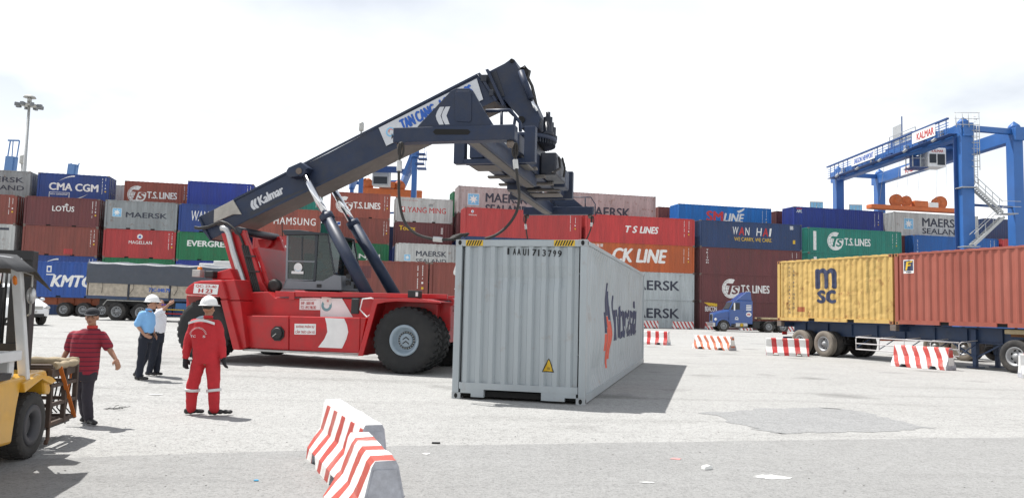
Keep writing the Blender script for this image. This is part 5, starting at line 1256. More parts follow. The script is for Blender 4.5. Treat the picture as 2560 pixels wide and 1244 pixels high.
P = Print(); P.text('51A-186.52', -.21, .52, .42, .07, BLACKP, .02); P.build('plate_lettering', lambda u, v, l: (2.254, u, v), CA)
for s in (-1, 1):
    MB().ell((2.06, s*.62, .74), (.16, .17, .085)).build('headlamp', M_galv, CA)
    for x in (1.38, -1.35): truck_wheel(CA, (x, s*.76, .32), s, .32, .21)
    MB().ell((.95, s*.96, 1.08), (.08, .10, .07)).build('wing_mirror', M_carw, CA)
cp_ = at_depth(60, 800, 33.5); CA.rotation_euler.z = R(-35); CA.location = (cp_.x-.75, 33.5, gz(cp_.x, 33.5))

# ================================================================== concrete barriers
def stripe_mat(name, red, slant, period=.42, off=0., chip=.35, top_white=False, frac=.56):
    m = bpy.data.materials.new(name); m.use_nodes = True; nt = m.node_tree; nt.nodes.clear(); L = nt.links.new
    out = nd(nt, 'ShaderNodeOutputMaterial'); b = nd(nt, 'ShaderNodeBsdfPrincipled'); L(b.outputs[0], out.inputs[0]); b.inputs['Roughness'].default_value = .75
    t = nd(nt, 'ShaderNodeTexCoord'); s = nd(nt, 'ShaderNodeSeparateXYZ'); L(t.outputs['Object'], s.inputs[0])
    def M(op, a, c=None, d=None):
        n = nd(nt, 'ShaderNodeMath', operation=op)
        for i, v in enumerate((a, c, d)):
            if v is None: continue
            if isinstance(v, (int, float)): n.inputs[i].default_value = v
            else: L(v, n.inputs[i])
        return n.outputs[0]
    n1 = nd(nt, 'ShaderNodeTexNoise'); n1.inputs['Scale'].default_value = 9; n1.inputs['Detail'].default_value = 4; L(t.outputs['Object'], n1.inputs['Vector'])
    n2 = nd(nt, 'ShaderNodeTexNoise'); n2.inputs['Scale'].default_value = 14; n2.inputs['Detail'].default_value = 9; n2.inputs['Roughness'].default_value = .75; L(t.outputs['Object'], n2.inputs['Vector'])
    n3 = nd(nt, 'ShaderNodeTexNoise'); n3.inputs['Scale'].default_value = 3; n3.inputs['Detail'].default_value = 6; L(t.outputs['Object'], n3.inputs['Vector'])
    u = M('ADD', M('MULTIPLY_ADD', s.outputs['Z'], slant, s.outputs['X']), M('MULTIPLY', M('SUBTRACT', n1.outputs['Fac'], .5), .05))
    f = M('FRACT', M('DIVIDE', M('ADD', u, 10+off), period)); st = M('GREATER_THAN', f, frac)
    if top_white: st = M('MULTIPLY', st, M('LESS_THAN', s.outputs['Z'], .585))
    x1 = nd(nt, 'ShaderNodeMix', data_type='RGBA'); L(st, x1.inputs['Factor']); x1.inputs['A'].default_value = (.74, .74, .72, 1); x1.inputs['B'].default_value = (*red, 1)
    ch = nd(nt, 'ShaderNodeMapRange'); ch.inputs[1].default_value = .615; ch.inputs[2].default_value = .65; L(n2.outputs['Fac'], ch.inputs[0])
    x2 = nd(nt, 'ShaderNodeMix', data_type='RGBA'); L(M('MULTIPLY', ch.outputs[0], chip*2), x2.inputs['Factor']); L(x1.outputs['Result'], x2.inputs['A']); x2.inputs['B'].default_value = (.30, .29, .28, 1)
    dz = nd(nt, 'ShaderNodeMapRange'); dz.inputs[1].default_value = .5; dz.inputs[2].default_value = .75; dz.inputs[4].default_value = .4; L(n3.outputs['Fac'], dz.inputs[0])
    x3 = nd(nt, 'ShaderNodeMix', data_type='RGBA'); L(dz.outputs[0], x3.inputs['Factor']); L(x2.outputs['Result'], x3.inputs['A']); x3.inputs['B'].default_value = (.42, .38, .34, 1)
    L(x3.outputs['Result'], b.inputs['Base Color'])
    bn = nd(nt, 'ShaderNodeBump'); bn.inputs['Strength'].default_value = .4; bn.inputs['Distance'].default_value = .02; L(n2.outputs['Fac'], bn.inputs['Height']); L(bn.outputs[0], b.inputs['Normal'])
    return m
M_conc = mat('bare_concrete', (.44, .45, .49), .85, var=.2, vscale=8, dirt=.4, dirtcol=(.16, .15, .15), bump=.5, bscale=30)
def barrier(label, p, q_, h, mt, hw=(.30, .29, .15, .10), z=None, seed=0):
    """p, q_: ground points of the two ends (axis line)"""
    p = Vector((p[0], p[1], 0)); q_ = Vector((q_[0], q_[1], 0)); d = q_-p; Ln = d.length; c = (p+q_)/2; c.z = gz(c.x, c.y)
    t = thing('concrete_barrier', label, 'barrier', c, math.atan2(d.y, d.x), 'striped concrete barriers')
    pf = [(hw[0], 0), (hw[1], .12), (hw[2], h*.52), (hw[3]*1.1, h*.93), (hw[3]*.85, h)]
    cuts = [-.5, -.36, -.20, .20, .36, .5]; rnd = random.Random(seed); b = MB()
    nx_ = 26; rings = []
    for i in range(nx_+1):
        x = (-.5+i/nx_)*Ln; u = x/Ln; notch = (-.34 < u < -.20) or (.20 < u < .34); ring = []
        for s in (-1, 1):
            for (w, z_) in (pf if s < 0 else pf[::-1]):
                zz = .11 if notch and z_ < .05 else z_
                n = mnoise.noise(Vector((x*4+seed, z_*5, s*3.)))*.008
                ring.append((x+n*.5, s*(w+n), zz+(n if z_ > .05 else 0)))
        rings.append(ring)
    k = len(rings[0])
    for r in rings: b.v += r
    for i in range(nx_):
        for j in range(k-1): b.f.append([i*k+j, i*k+j+1, (i+1)*k+j+1, (i+1)*k+j]); b.m.append(0); b.sm.append(False)
        b.f.append([i*k+k-1, i*k, (i+1)*k, (i+1)*k+k-1]); b.m.append(1); b.sm.append(False)
    b.f.append(list(range(k))); b.m.append(1); b.sm.append(False); b.f.append([nx_*k+j for j in range(k)][::-1]); b.m.append(1); b.sm.append(False)
    b.build('body', [mt, M_conc], t, .012)
    for s in (-1, 1):
        a = MB(); a.prism([(-.16, .20*h), (.16, .20*h), (hw[2]*.9, .50*h), (hw[3]*.9, .9*h), (-hw[3]*.9, .9*h), (-hw[2]*.9, .50*h)], s*(Ln/2+.001), s*(Ln/2+.006), axis='x')
        if s*d.x > 0 or seed > 4: pass
        a.build('end_face', M_conc if seed < 2 else mt, t)
    return t
R1 = stripe_mat('stripes_salmon_lean', (.43, .06, .045), -.55, .40, .1, .3, True); R1b = stripe_mat('stripes_salmon_bands', (.42, .07, .05), -.75, .40, .25, .5)
R2 = stripe_mat('stripes_red_upright', (.50, .035, .035), .10, .44, .05, .25); R3 = stripe_mat('stripes_orange_slant', (.50, .13, .06), .75, .36, 0, .6); R4 = stripe_mat('stripes_red_lean', (.50, .06, .05), .45, .38, .1, .4)
def G2(px, py): p = on_ground(px, py); return (p.x, p.y)
pa, pb = at_depth(833, 990, 8.6), at_depth(935, 1060, 6.85)
barrier('near striped barrier with white top, farther of the two in the foreground', (pa.x, 8.6), (pb.x, 6.85), .62, R1, hw=(.26, .255, .13, .088), seed=1)
pa, pb = at_depth(893, 1082, 6.5), at_depth(957, 1135, 5.35)
barrier('near chipped striped barrier cut by the bottom edge', (pa.x+.02, 6.5), (pb.x+.02, 5.35), .61, R1b, hw=(.28, .275, .145, .085), seed=0)
for i, (x0, y0, x1, y1, h, mt, lb) in enumerate([
    (1585, 858, 1672, 862, .68, R2, 'striped barrier peeking out right of the grey container'),
    (1740, 870, 1832, 876, .62, R3, 'weathered barrier with slanting orange stripes'),
    (1915, 886, 2022, 890, .70, R2, 'red and white barrier before the dusty trailer wheels'),
    (2240, 914, 2378, 925, .72, R4, 'red and white barrier under the trailer side rail'),
    (2550, 943, 2700, 950, .70, R2, 'striped barrier cut by the right edge')]):
    barrier(lb, G2(x0, y0), G2(x1, y1), h, mt, seed=5+i)
for i, (x0, x1, lb) in enumerate([(1598, 1646, 'far striped barrier just right of the grey container at the stack foot'), (1681, 1734, 'far striped barrier at the foot of the light grey containers'), (1764, 1790, 'far barrier before the blue truck bumper'), (1850, 1880, 'far barrier beneath the blue truck tank'), (1955, 1990, 'far barrier between blue truck and yellow container')]):
    a, b_ = at_depth(x0, 812, 79.5), at_depth(x1, 812, 79.5); barrier(lb, (a.x, 79.5), (b_.x, 79.7), .75, R4, seed=12+i)

# ================================================================== rubber-tyred gantry cranes, masts
M_cblue = mat('crane_blue_paint', (.028, .12, .36), .45, var=.10, dirt=.2, dirtcol=(.05, .10, .2), vscale=.6)
M_cblue2 = mat('crane_dark_blue', (.016, .06, .20), .5, var=.12)
M_corange = mat('crane_orange_paint', (.55, .13, .03), .5, var=.12, dirt=.2)
M_cgrey = mat('crane_galvanised', (.42, .43, .43), .5, .3, var=.1)
def board(t, name, a, b_, h, txt, m, u0=.25, off=None):
    """sign board between two top corners a->b_ (world, relative to thing), facing the camera side"""
    a = Vector(a); b_ = Vector(b_); ex_ = b_-a; W = ex_.length; ex_ = ex_.normalized(); ez = Vector((0, 0, 1)); n = ex_.cross(ez).normalized()
    if n.y > 0: n = -n
    s = MB().add([a+n*.02, b_+n*.02, b_+n*.02-ez*h, a+n*.02-ez*h, a-n*.03, b_-n*.03, b_-n*.03-ez*h, a-n*.03-ez*h], [(0, 1, 2, 3), (7, 6, 5, 4), (0, 4, 5, 1), (1, 5, 6, 2), (2, 6, 7, 3), (3, 7, 4, 0)]).build(name, M_white, t)
    P = Print(); P.text(txt, u0*W, .18*h, (.95-u0)*W, .62*h, m, .03)
    P.build('lettering', lambda u, v, l: a+ex_*u-ez*(h-v)+n*(.026+.004*l), s)
    return s
def rtg(label, A, B, C, D, ztop, legw, beamh, signs, extras=True):
    """A,B: near and far leg of the front portal; C,D of the rear portal"""
    c = (A+B+C+D)/4; c.z = gz(c.x, c.y); t = thing('gantry_crane', label, 'gantry crane', c)
    A, B, C, D = [Vector((p.x-c.x, p.y-c.y, 0)) for p in (A, B, C, D)]; zt = ztop-c.z
    up = Vector((0, 0, 1))
    for p, lw_ in ((A, 1.), (B, .85), (C, .82), (D, .85)): MB().bar(p+up*1.4, p+up*zt, legw*lw_, legw*lw_*.8).build('leg', M_cblue, t, .03)
    for p, q_ in ((A, B), (C, D)):
        d = (q_-p).normalized()
        MB().bar(p-d*.9+up*(zt-beamh/2), q_+d*1.2+up*(zt-beamh/2), .9, beamh).build('main_girder', M_cblue, t, .02)
    for p, q_ in ((A, C), (B, D)):
        MB().bar(p+up*(zt*.62), q_+up*(zt*.62), .18, .22).build('tie_beam', M_cblue2, t); d = (q_-p).normalized()
        MB().bar(p-d*1.2+up*1.3, q_+d*1.2+up*1.3, .9, .9).build('sill_beam', M_cblue, t, .03)
        MB().bar(p+up*(zt-.3), q_+up*(zt-.3), .5, .5).build('end_tie', M_cblue, t, .02)
        for k in (-.6, 0.6):
            for r_ in (p, q_): MB().lathe([(.0001, -.25), (.55, -.24), (.6, 0), (.55, .24), (.0001, .25)], (r_+d*k*1.3+up*.6), 'x', 18).build('crane_wheel', M_tyre, t)
    return t, c, (A, B, C, D), zt
P2 = lambda px, py, d: Vector((at_depth(px, py, d).x, d, 0))
A, B, C_, D = P2(2412, 560, 72), P2(2096, 500, 97.5), P2(2541, 560, 73.2), P2(2199, 500, 98.6)
zt = at_depth(2412, 312, 72).z
RT, rc, (A, B, C_, D), rzt = rtg('blue gantry crane over the right container stacks with orange spreader', A, B, C_, D, zt, 1.4, 1.25, None)
up = Vector((0, 0, 1)); gd = (B-A).normalized(); gn = gd.cross(up); gn = gn if gn.x < 0 else -gn       # towards the camera's left
Lg = (B-A).length
# walkway with handrail along the front girder
for off, nm_, z_ in ((.95, 'walkway', -.9),):
    MB().bar(A+gn*off+up*(rzt+z_), B+gn*off+up*(rzt+z_), .9, .08).build('walkway', M_cblue2, RT)
for z_ in (-.62, -.35, -.1, .15): MB().bar(A+gn*1.38+up*(rzt+z_), B+gn*1.38+up*(rzt+z_), .05).build('handrail', M_cblue, RT)
MB().bar(A+gn*1.42+up*(rzt+.55), B+gn*1.42+up*(rzt+.55), .22, .16).build('cable_tray', M_cblue2, RT)
for k in range(22):
    p = A+gd*(Lg*(k+.3)/22)+gn*1.38; MB().bar(p+up*(rzt-.9), p+up*(rzt+.5), .07).build('rail_post', M_cblue, RT)
board(RT, 'sign_board', A+gd*5.9+gn*1.52+up*(rzt+.45), A+gd*1.9+gn*1.52+up*(rzt+.45), 1.1, 'KALMAR', REDP, .22)
board(RT, 'sign_board', A+gd*18.8+gn*1.52+up*(rzt+.35), A+gd*13.4+gn*1.52+up*(rzt+.35), .95, 'SAIGON NEWPORT', BLUEP, .12)
P = Print(); P.text('41Y', 0, 0, 1.6, .75, WHITE, .05); o_ = A+gd*(Lg-.2)+gn*.48+up*(rzt-1.0); P.build('crane_number', lambda u, v, l: o_-gd*u+up*v+gn*(.01+.004*l), RT)
g2 = (D-C_).normalized(); n2 = gn
L2 = (D-C_).length
board(RT, 'sign_board', C_+g2*(L2*.76)+n2*.50+up*(rzt-.25), C_+g2*(L2*.58)+n2*.50+up*(rzt-.25), 1.0, 'KALMAR', REDP, .22)
# trolley, cab and machinery
def RP(px, py, d): return at_depth(px, py, d)-rc
ct = RP(2330, 395, 81)
MB().box((ct.x-.9, ct.y-.9, ct.z-1.1), (ct.x+1.0, ct.y+.9, ct.z+.9)).build('operator_cab', M_white, RT, .08)
MB().box((ct.x-.75, ct.y-.93, ct.z-.7), (ct.x-.05, ct.y-.905, ct.z+.25)).build('cab_window', M_cabdk, RT); MB().box((ct.x+.08, ct.y-.93, ct.z-.9), (ct.x+.85, ct.y-.905, ct.z+.25)).build('cab_window', M_cabdk, RT)
P = Print(); P.text('KALMAR', 0, 0, 1.2, .28, REDP, .02); P.build('lettering', lambda u, v, l: (ct.x-.5+u, ct.y-.91-.004*l, ct.z+.42+v), RT)
mm = (A+gd*11+C_+g2*11)/2; MB().bar(mm-gd*3+up*(rzt+.35), mm+gd*3+up*(rzt+.35), 5.2, .5).build('trolley', M_cblue2, RT, .03)
MB().bar(mm-gd*1.2+gn*1.2+up*(rzt+1.2), mm+gd*1.0+gn*1.2+up*(rzt+1.2), 1.6, 1.2).build('machinery_house', M_cgrey, RT, .04)
MB().bar(mm-gd*2.6+gn*.4+up*(rzt+1.1), mm-gd*1.6+gn*.4+up*(rzt+1.1), 2.2, .9).build('hoist_drum', M_cblue, RT, .1)
MB().bar(mm+gd*1.6+gn*1.4+up*(rzt+1.0), mm+gd*3.0+gn*1.4+up*(rzt+1.0), 1.2, .8).build('cable_basket', M_cblue2, RT, .02)
for k in (-2.6, 0.3, 2.6): MB().bar(mm+gd*k+gn*2.3+up*(rzt+.6), mm+gd*k+gn*2.3+up*(rzt+1.9), .07).build('rail_post', M_cgrey, RT)
MB().bar(mm-gd*2.6+gn*2.3+up*(rzt+1.9), mm+gd*2.6+gn*2.3+up*(rzt+1.9), .06).build('handrail', M_cgrey, RT)
hw_ = RP(2320, 385, 82); MB().bar(hw_+Vector((-2.0, 0, .2)), hw_+Vector((3.6, 0, .8)), 1.6, .35).build('cab_gantry', M_cblue, RT)
for k, (u_k, o_k, w_k, h_k, m_k) in enumerate(((.10, .55, .5, .8, M_cgrey), (.22, .6, .9, .5, M_cblue2), (.34, .55, .6, .7, M_cgrey), (.47, .6, 1.1, .45, M_cblue2), (.62, .55, .5, .8, M_cgrey), (.78, .6, .9, .5, M_cblue2), (.90, .55, .6, .9, M_cgrey))):
    p = A+gd*Lg*u_k+gn*o_k+up*(rzt-.86+h_k/2); MB().bar(p-gd*w_k/2, p+gd*w_k/2, .35, h_k).build('equipment_box', m_k, RT, .02)
for k in range(5): p = A+gd*Lg*(.08+.2*k)+gn*1.45+up*(rzt-.95); MB().bar(p, p-up*.25+gn*.3, .3, .2).build('floodlight', M_cgrey, RT)
pw_ = mm+gd*1.5+gn*2.0+up*(rzt+1.9); MB().bar(pw_-gd*.9, pw_+gd*.9, .08, 2.2).build('wind_screen', M_cgrey, RT); MB().bar(pw_-gd*.95-up*1.1, pw_-gd*.95+up*1.9, .09).build('aerial_post', M_cblue2, RT)
for p in (A, B, C_, D): MB().lathe([(.62, rzt-.001), (.45, rzt+.35), (.0001, rzt+.75)], p, 'z', 4, a0=.785).build('leg_cap', M_cblue, RT)
cf = ct+Vector((-1.7, 0, 0))
for dx in (-.7, .1, .7):
    for dy in (-.7, .7): MB().bar(cf+Vector((dx, dy, -1.1)), cf+Vector((dx, dy, 1.0)), .08).build('cab_frame_post', M_cgrey, RT)
for z_ in (-1.1, -.2, .5): MB().bar(cf+Vector((-.8, -.7, z_)), cf+Vector((.8, -.7, z_)), .06).build('cab_frame_rail', M_cgrey, RT)
MB().box((cf.x-.9, cf.y-.8, cf.z-1.2), (cf.x+.9, cf.y+.8, cf.z-1.12)).build('cab_platform', M_cblue2, RT); MB().box((cf.x-.5, cf.y-.4, cf.z-1.1), (cf.x+.3, cf.y+.4, cf.z+.1)).build('winch', M_cblue2, RT, .05)
# spreader under the trolley
sx0, sx1 = RP(2172, 516, 88.3), RP(2396, 528, 90.5)
MB().bar(sx0, sx1, 1.0, .5).build('hoist_spreader', M_corange, RT, .05)
sd = (sx1-sx0)
for f, r_ in ((.30, .75), (.41, .62), (.75, .55), (.79, .8)):
    p = sx0+sd*f+up*.85; MB().lathe([(.0001, -.12), (r_*.35, -.13), (r_*.4, -.1), (r_*.9, -.1), (r_, -.16), (r_, .16), (.0001, .12)], p, 'y', 22).build('rope_sheave', M_corange, RT)
MB().bar(sx0+sd*.47+up*.55, sx0+sd*.62+up*.55, 1.2, .7).build('head_block', M_corange, RT, .05); MB().bar(sx0+sd*.64+up*.5, sx0+sd*.74+up*.5, 1.0, .6).build('power_box', M_white, RT, .04)
for f in (.12, .30, .41, .54, .75, .86): MB().tube([sx0+sd*f+up*.8, Vector(((sx0+sd*f).x*.9+mm.x*.1, (sx0+sd*f).y*.8+mm.y*.2, rzt+.2))], .018, 5).build('hoist_rope', M_cgrey, RT)
# ladder cage at the leg top, platforms and stairs beside the near leg
dl = 71.0
for px in (2388, 2405, 2420, 2447): MB().tube([RP(px, 281, dl), RP(px+3, 318 if px < 2440 else 425, dl)], .035, 5).build('cage_bar', M_cgrey, RT)
for k in range(10):
    y_ = 281+k*15; x0_ = 2430 if k > 2 else 2386; MB().tube([RP(x0_, y_, dl), RP(2449, y_+1, dl), RP(2449, y_+1, dl+.8), RP(x0_, y_, dl+.8), RP(x0_, y_, dl)], .028, 5).build('cage_hoop', M_cgrey, RT)
for px in (2433, 2441): MB().tube([RP(px, 285, dl+.4), RP(px+4, 462, dl+.4)], .03, 5).build('ladder_rail', M_cgrey, RT)
for k in range(26): MB().tube([RP(2433+k*.15, 292+k*6.6, dl+.4), RP(2441+k*.15, 292+k*6.6, dl+.4)], .02, 4).build('ladder_rung', M_cgrey, RT)
def stairs(p0, p1, w=.7, n=14):
    e = Vector((0, w, 0))
    for o in (Vector((0, 0, 0)), e): MB().bar(p0+o, p1+o, .06, .24).build('stair_stringer', M_cgrey, RT); MB().bar(p0+o+up*1.0, p1+o+up*1.0, .05).build('stair_rail', M_cgrey, RT)
    for k in range(n):
        p = p0+(p1-p0)*((k+.5)/n); MB().box((p.x-.14, p.y, p.z-.02), (p.x+.14, p.y+w, p.z+.02)).build('stair_tread', M_cgrey, RT)
    for k in range(4):
        p = p0+(p1-p0)*((k+.5)/4); MB().bar(p, p+up*1.0, .04).build('stair_post', M_cgrey, RT)
s0, s1, s2, s3 = RP(2438, 466, dl), RP(2508, 531, dl), RP(2512, 541, dl-.8), RP(2436, 612, dl-.8)
stairs(s0, s1); stairs(s2, s3)
for p in (s0+Vector((-.6, .3, -.05)), s1+Vector((.4, .0, -.1)), s3+Vector((-.2, .4, -.1))): MB().box((p.x-.7, p.y-.5, p.z-.06), (p.x+.7, p.y+.7, p.z)).build('stair_platform', M_cgrey, RT, .01)
for p in (s1+Vector((.4, -.4, 0)),):
    for z_ in (.5, 1.0): MB().bar(p+Vector((-.8, 0, z_)), p+Vector((1.0, 0, z_)), .04).build('platform_rail', M_cgrey, RT)
lad = A+gn*.72
MB().bar(lad+up*4+gd*.1, lad+up*(rzt-1.2)+gd*.1, .12, .3).build('cable_ladder', M_cblue2, RT)
# centre crane behind the boom
A2, B2, C2, D2 = P2(1035, 470, 100), P2(1008, 470, 125), P2(902, 470, 103), P2(880, 470, 128)
CR, cc, (A2, B2, C2, D2), czt = rtg('blue gantry crane behind the stacks, half hidden by the boom', A2, B2, C2, D2, at_depth(1035, 372, 100).z, .8, 1.2, None)
def CP(px, py, d): return at_depth(px, py, d)-cc
MB().bar(CP(1012, 438, 101), CP(1034, 385, 100.5), .7, .5).build('leg_brace', M_cblue, CR)
for k, (x, y) in enumerate(((1052, 385), (1056, 397), (1049, 409), (1054, 421))): p = CP(x, y, 99.5); MB().box((p.x-.5, p.y-.5, p.z-.15), (p.x+.6, p.y+.5, p.z+.05)).build('stair_landing', M_cblue2, CR); MB().bar(p+Vector((.5, 0, 0)), p+Vector((.5, 0, 1.0)), .06).build('rail_post', M_cblue, CR)
p = CP(955, 448, 108); MB().box((p.x-1.2, p.y-1, p.z-1.0), (p.x+1.1, p.y+1, p.z+1.2)).build('operator_cab', M_cgrey, CR, .05); MB().box((p.x-1.0, p.y-1.03, p.z-.8), (p.x+.9, p.y-1.005, p.z+.2)).build('cab_window', M_cabdk, CR)
MB().box((p.x-2.6, p.y-.9, p.z+1.3), (p.x+2.6, p.y+.9, p.z+1.7)).build('trolley_frame', M_cblue2, CR)
MB().bar(CP(920, 425, 106), CP(1025, 428, 104), .7, .5).build('cross_beam', M_cblue2, CR)
s0, s1 = CP(905, 478, 112), CP(1055, 486, 112); MB().bar(s0, s1, 1.0, 1.0).build('hoist_spreader', M_corange, CR, .05)
for f, r_ in ((.08, .95), (.62, .85)):
    pp_ = s0+(s1-s0)*f+up*1.0; MB().lathe([(.0001, -.2), (r_, -.2), (r_, .2), (.0001, .2)], pp_, 'y', 20).build('rope_sheave', M_corange, CR)
MB().box((s0.x+2.5, s0.y-.6, s0.z+.5), (s0.x+4.8, s0.y+.6, s0.z+1.4)).build('head_block', M_corange, CR, .04)
for f in (.1, .35, .65, .9): MB().tube([s0+(s1-s0)*f+up*.8, s0+(s1-s0)*f+up*6], .025, 5).build('hoist_rope', M_cgrey, CR)
# raised quay crane booms far behind the left stacks
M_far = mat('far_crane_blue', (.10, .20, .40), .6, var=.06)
for (x0, x1, yb_, yt_, d, lb) in ((8, 38, 432, 392, 210, 'raised blue quay crane boom with open top frame at far left'), (164, 190, 440, 411, 230, 'raised blue quay crane boom behind the deep blue container')):
    a = at_depth((x0+x1)/2, yb_, d); b_ = at_depth((x0+x1)/2+7, yt_, d); t = thing('quay_crane', lb, 'crane', (a.x, d, 0), group='quay cranes far behind the left stacks'); o = Vector((a.x, d, 0))
    w = (at_depth(x1, yb_, d)-at_depth(x0, yb_, d)).length*.85
    MB().bar(a-o-up*4, b_-o, 1.2, w).build('boom', M_far, t); MB().bar(a-o-up*4+Vector((0, -.7, 0)), b_-o+Vector((0, -.7, 0)), .5, w*.7).build('boom_truss', M_far, t)
    for s in (-1, 1):
        MB().bar(Vector((s*6, 0, 0)), Vector((s*3, 0, a.z-3)), 1.4).build('leg', M_far, t); MB().bar(b_-o+Vector((s*w*.45, 0, -1)), b_-o+Vector((s*w*.45+.5, 0, 4.5 if d == 210 else .4)), .25).build('top_frame', M_far, t)
    MB().bar(Vector((-6, 0, a.z-3)), Vector((6, 0, a.z-3)), 1.6).build('portal_beam', M_far, t)
    if d == 210:
        tp_ = b_-o+up*4.5; MB().bar(tp_-Vector((w*.5, 0, 0)), tp_+Vector((w*.6, 0, 0)), .4).build('top_bar', M_far, t); MB().bar(b_-o, tp_, .2).build('mast', M_far, t)
# light mast at the left
mt_ = at_depth(74, 250, 112); LM = thing('light_mast', 'tall steel floodlight mast behind the left stacks', 'light mast', (mt_.x, 112, gz(mt_.x, 112)))
MB().tube([(0, 0, 0), (0, 0, mt_.z-.5)], [.36, .17], 12).build('pole', M_cgrey, LM)
MB().lathe([(1.1, mt_.z-1.1), (1.15, mt_.z-.9), (.3, mt_.z-.7), (.0001, mt_.z-.6)], (0, 0, 0), 'z', 18).build('ring', M_step, LM)
MB().lathe([(.85, mt_.z+.1), (.7, mt_.z+.35), (.0001, mt_.z+.55)], (0, 0, 0), 'z', 18).build('top_cap', M_step, LM); MB().tube([(0, 0, mt_.z-.6), (0, 0, mt_.z+.2)], .3, 8).build('hub', M_step, LM)
for k in range(8):
    a = 2*math.pi*k/8; MB().box((-.22, 1.2, mt_.z-1.35), (.22, 1.85, mt_.z-.85), 0, Matrix.Rotation(a, 4, 'Z')).build('floodlight', mat('dark_lamp_housing', (.16, .17, .18), .5), LM, .05)
def pole(px, py, d, lb, kind):
    p = at_depth(px, py, d); t = thing('lamp_pole', lb, 'lamp pole', (p.x, d, gz(p.x, d))); z = p.z
    MB().tube([(0, 0, 0), (0, 0, z)], .16, 8).build('pole', M_cgrey, t)
    if kind == 0: MB().lathe([(.0001, z), (.45, z), (.5, z+.3), (.5, z+1.4), (.35, z+1.7), (.0001, z+1.9)], (0, 0, 0), 'z', 10).build('lamp_head', M_step, t)
    else:
        b = MB(); b.bar((-.9, 0, z-.9), (.9, 0, z-1.2), .1); b.build('cross_arm', M_cgrey, t)
        MB().box((-.95, -.1, z-1.5), (1.05, .15, z+.5), 0, Matrix.Rotation(.25, 4, 'Y') @ Matrix.Translation((-z*.24, 0, 0)) if False else None).build('light_panel', M_cgrey, t, .02)
        for k in range(4): MB().box((-.85+k*.48, -.14, z-1.35), (-.45+k*.48, -.101, z+.35)).build('lamp', SKYP, t)
pole(903, 330, 150, 'thin lamp pole rising behind the boom', 0); pole(2040, 512, 118, 'floodlight panel above the royal blue container, left one', 1); pole(2138, 519, 118, 'floodlight panel above the royal blue container, right one', 1); pole(55, 412, 150, 'small lamp pole left of the tall mast', 0)

# ================================================================== litter on the ground
M_litw = mat('white_plastic', (.72, .72, .70), .5, var=.05)
def flat_litter(name, label, px, py, rx_, ry_, m, seed, th=.002, spiky=.5):
    r = random.Random(seed); p = on_ground(px, py); n = 18
    pts = [(rx_*(1-spiky*r.random())*math.cos(2*math.pi*k/n), ry_*(1-spiky*r.random())*math.sin(2*math.pi*k/n)) for k in range(n)]
    o = MB().prism(pts, .0, th, axis='z').build(name, m); o.location = (p.x, p.y, gz(p.x, p.y)+.0075); return tag(o, label, 'litter' if 'paint' not in name else 'stain')
flat_litter('paint_splash', 'white paint splash on the asphalt near the bottom right', 1930, 1193, .22, .12, M_litw, 1, .001)
flat_litter('paint_splash', 'faint red paint mark on the asphalt right of centre', 1690, 1147, .08, .06, mat('faded_red', (.55, .25, .24), .8), 2, .001)
flat_litter('paper_scrap', 'white paper scrap left of the red coverall worker', 388, 986, .14, .05, M_litw, 4, .003, .2)
flat_litter('paper_scrap', 'small white scrap below the container shadow', 1620, 1207, .09, .03, M_litw, 5, .003)
flat_litter('paper_scrap', 'white scrap just right of the chipped barrier', 1065, 1135, .06, .05, M_litw, 6, .003)
flat_litter('plastic_scrap', 'blue plastic scrap left of the striped barriers', 640, 1202, .03, .03, mat('blue_plastic', (.05, .30, .50), .4), 7, .006)
p = on_ground(1767, 1173); t = thing('foam_block', 'white foam block lying on the asphalt', 'litter', (p.x, p.y, gz(p.x, p.y)+.004), .5)
MB().prism([(-.055, 0), (.055, 0), (.06, .03), (.02, .045), (-.05, .035)], -.03, .03).build('block', M_litw, t, .006)
p = on_ground(1090, 1108); o = MB().box((-.05, -.02, 0), (.05, .02, .02)).build('wood_chip', M_black, bevel=.004); o.location = (p.x, p.y, gz(p.x, p.y)); tag(o, 'small dark chip on the ground below the grey container', 'litter')
p = on_ground(283, 1022); t = thing('wire_scrap', 'tangle of thin dark wire on the ground beside the striped shirt man', 'litter', (p.x, p.y, gz(p.x, p.y)))
r = random.Random(5)
for k in range(7):
    a = Vector((r.uniform(-.16, .1), r.uniform(-.05, .05), .006)); pts = [a]
    for j in range(4): a = a+Vector((r.uniform(-.02, .09), r.uniform(-.04, .04), r.uniform(-.005, .02))); a.z = max(.006, a.z); pts.append(a)
    MB().tube(pts, .004, 5).build('wire', M_black, t)
r = random.Random(21); st_ = MB()
for k in range(220):
    px, py = r.uniform(0, 2560), 950+290*r.random()**1.2; p = on_ground(px, py)
    if p.y > 22: continue
    s = r.uniform(.003, .010); z = gz(p.x, p.y)+.004; q8 = [(p.x+s*math.cos(a), p.y+s*math.sin(a)) for a in (0, 1.2, 2.5, 3.9, 5.1)]; st_.prism(q8, z, z+s*.7, axis='z')
tag(st_.build('grit', mat('grit_stone', (.24, .235, .225), .9, var=.5)), 'loose grit and stone chips scattered over the yard', 'grit', kind='stuff')

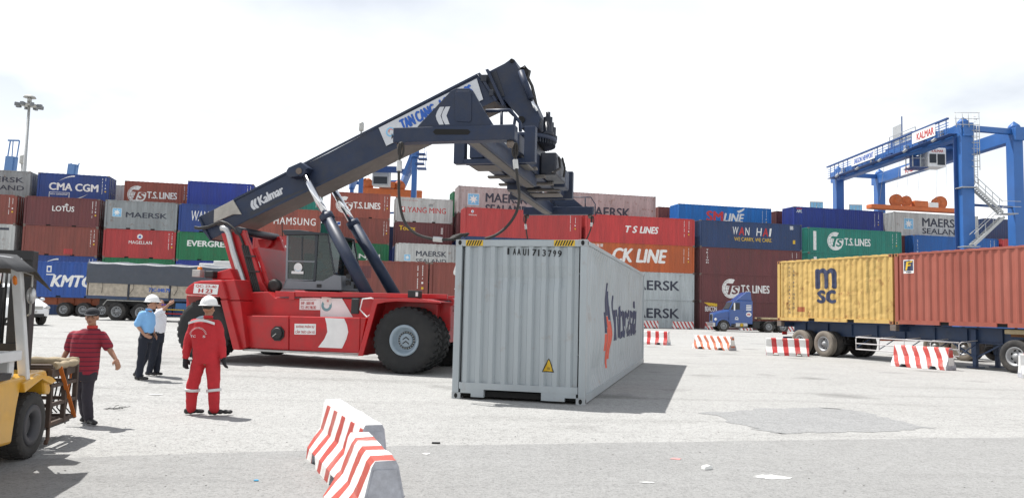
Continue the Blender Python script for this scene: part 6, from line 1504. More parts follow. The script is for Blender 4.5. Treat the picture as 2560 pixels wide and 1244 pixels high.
# ================================================================== people
M_hair = mat('black_hair', (.012, .010, .009), .6)
M_shoe = mat('black_shoe', (.018, .017, .017), .5)
M_glove = mat('black_glove', (.014, .014, .016), .75)
M_helmet = mat('white_helmet', (.78, .78, .77), .3, var=.02, coat=.4)
M_skin2 = mat('tanned_skin', (.33, .165, .10), .5, var=.12, vscale=9)
M_eye = mat('dark_eye', (.01, .008, .008), .3)
M_lip = mat('lip', (.26, .09, .07), .5)
def cloth(name, c, var=.08, rough=.85): return mat(name, c, rough, var=var, vscale=7, bump=.35, bscale=14)
def voxel(mb, name, m, parent, vx, smooth=6, wrinkle=0., wsize=.12):
    me = mb.mesh(name, m, fix=False)
    for p in me.polygons: p.use_smooth = True
    o = link(name, me, parent); r = o.modifiers.new('remesh', 'REMESH'); r.mode = 'VOXEL'; r.voxel_size = vx; r.use_smooth_shade = True
    s = o.modifiers.new('smooth', 'SMOOTH'); s.factor = .5; s.iterations = smooth
    if wrinkle:
        tx = bpy.data.textures.get('folds_%g' % wsize) or bpy.data.textures.new('folds_%g' % wsize, 'CLOUDS'); tx.noise_scale = wsize; tx.noise_depth = 3
        d = o.modifiers.new('folds', 'DISPLACE'); d.texture = tx; d.strength = wrinkle; d.mid_level = .5
    return o
def limb(b, pts, rad, seg=12):
    pts = [Vector(p) for p in pts]; b.tube(pts, rad, seg)
    for p, r in zip(pts, rad): b.ell(p, (r, r, r), seg=12, rings=8)
def loft(b, secs, phi, seg=20):
    """secs: (cx, cy, z, half width, half depth); phi turns the width axis about z"""
    o = len(b.v); c, s = math.cos(phi), math.sin(phi)
    for cx, cy, z, w, d in secs:
        for k in range(seg):
            a = 2*math.pi*k/seg; ca, sa = math.cos(a), math.sin(a); e = .85
            u = w*math.copysign(abs(ca)**e, ca); v = d*math.copysign(abs(sa)**e, sa); b.v.append((cx+u*c-v*s, cy+u*s+v*c, z))
    n = len(secs)
    for i in range(n-1):
        for k in range(seg): k2 = (k+1) % seg; b.f.append([o+i*seg+k, o+i*seg+k2, o+(i+1)*seg+k2, o+(i+1)*seg+k]); b.m.append(0); b.sm.append(True)
    b.f.append([o+k for k in range(seg)][::-1]); b.m.append(0); b.sm.append(True); b.f.append([o+(n-1)*seg+k for k in range(seg)]); b.m.append(0); b.sm.append(True)
def hand(b, wrist, d, side, k=1., curl=.5, grow=0.):
    """five fingers of unequal length on a palm; d: direction of the hand, side: towards the thumb"""
    w = Vector(wrist); d = Vector(d).normalized(); s = Vector(side); s = (s-d*s.dot(d)).normalized(); n = d.cross(s).normalized()
    g = grow
    for t in (0, .5, 1): b.ell(w+d*(.02+.065*t)*k, ((.026+g)*k,)*3, seg=10, rings=8); b.ell(w+d*(.03+.06*t)*k+s*.016*k, ((.021+g)*k,)*3, seg=10, rings=8); b.ell(w+d*(.03+.06*t)*k-s*.018*k, ((.021+g)*k,)*3, seg=10, rings=8)
    for i, (off, ln) in enumerate(((.030, .068), (.010, .078), (-.011, .073), (-.031, .058))):
        p = w+d*.088*k+s*off*k; q1 = p+(d*.96+n*.25*curl)*ln*.45*k; q2 = q1+(d*.75+n*.66*curl*1.4).normalized()*ln*.32*k; q3_ = q2+(d*.45+n*.9*curl*1.4).normalized()*ln*.26*k
        limb(b, [p, q1, q2, q3_], [(.0098+g)*k, (.0092+g)*k, (.0085+g)*k, (.0072+g)*k], 8)
    p = w+d*.03*k+s*.030*k; limb(b, [p, p+(d*.6+s*.75)*.036*k, p+(d*1.5+s*.85)*.038*k], [.0125*k+g, .011*k+g, .0085*k+g], 8)
def head(b, c, phi, k=1., look=(0, 0)):
    """phi: direction the face looks, measured from -y (towards the camera), positive to +x"""
    f = Vector((math.sin(phi), -math.cos(phi), 0)); s = Vector((math.cos(phi), math.sin(phi), 0)); c = Vector(c); Mx = Matrix((s, -f, Vector((0, 0, 1)))).transposed()
    b.ell(c+Vector((0, 0, .022*k))-f*.012*k, (.073*k, .092*k, .098*k), M=Mx); b.ell(c+f*.022*k-Vector((0, 0, .045*k)), (.056*k, .062*k, .068*k), M=Mx)
    b.ell(c+f*.050*k-Vector((0, 0, .088*k)), (.026*k, .024*k, .022*k), M=Mx)
    b.ell(c+f*.092*k-Vector((0, 0, .022*k)), (.014*k, .019*k, .022*k), M=Mx); b.ell(c+f*.082*k+Vector((0, 0, .010*k)), (.010*k, .012*k, .026*k), M=Mx)
    for t in (-1, 1):
        b.ell(c+s*t*.076*k-f*.004*k-Vector((0, 0, .015*k)), (.010*k, .022*k, .032*k), M=Mx); b.ell(c+s*t*.038*k+f*.062*k-Vector((0, 0, .028*k)), (.022*k, .02*k, .02*k), M=Mx)
    return f, s, Mx
def face(parent, c, f, s, Mx, k=1., glasses=False):
    c = Vector(c)
    for t in (-1, 1):
        MB().ell(c+s*t*.031*k+f*.080*k+Vector((0, 0, .004*k)), (.012*k, .007*k, .005*k), M=Mx, seg=10, rings=6).build('eye', M_eye, parent); MB().ell(c+s*t*.033*k+f*.082*k+Vector((0, 0, .024*k)), (.017*k, .005*k, .0035*k), M=Mx, seg=10, rings=6).build('eyebrow', M_hair, parent)
    MB().ell(c+f*.080*k-Vector((0, 0, .062*k)), (.024*k, .009*k, .007*k), M=Mx, seg=10, rings=6).build('mouth', M_lip, parent)
    if glasses:
        mg = mat('purple_lens', (.10, .02, .30), .15, coat=.5)
        for t in (-1, 1): MB().ell(c+s*t*.036*k+f*.088*k+Vector((0, 0, .004*k)), (.033*k, .012*k, .020*k), M=Mx, seg=12, rings=6).build('lens', mg, parent); MB().bar(c+s*t*.072*k+f*.07*k+Vector((0, 0, .006)), c+s*t*.080*k-f*.02*k+Vector((0, 0, .006)), .006).build('temple', M_hair, parent)
def helmet(parent, c, f, s, Mx, k=1.):
    b = MB(); c = Vector(c)
    prof_ = [(.128, .0), (.126, .02), (.118, .055), (.098, .095), (.065, .122), (.03, .134), (.0001, .136)]
    seg = 26; o = 0
    for r, z in prof_:
        for i in range(seg): a = 2*math.pi*i/seg; b.v.append(tuple(c+s*r*.92*math.cos(a)*k+f*r*1.12*math.sin(a)*k+Vector((0, 0, z*k))))
    for i in range(len(prof_)-1):
        for j in range(seg): j2 = (j+1) % seg; b.f.append([i*seg+j, i*seg+j2, (i+1)*seg+j2, (i+1)*seg+j]); b.m.append(0); b.sm.append(True)
    h = b.build('helmet', M_helmet, parent); sl = h.modifiers.new('solid', 'SOLIDIFY'); sl.thickness = .004; sl.offset = -1
    br = MB(); n = 26
    for rr, z in ((.122, .004), (.146, -.006), (.146, -.002), (.122, .010)):
        for i in range(n):
            a = 2*math.pi*i/n; ex_ = 1.0+.22*max(0, math.sin(a))**2 if rr > .13 else 1; br.v.append(tuple(c+s*rr*.92*ex_*math.cos(a)*k+f*rr*1.12*ex_*math.sin(a)*k+Vector((0, 0, z*k))))
    for i in range(4):
        for j in range(n): j2 = (j+1) % n; i2 = (i+1) % 4; br.f.append([i*n+j, i*n+j2, i2*n+j2, i2*n+j]); br.m.append(0); br.sm.append(True)
    br.build('brim', M_helmet, h)
    rg = [c+f*(.13*math.cos(R(a)))*k+Vector((0, 0, (.012+.132*math.sin(R(a)))*k)) for a in range(12, 170, 12)]; MB().tube(rg, .010*k, 8).build('ridge', M_helmet, h)
def shoe(parent, ankle, toe, k=1., name='shoe', m=None):
    a = Vector(ankle); t = Vector(toe); d = (t-a); d.z = 0; d = d.normalized() if d.length > .01 else Vector((0, -1, 0)); b = MB()
    hp = a-d*.055*k; zz = a.z-.055*k; 
    b.ell(Vector((hp.x, hp.y, zz+.035*k)), (.042*k, .042*k, .045*k)); b.ell(a+Vector((0, 0, -.02*k)), (.046*k, .046*k, .05*k))
    for u in (.2, .5, .8, 1.0): p = hp.lerp(t, u); b.ell(Vector((p.x, p.y, zz+(.040-.014*u)*k+(t.z-zz)*max(0, u-.4))), (.046*k, .046*k, (.042-.012*u)*k))
    return voxel(b, name, m or M_shoe, parent, .010, 4)
def skin_arm(b, sh, el, wr, k=1.): limb(b, [sh, Vector(sh).lerp(Vector(el), .5), el, Vector(el).lerp(Vector(wr), .35), wr], [.046*k, .043*k, .036*k, .037*k, .025*k])
def person(label, loc, phi, J, mats, k=1., skin=None, bare_from='elbow', sleeve=.06, torso=None, leg=(.088, .072, .062), glove=None, hat=None, glasses=False, hem=None, hands=None, collar=None, group=None):
    skin = skin or M_skin2
    t = thing('person', label, 'person', loc, 0, group)
    b = MB(); f, s, Mx = head(b, J['head'], J.get('look', phi), k)
    hd_ = Vector(J['head']); nk = Vector(J['neck']); limb(b, [nk-Vector((0, 0, .04)), nk+Vector((0, 0, .02)), hd_-Vector((0, 0, .06))], [.058*k, .050*k, .050*k])
    loft(b, [(x, y, z, w*.86, d*.84) for x, y, z, w, d in J['torso']], J.get('tphi', phi))
    for a in 'LR':
        skin_arm(b, J['sh'+a], J['el'+a], J['wr'+a], k); limb(b, [J['hip'+a], J['kn'+a], J['an'+a]], [.070*k, .050*k, .036*k])
        limb(b, [J['sh'+a], nk-Vector((0, 0, .05))], [.045*k, .05*k]); tr = J['torso'][0]; limb(b, [J['hip'+a], (tr[0], tr[1], tr[2])], [.07*k, .09*k])
        if not glove: hand(b, J['wr'+a], Vector(J['hd'+a])-Vector(J['wr'+a]), J.get('th'+a, (0, -1, .3)), k, J.get('curl'+a, .5))
    body = voxel(b, 'body', skin, t, .0085, 3)
    if glove:
        for a in 'LR': g_ = MB(); limb(g_, [Vector(J['wr'+a])-(Vector(J['hd'+a])-Vector(J['wr'+a])).normalized()*.03, J['wr'+a]], [.036*k, .036*k]); hand(g_, J['wr'+a], Vector(J['hd'+a])-Vector(J['wr'+a]), J.get('th'+a, (0, -1, .3)), k*1.08, .6, .002); voxel(g_, 'glove', glove, t, .0085, 2)
    b = MB(); loft(b, J['torso'], J.get('tphi', phi))
    for a in 'LR':
        e = Vector(J['sh'+a]); el = Vector(J['el'+a]); wr = Vector(J['wr'+a])
        if bare_from == 'wrist': limb(b, [e, e.lerp(el, .5), el, el.lerp(wr, .5), wr.lerp(el, .06)], [sleeve*1.12, sleeve*1.08, sleeve, sleeve*.92, sleeve*.72])
        else: limb(b, [e, e.lerp(el, .45), e.lerp(el, .86)], [sleeve*1.12, sleeve*1.1, sleeve*1.08])
        limb(b, [e, nk-Vector((0, 0, .055*k))], [sleeve*.95, .055*k])
    shirt = voxel(b, 'shirt' if bare_from != 'wrist' else 'jacket', mats[0], t, .012, 5, .022 if bare_from != 'wrist' else .03, .11)
    cl = MB(); cl.lathe([(.064*k, -.02), (.068*k, .0), (.064*k, .022), (.056*k, .024), (.056*k, -.02)], nk+Vector((0, 0, .012)), 'z', 18); cl.build('collar', mats[2] if len(mats) > 2 else mats[0], t)
    b = MB(); tr = J['torso'][0]; w0 = tr[3]; c0 = Vector((tr[0], tr[1], tr[2]))
    loft(b, [(c0.x, c0.y, J['hipL'][2]-.06, w0*.95, tr[4]*.95), (c0.x, c0.y, J['hipL'][2]+.04, w0*.99, tr[4]), (c0.x, c0.y, J.get('waist', tr[2]), w0*.93, tr[4]*.93)], J.get('tphi', phi))
    for a in 'LR': h_, kn, an = Vector(J['hip'+a]), Vector(J['kn'+a]), Vector(J['an'+a]); limb(b, [h_, h_.lerp(kn, .5), kn, kn.lerp(an, .5), an+(kn-an).normalized()*.02], [leg[0], (leg[0]+leg[1])/2, leg[1], (leg[1]+leg[2])/2, leg[2]])
    voxel(b, 'trousers', mats[1], t, .012, 4, .03, .13)
    for a in 'LR': shoe(t, J['an'+a], J['toe'+a], k)
    MB().ell(hd_+Vector((0, 0, .035*k))-f*.022*k, (.077*k, .088*k, .090*k), M=Mx).build('hair', M_hair, t) if hat != 'cap' else MB().ell(hd_+Vector((0, 0, .010*k))-f*.045*k, (.077*k, .062*k, .06*k), M=Mx).build('hair', M_hair, t)
    face(t, hd_, f, s, Mx, k, glasses)
    if hat == 'helmet': helmet(t, hd_+Vector((0, 0, .045*k)), f, s, Mx, k)
    if hat == 'cap':
        mc_ = cloth('dark_cap_cloth', (.022, .023, .028)); cb_ = MB(); cb_.ell(hd_+Vector((0, 0, .055*k))-f*.008*k, (.086*k, .102*k, .075*k), M=Mx); cp0 = cb_.build('cap', mc_, t)
        pk = MB(); n = 12
        for dz in (0, -.006):
            for i in range(n+1): a = math.pi*i/n; pk.v.append(tuple(hd_+s*.082*math.cos(a)*k+f*(.055+.105*math.sin(a))*k+Vector((0, 0, (.045-.022*math.sin(a))*k+dz))))
        pk.f = [list(range(n+1)), list(range(2*n+1, n, -1))]+[[i, i+1, n+2+i, n+1+i] for i in range(n)]+[[n, 0, n+1, 2*n+1]]; pk.m = [0]*len(pk.f); pk.sm = [False]*len(pk.f); pk.build('cap_peak', mc_, cp0)
    return t, shirt
def place(px, py): p = on_ground(px, py); return p
# --- worker in red coverall, seen from behind
k1 = .001855; X = lambda a: (a-330)*k1; Z = lambda b_: (1108-b_)*k1
p1 = place(400+330/3.108, 680+1108/3.108)
M_cover1 = cloth('red_coverall', (.46, .022, .03), .10); M_refl = mat('reflective_band', (.62, .62, .62), .35, .2, var=.05)
J1 = dict(head=(X(333), .01, 1.545), look=math.pi-.25, neck=(X(335), .0, 1.405), torso=[(X(340), 0, .80, .185, .135), (X(330), 0, .92, .185, .135), (X(322), 0, 1.08, .192, .135), (X(315), 0, 1.22, .205, .13), (X(318), 0, 1.33, .19, .11), (X(328), 0, 1.385, .10, .08)],
          shL=(X(225), 0, 1.315), elL=(X(180), .03, 1.03), wrL=(X(178), -.02, .82), hdL=(X(184), -.04, .70), thL=(.6, .8, 0), shR=(X(405), 0, 1.315), elR=(X(438), .03, 1.05), wrR=(X(474), -.02, .84), hdR=(X(492), -.04, .72), thR=(-.5, .8, 0),
          hipL=(X(285), 0, .80), hipR=(X(388), 0, .80), knL=(X(243), .0, .43), knR=(X(405), .0, .43), anL=(X(232), .02, .075), anR=(X(428), -.02, .075), toeL=(X(298), .10, .012), toeR=(X(535), .03, .03), waist=.86)
P1_, sh1 = person('worker in red coverall and white helmet seen from behind', p1, math.pi, J1, [M_cover1, M_cover1], 1.0, bare_from='wrist', sleeve=.068, leg=(.105, .090, .074), glove=M_glove, hat='helmet')
bd = [(X(205)+i/20*(X(412)-X(205)), -.118-.022*math.sin(math.pi*i/20), 1.325+.045*math.sin(math.pi*i/20)) for i in range(21)]
b = MB()
for i in range(20): (x0, y0, z0), (x1, y1, z1_) = bd[i], bd[i+1]; b.add([(x0, y0, z0-.018), (x1, y1, z1_-.018), (x1, y1+.006, z1_+.018), (x0, y0+.006, z0+.018)], [(0, 1, 2, 3)])
b.build('shoulder_band', M_refl, P1_)
for a in 'LR':
    kn, an = Vector(J1['kn'+a]), Vector(J1['an'+a]); d = (an-kn).normalized(); c = kn+d*.07; MB().tube([c-d*.02, c+d*.02], .107, 18).build('leg_band', M_refl, P1_)
P = Print()
for i in range(17):
    a = R(165-i*9.4); P.poly([(.105*math.cos(a+.03)-.0, .105*math.sin(a+.03)), (.105*math.cos(a-.03), .105*math.sin(a-.03)), (.130*math.cos(a-.03), .130*math.sin(a-.03)), (.130*math.cos(a+.03), .130*math.sin(a+.03))], M_refl)
tag(P.build('arched_print', lambda u, v, l: (X(292)+u, -.152+.02*abs(u)*4, 1.145+v), P1_), kind='stuff')
P = Print(); P.text('TC', -.105, 0, .075, .030, M_refl, .06); P.build('lettering', lambda u, v, l: (X(292)+u, -.156-.001*l, 1.125+v), P1_); P = Print(); P.text('S', .075, 0, .035, .030, M_refl, .06); P.build('lettering', lambda u, v, l: (X(292)+u, -.152-.001*l, 1.125+v), P1_)
# --- man in striped shirt facing the camera
k2 = .00157; X = lambda a: (a-330)*k2; Z = lambda b_: (1175-b_)*k2
p2 = place(120+330/3.456, 720+1178/3.456)
M_polo = None
def polo_mat():
    m = cloth('striped_red_polo', (.26, .018, .035), .08); nt = m.node_tree; bs = [n for n in nt.nodes if n.type == 'BSDF_PRINCIPLED'][0]; src = bs.inputs['Base Color'].links[0].from_socket
    t_ = nd(nt, 'ShaderNodeTexCoord'); s_ = nd(nt, 'ShaderNodeSeparateXYZ'); nt.links.new(t_.outputs['Object'], s_.inputs[0])
    def M(op, a, c): n = nd(nt, 'ShaderNodeMath', operation=op); n.inputs[1].default_value = c; nt.links.new(a, n.inputs[0]); return n.outputs[0]
    fr_ = M('LESS_THAN', M('FRACT', M('MULTIPLY', s_.outputs['Z'], 17.), 0), .20); x_ = nd(nt, 'ShaderNodeMix', data_type='RGBA'); nt.links.new(fr_, x_.inputs['Factor']); nt.links.new(src, x_.inputs['A']); x_.inputs['B'].default_value = (.06, .012, .03, 1); nt.links.new(x_.outputs['Result'], bs.inputs['Base Color']); return m
J2 = dict(head=(X(332), -.03, Z(280)), look=.18, neck=(X(330), 0, Z(372)), torso=[(X(280), 0, Z(765), .180, .125), (X(282), 0, Z(690), .178, .13), (X(285), -.01, Z(600), .182, .14), (X(290), -.01, Z(500), .195, .135), (X(298), 0, Z(420), .185, .11), (X(320), 0, Z(378), .10, .075)],
          shL=(X(175), 0, Z(440)), elL=(X(118), .06, Z(555)), wrL=(X(80), .02, Z(660)), hdL=(X(70), 0, Z(720)), thL=(1, -.3, 0), shR=(X(415), 0, Z(440)), elR=(X(478), .0, Z(535)), wrR=(X(560), -.06, Z(622)), hdR=(X(600), -.09, Z(690)), thR=(-.6, -.6, .2), curlR=.8,
          hipL=(X(245), .03, Z(770)), hipR=(X(325), 0, Z(770)), knL=(X(240), .12, Z(960)), knR=(X(330), -.02, Z(960)), anL=(X(235), .25, .085), anR=(X(345), .02, .075), toeL=(X(260), .12, .015), toeR=(X(430), -.10, .015), waist=Z(700))
M_jean = cloth('dark_trousers', (.030, .026, .036)); M_navyt = cloth('navy_trousers', (.012, .015, .026))
P2_, sh2 = person('man in striped red polo shirt and dark cap beside the forklift cage', p2, 0, J2, [polo_mat(), M_jean, cloth('red_collar', (.50, .05, .04))], .98, sleeve=.062, leg=(.085, .068, .058), hat='cap')
# --- man in blue shirt (profile) and man in white shirt pointing
k3 = .00232; X = lambda a: (a-840)*k3; Z = lambda b_: (790-b_)*k3
p3 = place(120+830/3.456, 720+790/3.456)
HP2 = math.pi/2
J3 = dict(head=(X(872), -.0, Z(128)), look=HP2+.15, neck=(X(848), 0, Z(182)), tphi=HP2, torso=[(X(838), 0, Z(385), .15, .118), (X(840), 0, Z(340), .155, .125), (X(843), 0, Z(280), .165, .13), (X(842), 0, Z(230), .18, .12), (X(843), 0, Z(200), .10, .085)],
          shL=(X(835), .15, Z(222)), elL=(X(845), .19, Z(320)), wrL=(X(885), .10, Z(395)), hdL=(X(915), .06, Z(418)), thL=(0, -.5, 1), shR=(X(822), -.15, Z(222)), elR=(X(790), -.19, Z(315)), wrR=(X(850), -.16, Z(395)), hdR=(X(888), -.12, Z(415)), thR=(0, .5, 1),
          hipL=(X(835), .08, Z(440)), hipR=(X(830), -.08, Z(440)), knL=(X(815), .10, Z(600)), knR=(X(822), -.08, Z(605)), anL=(X(745), .16, Z(742)), anR=(X(805), -.06, Z(760)), toeL=(X(790), .13, Z(775)), toeR=(X(878), -.10, Z(783)), waist=Z(372))
M_bshirt = cloth('light_blue_shirt', (.20, .42, .72), .05); M_wshirt = cloth('white_shirt', (.70, .70, .74), .03)
P3_, _ = person('man in light blue shirt, dark trousers and white helmet in profile', p3, HP2, J3, [M_bshirt, M_navyt], 1.0, skin=M_skin, sleeve=.068, leg=(.098, .078, .066), hat='helmet')
k4 = .00241; X = lambda a: (a-900)*k4; Z = lambda b_: (758-b_)*k4
p4 = place(120+900/3.456, 720+756/3.456)
J4 = dict(head=(X(938), 0, Z(132)), look=HP2-.35, neck=(X(928), 0, Z(182)), tphi=HP2-.3, torso=[(X(930), 0, Z(385), .145, .112), (X(932), 0, Z(340), .15, .12), (X(934), 0, Z(280), .165, .122), (X(932), 0, Z(230), .175, .115), (X(930), 0, Z(200), .10, .085)],
          shL=(X(925), .15, Z(222)), elL=(X(915), .20, Z(320)), wrL=(X(930), .17, Z(400)), hdL=(X(935), .15, Z(440)), shR=(X(945), -.14, Z(212)), elR=(X(1002), -.24, Z(186)), wrR=(X(1058), -.26, Z(125)), hdR=(X(1095), -.26, Z(102)), thR=(0, .3, 1), curlR=.7,
          hipL=(X(925), .08, Z(440)), hipR=(X(925), -.08, Z(440)), knL=(X(925), .08, Z(600)), knR=(X(905), -.06, Z(600)), anL=(X(920), .09, .075), anR=(X(880), -.05, .08), toeL=(X(965), .05, .015), toeR=(X(930), -.09, .015), waist=Z(372))
P4_, _ = person('man in white shirt pointing to the right, partly behind the blue shirt man', p4, HP2, J4, [M_wshirt, M_navyt], .98, skin=M_skin, sleeve=.066, leg=(.095, .076, .064), glasses=True)
for PP, J in ((P3_, J3), (P4_, J4)): c = J['torso'][0]; bl = MB(); loft(bl, [(c[0], c[1], J['waist']-.03, c[3]*.99, c[4]*.99), (c[0], c[1], J['waist']+.008, c[3]*.99, c[4]*.99)], J['tphi']); bl.build('belt', M_shoe, PP)
# --- driver in the stacker cab
sw = SM_ @ Vector((seatx-.05, 0, seatz)); f_ = SF
def D(u, y, z): return SM_.to_3x3() @ Vector((u, y, z))
J5 = {}
def d3(u, y, z): v = D(u, y, z); return (v.x, v.y, v.z)
M_teal = cloth('teal_shirt', (.12, .30, .33))
phi5 = HP2-SA
J5 = dict(head=d3(.06, 0, .72), look=phi5, neck=d3(.02, 0, .58), tphi=phi5, torso=[(*d3(0, 0, .05), .17, .13), (*d3(0, 0, .2), .17, .13), (*d3(0, 0, .38), .185, .13), (*d3(0, 0, .5), .17, .11), (*d3(0, 0, .56), .10, .08)],
          shL=d3(0, .17, .48), elL=d3(.22, .22, .25), wrL=d3(.45, .14, .33), hdL=d3(.56, .10, .38), shR=d3(0, -.17, .48), elR=d3(.22, -.22, .25), wrR=d3(.45, -.14, .33), hdR=d3(.56, -.10, .38),
          hipL=d3(.02, .1, .08), hipR=d3(.02, -.1, .08), knL=d3(.45, .12, .10), knR=d3(.45, -.12, .10), anL=d3(.55, .12, -.28), anR=d3(.55, -.12, -.28), toeL=d3(.72, .12, -.34), toeR=d3(.72, -.12, -.34), waist=d3(0, 0, .1)[2])
person('driver in teal shirt sitting in the stacker cab', sw, phi5, J5, [M_teal, M_navyt], .95, sleeve=.062)

# ================================================================== forklift at the left edge and the steel cage on its forks
FH = R(10); fw_ = Vector((-math.sin(FH), math.cos(FH), 0)); fr_ = Vector((math.cos(FH), math.sin(FH), 0))       # forward and right
wc = at_depth(84, 1056, 8.15)
FK = thing('forklift', 'yellow forklift with white overhead guard and black canopy, cut by the left edge', 'forklift', (wc.x, wc.y, 0), math.pi/2+FH)
# local: x forward, y left; right front wheel face at y = 0
M_fyel = mat('forklift_yellow', (.62, .33, .02), .4, var=.10, dirt=.3, dirtcol=(.25, .15, .05), coat=.3)
M_fwhite = mat('forklift_white', (.62, .63, .63), .45, var=.06, dirt=.3, dirtcol=(.40, .40, .38))
M_mast = mat('greasy_mast', (.020, .020, .021), .5, var=.3)
M_canvas = mat('black_canvas', (.035, .035, .036), .6, var=.2, bump=.3, bscale=12)
M_tsolid = mat('forklift_tyre', (.030, .029, .028), .85, var=.2, dirt=.5, dirtcol=(.09, .085, .075))
M_rimdk = mat('dark_rim', (.05, .05, .055), .6, var=.3)
wheel(.34, .24, .19, FK, (0, .12, .34), -1, 22, M_rimdk, True, M_tsolid, .012); wheel(.34, .24, .19, FK, (0, 1.08, .34), 1, 22, M_rimdk, True, M_tsolid, .012)
wheel(.27, .20, .15, FK, (-1.75, .22, .27), -1, 20, M_rimdk, True, M_tsolid, .01); wheel(.27, .20, .15, FK, (-1.75, .98, .27), 1, 20, M_rimdk, True, M_tsolid, .01)
MB().prism([(-.42, .22), (-.36, .55), (-.30, .76), (.25, .80), (.30, .62), (.45, .60), (.45, .68), (.30, .88), (-.48, .86), (-2.1, .86), (-2.1, .30)], .02, 1.18).build('body', M_fyel, FK, .03)
MB().prism([(-.30, .70), (.10, .80), (.36, .72), (.50, .74), (.36, .80), (.05, .86), (-.34, .80)], -.02, .30).build('fender', M_fyel, FK, .015)
MB().prism([(-1.0, .42), (-.82, .42), (-.82, .64), (-1.0, .64)], .010, .019).build('step_opening', M_dark, FK)
MB().prism([(-1.25, .86), (-.62, .86), (-.58, .92), (-1.25, .94)], -.01, .5).build('floor_mat', M_black, FK, .01)
MB().prism([(-2.15, .94), (-.95, .94), (-.86, 1.02), (-.84, 1.22), (-.92, 1.30), (-2.15, 1.32)], .05, 1.15).build('engine_hood', M_fwhite, FK, .05)
MB().prism([(-2.5, .28), (-2.15, .26), (-2.15, 1.32), (-2.35, 1.28), (-2.55, .9)], .02, 1.18).build('counterweight', M_fyel, FK, .06)
MB().box((-1.5, .3, 1.32), (-.95, .9, 1.42)).build('seat', M_black, FK, .04); MB().box((-1.6, .3, 1.42), (-1.48, .9, 1.85)).build('seat_back', M_black, FK, .04)
def FPx(px, py, y):
    M_ = Matrix.Translation((wc.x, wc.y, 0)) @ Matrix.Rotation(math.pi/2+FH, 4, 'Z'); p = on_plane(px, py, M_ @ Vector((0, y, 0)), fr_); return M_.inverted() @ p
c0, c1 = FPx(62, 935, .05), FPx(42, 660, .05)
for y in (.05, 1.10):
    MB().bar((c0.x, y, .80), (c1.x, y, c1.z), .09, .075).build('guard_pillar', M_fwhite, FK, .012)
    MB().bar((-1.9, y, 1.3), (-1.75, y, c1.z), .08, .07).build('guard_pillar', M_fwhite, FK, .012)
    MB().bar((c1.x+.03, y, c1.z+.03), (-1.8, y, c1.z+.03), .08, .06).build('guard_side_rail', M_fwhite, FK, .01)
for k in range(7): x = c1.x-(k+.5)*(c1.x+1.75)/7; MB().bar((x, .05, c1.z+.03), (x, 1.10, c1.z+.03), .04, .05).build('guard_bar', M_fwhite, FK)
pb_ = FPx(40, 890, .05); MB().box((pb_.x-.85, .0, pb_.z-.04), (pb_.x+.02, .06, pb_.z+.06)).build('dash_panel', M_fwhite, FK, .015)
MB().box((pb_.x-.10, .061, .86), (pb_.x+.02, 1.12, pb_.z+.05)).build('front_cowl', M_fwhite, FK, .02)
# canvas draped over the guard
cv_ = MB(); nx_, ny_ = 18, 16
for i in range(nx_+1):
    for j in range(ny_+1):
        u, v = i/nx_, j/ny_; x = c1.x+.38-u*2.4; y = -.14+v*1.5; z = c1.z+.085+.02*mnoise.noise(Vector((x*3, y*3, 0)))
        if i < 3: z -= (3-i)*.055+.03*mnoise.noise(Vector((y*5, 1, i)))
        if j < 2: z -= (2-j)*.075+.03*mnoise.noise(Vector((x*5, 4, j)))
        if j > ny_-2: z -= (j-ny_+2)*.07
        cv_.v.append((x, y, z))
for i in range(nx_):
    for j in range(ny_): cv_.f.append([i*(ny_+1)+j, i*(ny_+1)+j+1, (i+1)*(ny_+1)+j+1, (i+1)*(ny_+1)+j]); cv_.m.append(0); cv_.sm.append(True)
co = cv_.build('canopy', M_canvas, FK); sd_ = co.modifiers.new('solid', 'SOLIDIFY'); sd_.thickness = .01
# mast in front of the guard
for y in (.30, .42, .76, .88):
    MB().box((.36, y-.045, .10), (.50, y+.045, 2.15)).build('mast_rail', M_mast, FK, .008)
MB().tube([(.40, .59, .2), (.40, .59, 1.75)], .055, 12).build('lift_cylinder', M_mast, FK); MB().tube([(.40, .59, 1.75), (.40, .59, 2.1)], .035, 12).build('piston_rod', M_chrome, FK)
for z in (.25, 1.1, 2.1): MB().box((.34, .26, z-.05), (.40, .92, z+.05)).build('mast_crossbar', M_mast, FK)
for y in (.50, .55, .64, .69): MB().tube([(.47, y, .3), (.47, y, 2.0)], .014, 6).build('mast_hose', M_hose, FK)
for y in (.25, .95): MB().box((.52, y-.06, .16), (1.55, y+.06, .21)).build('fork', M_mast, FK, .01)
MB().box((.505, .15, .25), (.56, 1.05, .75)).build('carriage', M_mast, FK, .01)
px, py = FPx(6, 695, .2), None
yl_ = MB().lathe([(.0001, -.02), (.075, -.02), (.085, 0), (.075, .02), (.0001, .02)], (px.x, .06, px.z), 'y', 16).build('lamp_guard', M_amber, FK)
mr_ = FPx(70, 738, -.03); MB().tube([(c1.x-.02, .04, mr_.z+.25), (mr_.x, -.06, mr_.z+.20), (mr_.x, -.06, mr_.z-.18), (c0.x-.05, .04, mr_.z-.2)], .010, 6).build('mirror_bracket', M_step, FK)
MB().ell((mr_.x, -.06, mr_.z), (.03, .045, .085)).build('wing_mirror', M_galv, FK)
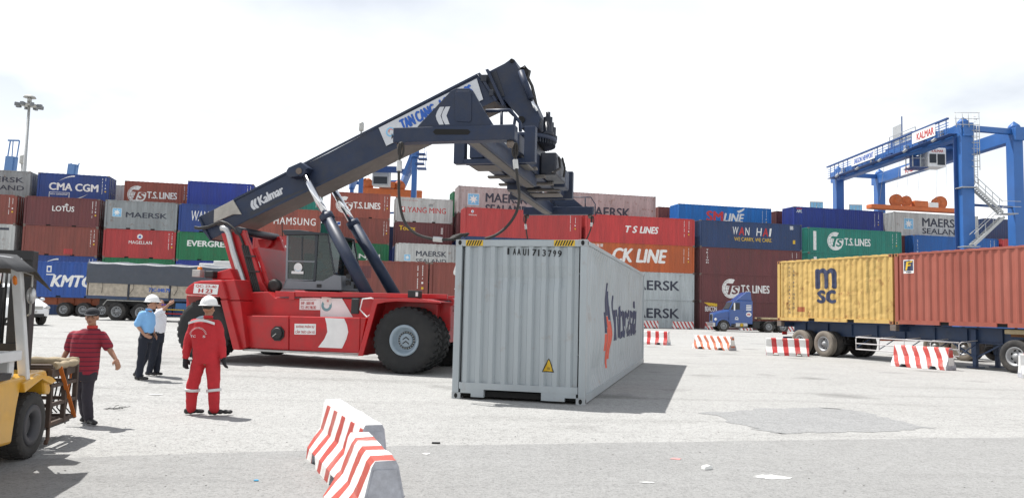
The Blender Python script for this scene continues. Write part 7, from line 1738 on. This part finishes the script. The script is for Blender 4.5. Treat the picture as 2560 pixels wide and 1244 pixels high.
# --- steel cage carried on the forks
ca = at_depth(145, 985, 9.35)
CG = thing('steel_cage', 'battered steel cage with padded rim and orange straps on the forks', 'cage', (wc.x+fw_.x*1.08+fr_.x*.02, wc.y+fw_.y*1.08+fr_.y*.02, .215), math.pi/2+FH)
M_rust = mat('dark_rusty_steel', (.075, .052, .040), .75, var=.4, rust=.9, rustcol=(.17, .075, .035)); M_tan = mat('tan_padding', (.36, .29, .19), .9, var=.25, dirt=.4, bump=.5, bscale=25); M_strap = mat('orange_strap', (.55, .15, .02), .7, var=.2)
x0, x1, y0, y1, h = -.42, .34, .13, 1.05, .64
for x in (x0, 0.0, x1):
    for y in (y0, .4, y1): 
        if x == 0 and y == .4: continue
        MB().box((x-.025, y-.025, 0), (x+.025, y+.025, h)).build('upright', M_rust, CG, .004)
for z in (.03, .24, .45, h):
    for y in (y0, y1): MB().box((x0, y-.02, z-.02), (x1, y+.02, z+.02)).build('rail', M_rust, CG)
    for x in (x0, x1): MB().box((x-.02, y0, z-.02), (x+.02, y1, z+.02)).build('rail', M_rust, CG)
MB().box((x0, y0, h-.10), (x1, y0+.10, h+.012)).build('rim_plank', M_rust, CG, .01); MB().box((x0, y0, h+.013), (x0+.10, y1, h+.05)).build('rim_plank', M_rust, CG, .01)
for k in range(5): MB().box((x0+.05, y0+.14+k*.2, 0.0), (x1-.05, y0+.26+k*.2, .03)).build('floor_slat', M_rust, CG)
pd = [(x1-.02+.012*mnoise.noise(Vector((k*.9, 0, 0))), y0-.02+k*(y1-y0+.04)/14, h+.035+.012*mnoise.noise(Vector((k*.7, 3, 0)))) for k in range(15)]; MB().tube(pd, [.05+.008*math.sin(k*2.1) for k in range(15)], 10).build('padding', M_tan, CG)
pd = [(x0+.05+k*(x1-x0-.1)/10, y0-.01, h+.03+.01*mnoise.noise(Vector((k*.8, 5, 0)))) for k in range(11)]; MB().tube(pd, [.04+.006*math.sin(k*1.7) for k in range(11)], 10).build('padding', M_tan, CG)
for a, b_ in (((x0+.15, y0-.035, h+.02), (x1-.05, y0-.03, .02)), ((x1+.03, y0+.05, h), (x1+.03, y0+.12, .05)), ((x1+.03, y0+.3, h), (x1+.035, y0+.5, .1))):
    v = Vector(b_)-Vector(a); MB().bar(a, b_, .045 if abs(v.y) < .1 else .01, .01 if abs(v.y) < .1 else .05).build('strap', M_strap, CG)
for k in range(5): y = y0+.05+k*.05; MB().tube([(x1+.05, y, h-.05), (x1+.07, y+.03, .35), (x1+.03, y+.05, .12), (x1+.10, y+.02, -.08 if k == 1 else .05)], .009, 5).build('cable', M_hose, CG)
MB().box((x0+.1, .45, .04), (x1-.1, .85, .28)).build('tool_box', M_rust, CG, .02); MB().tube([(x0+.1, .65, .08), (x1, .7, .5)], .04, 8).build('bent_pipe', M_rust, CG)
MB().tube([(x0+.02, y0, .02), (x0+.0, y0-.01, -.12), (x0-.05, y0-.01, -.17)], .022, 8).build('hook', M_rust, CG)
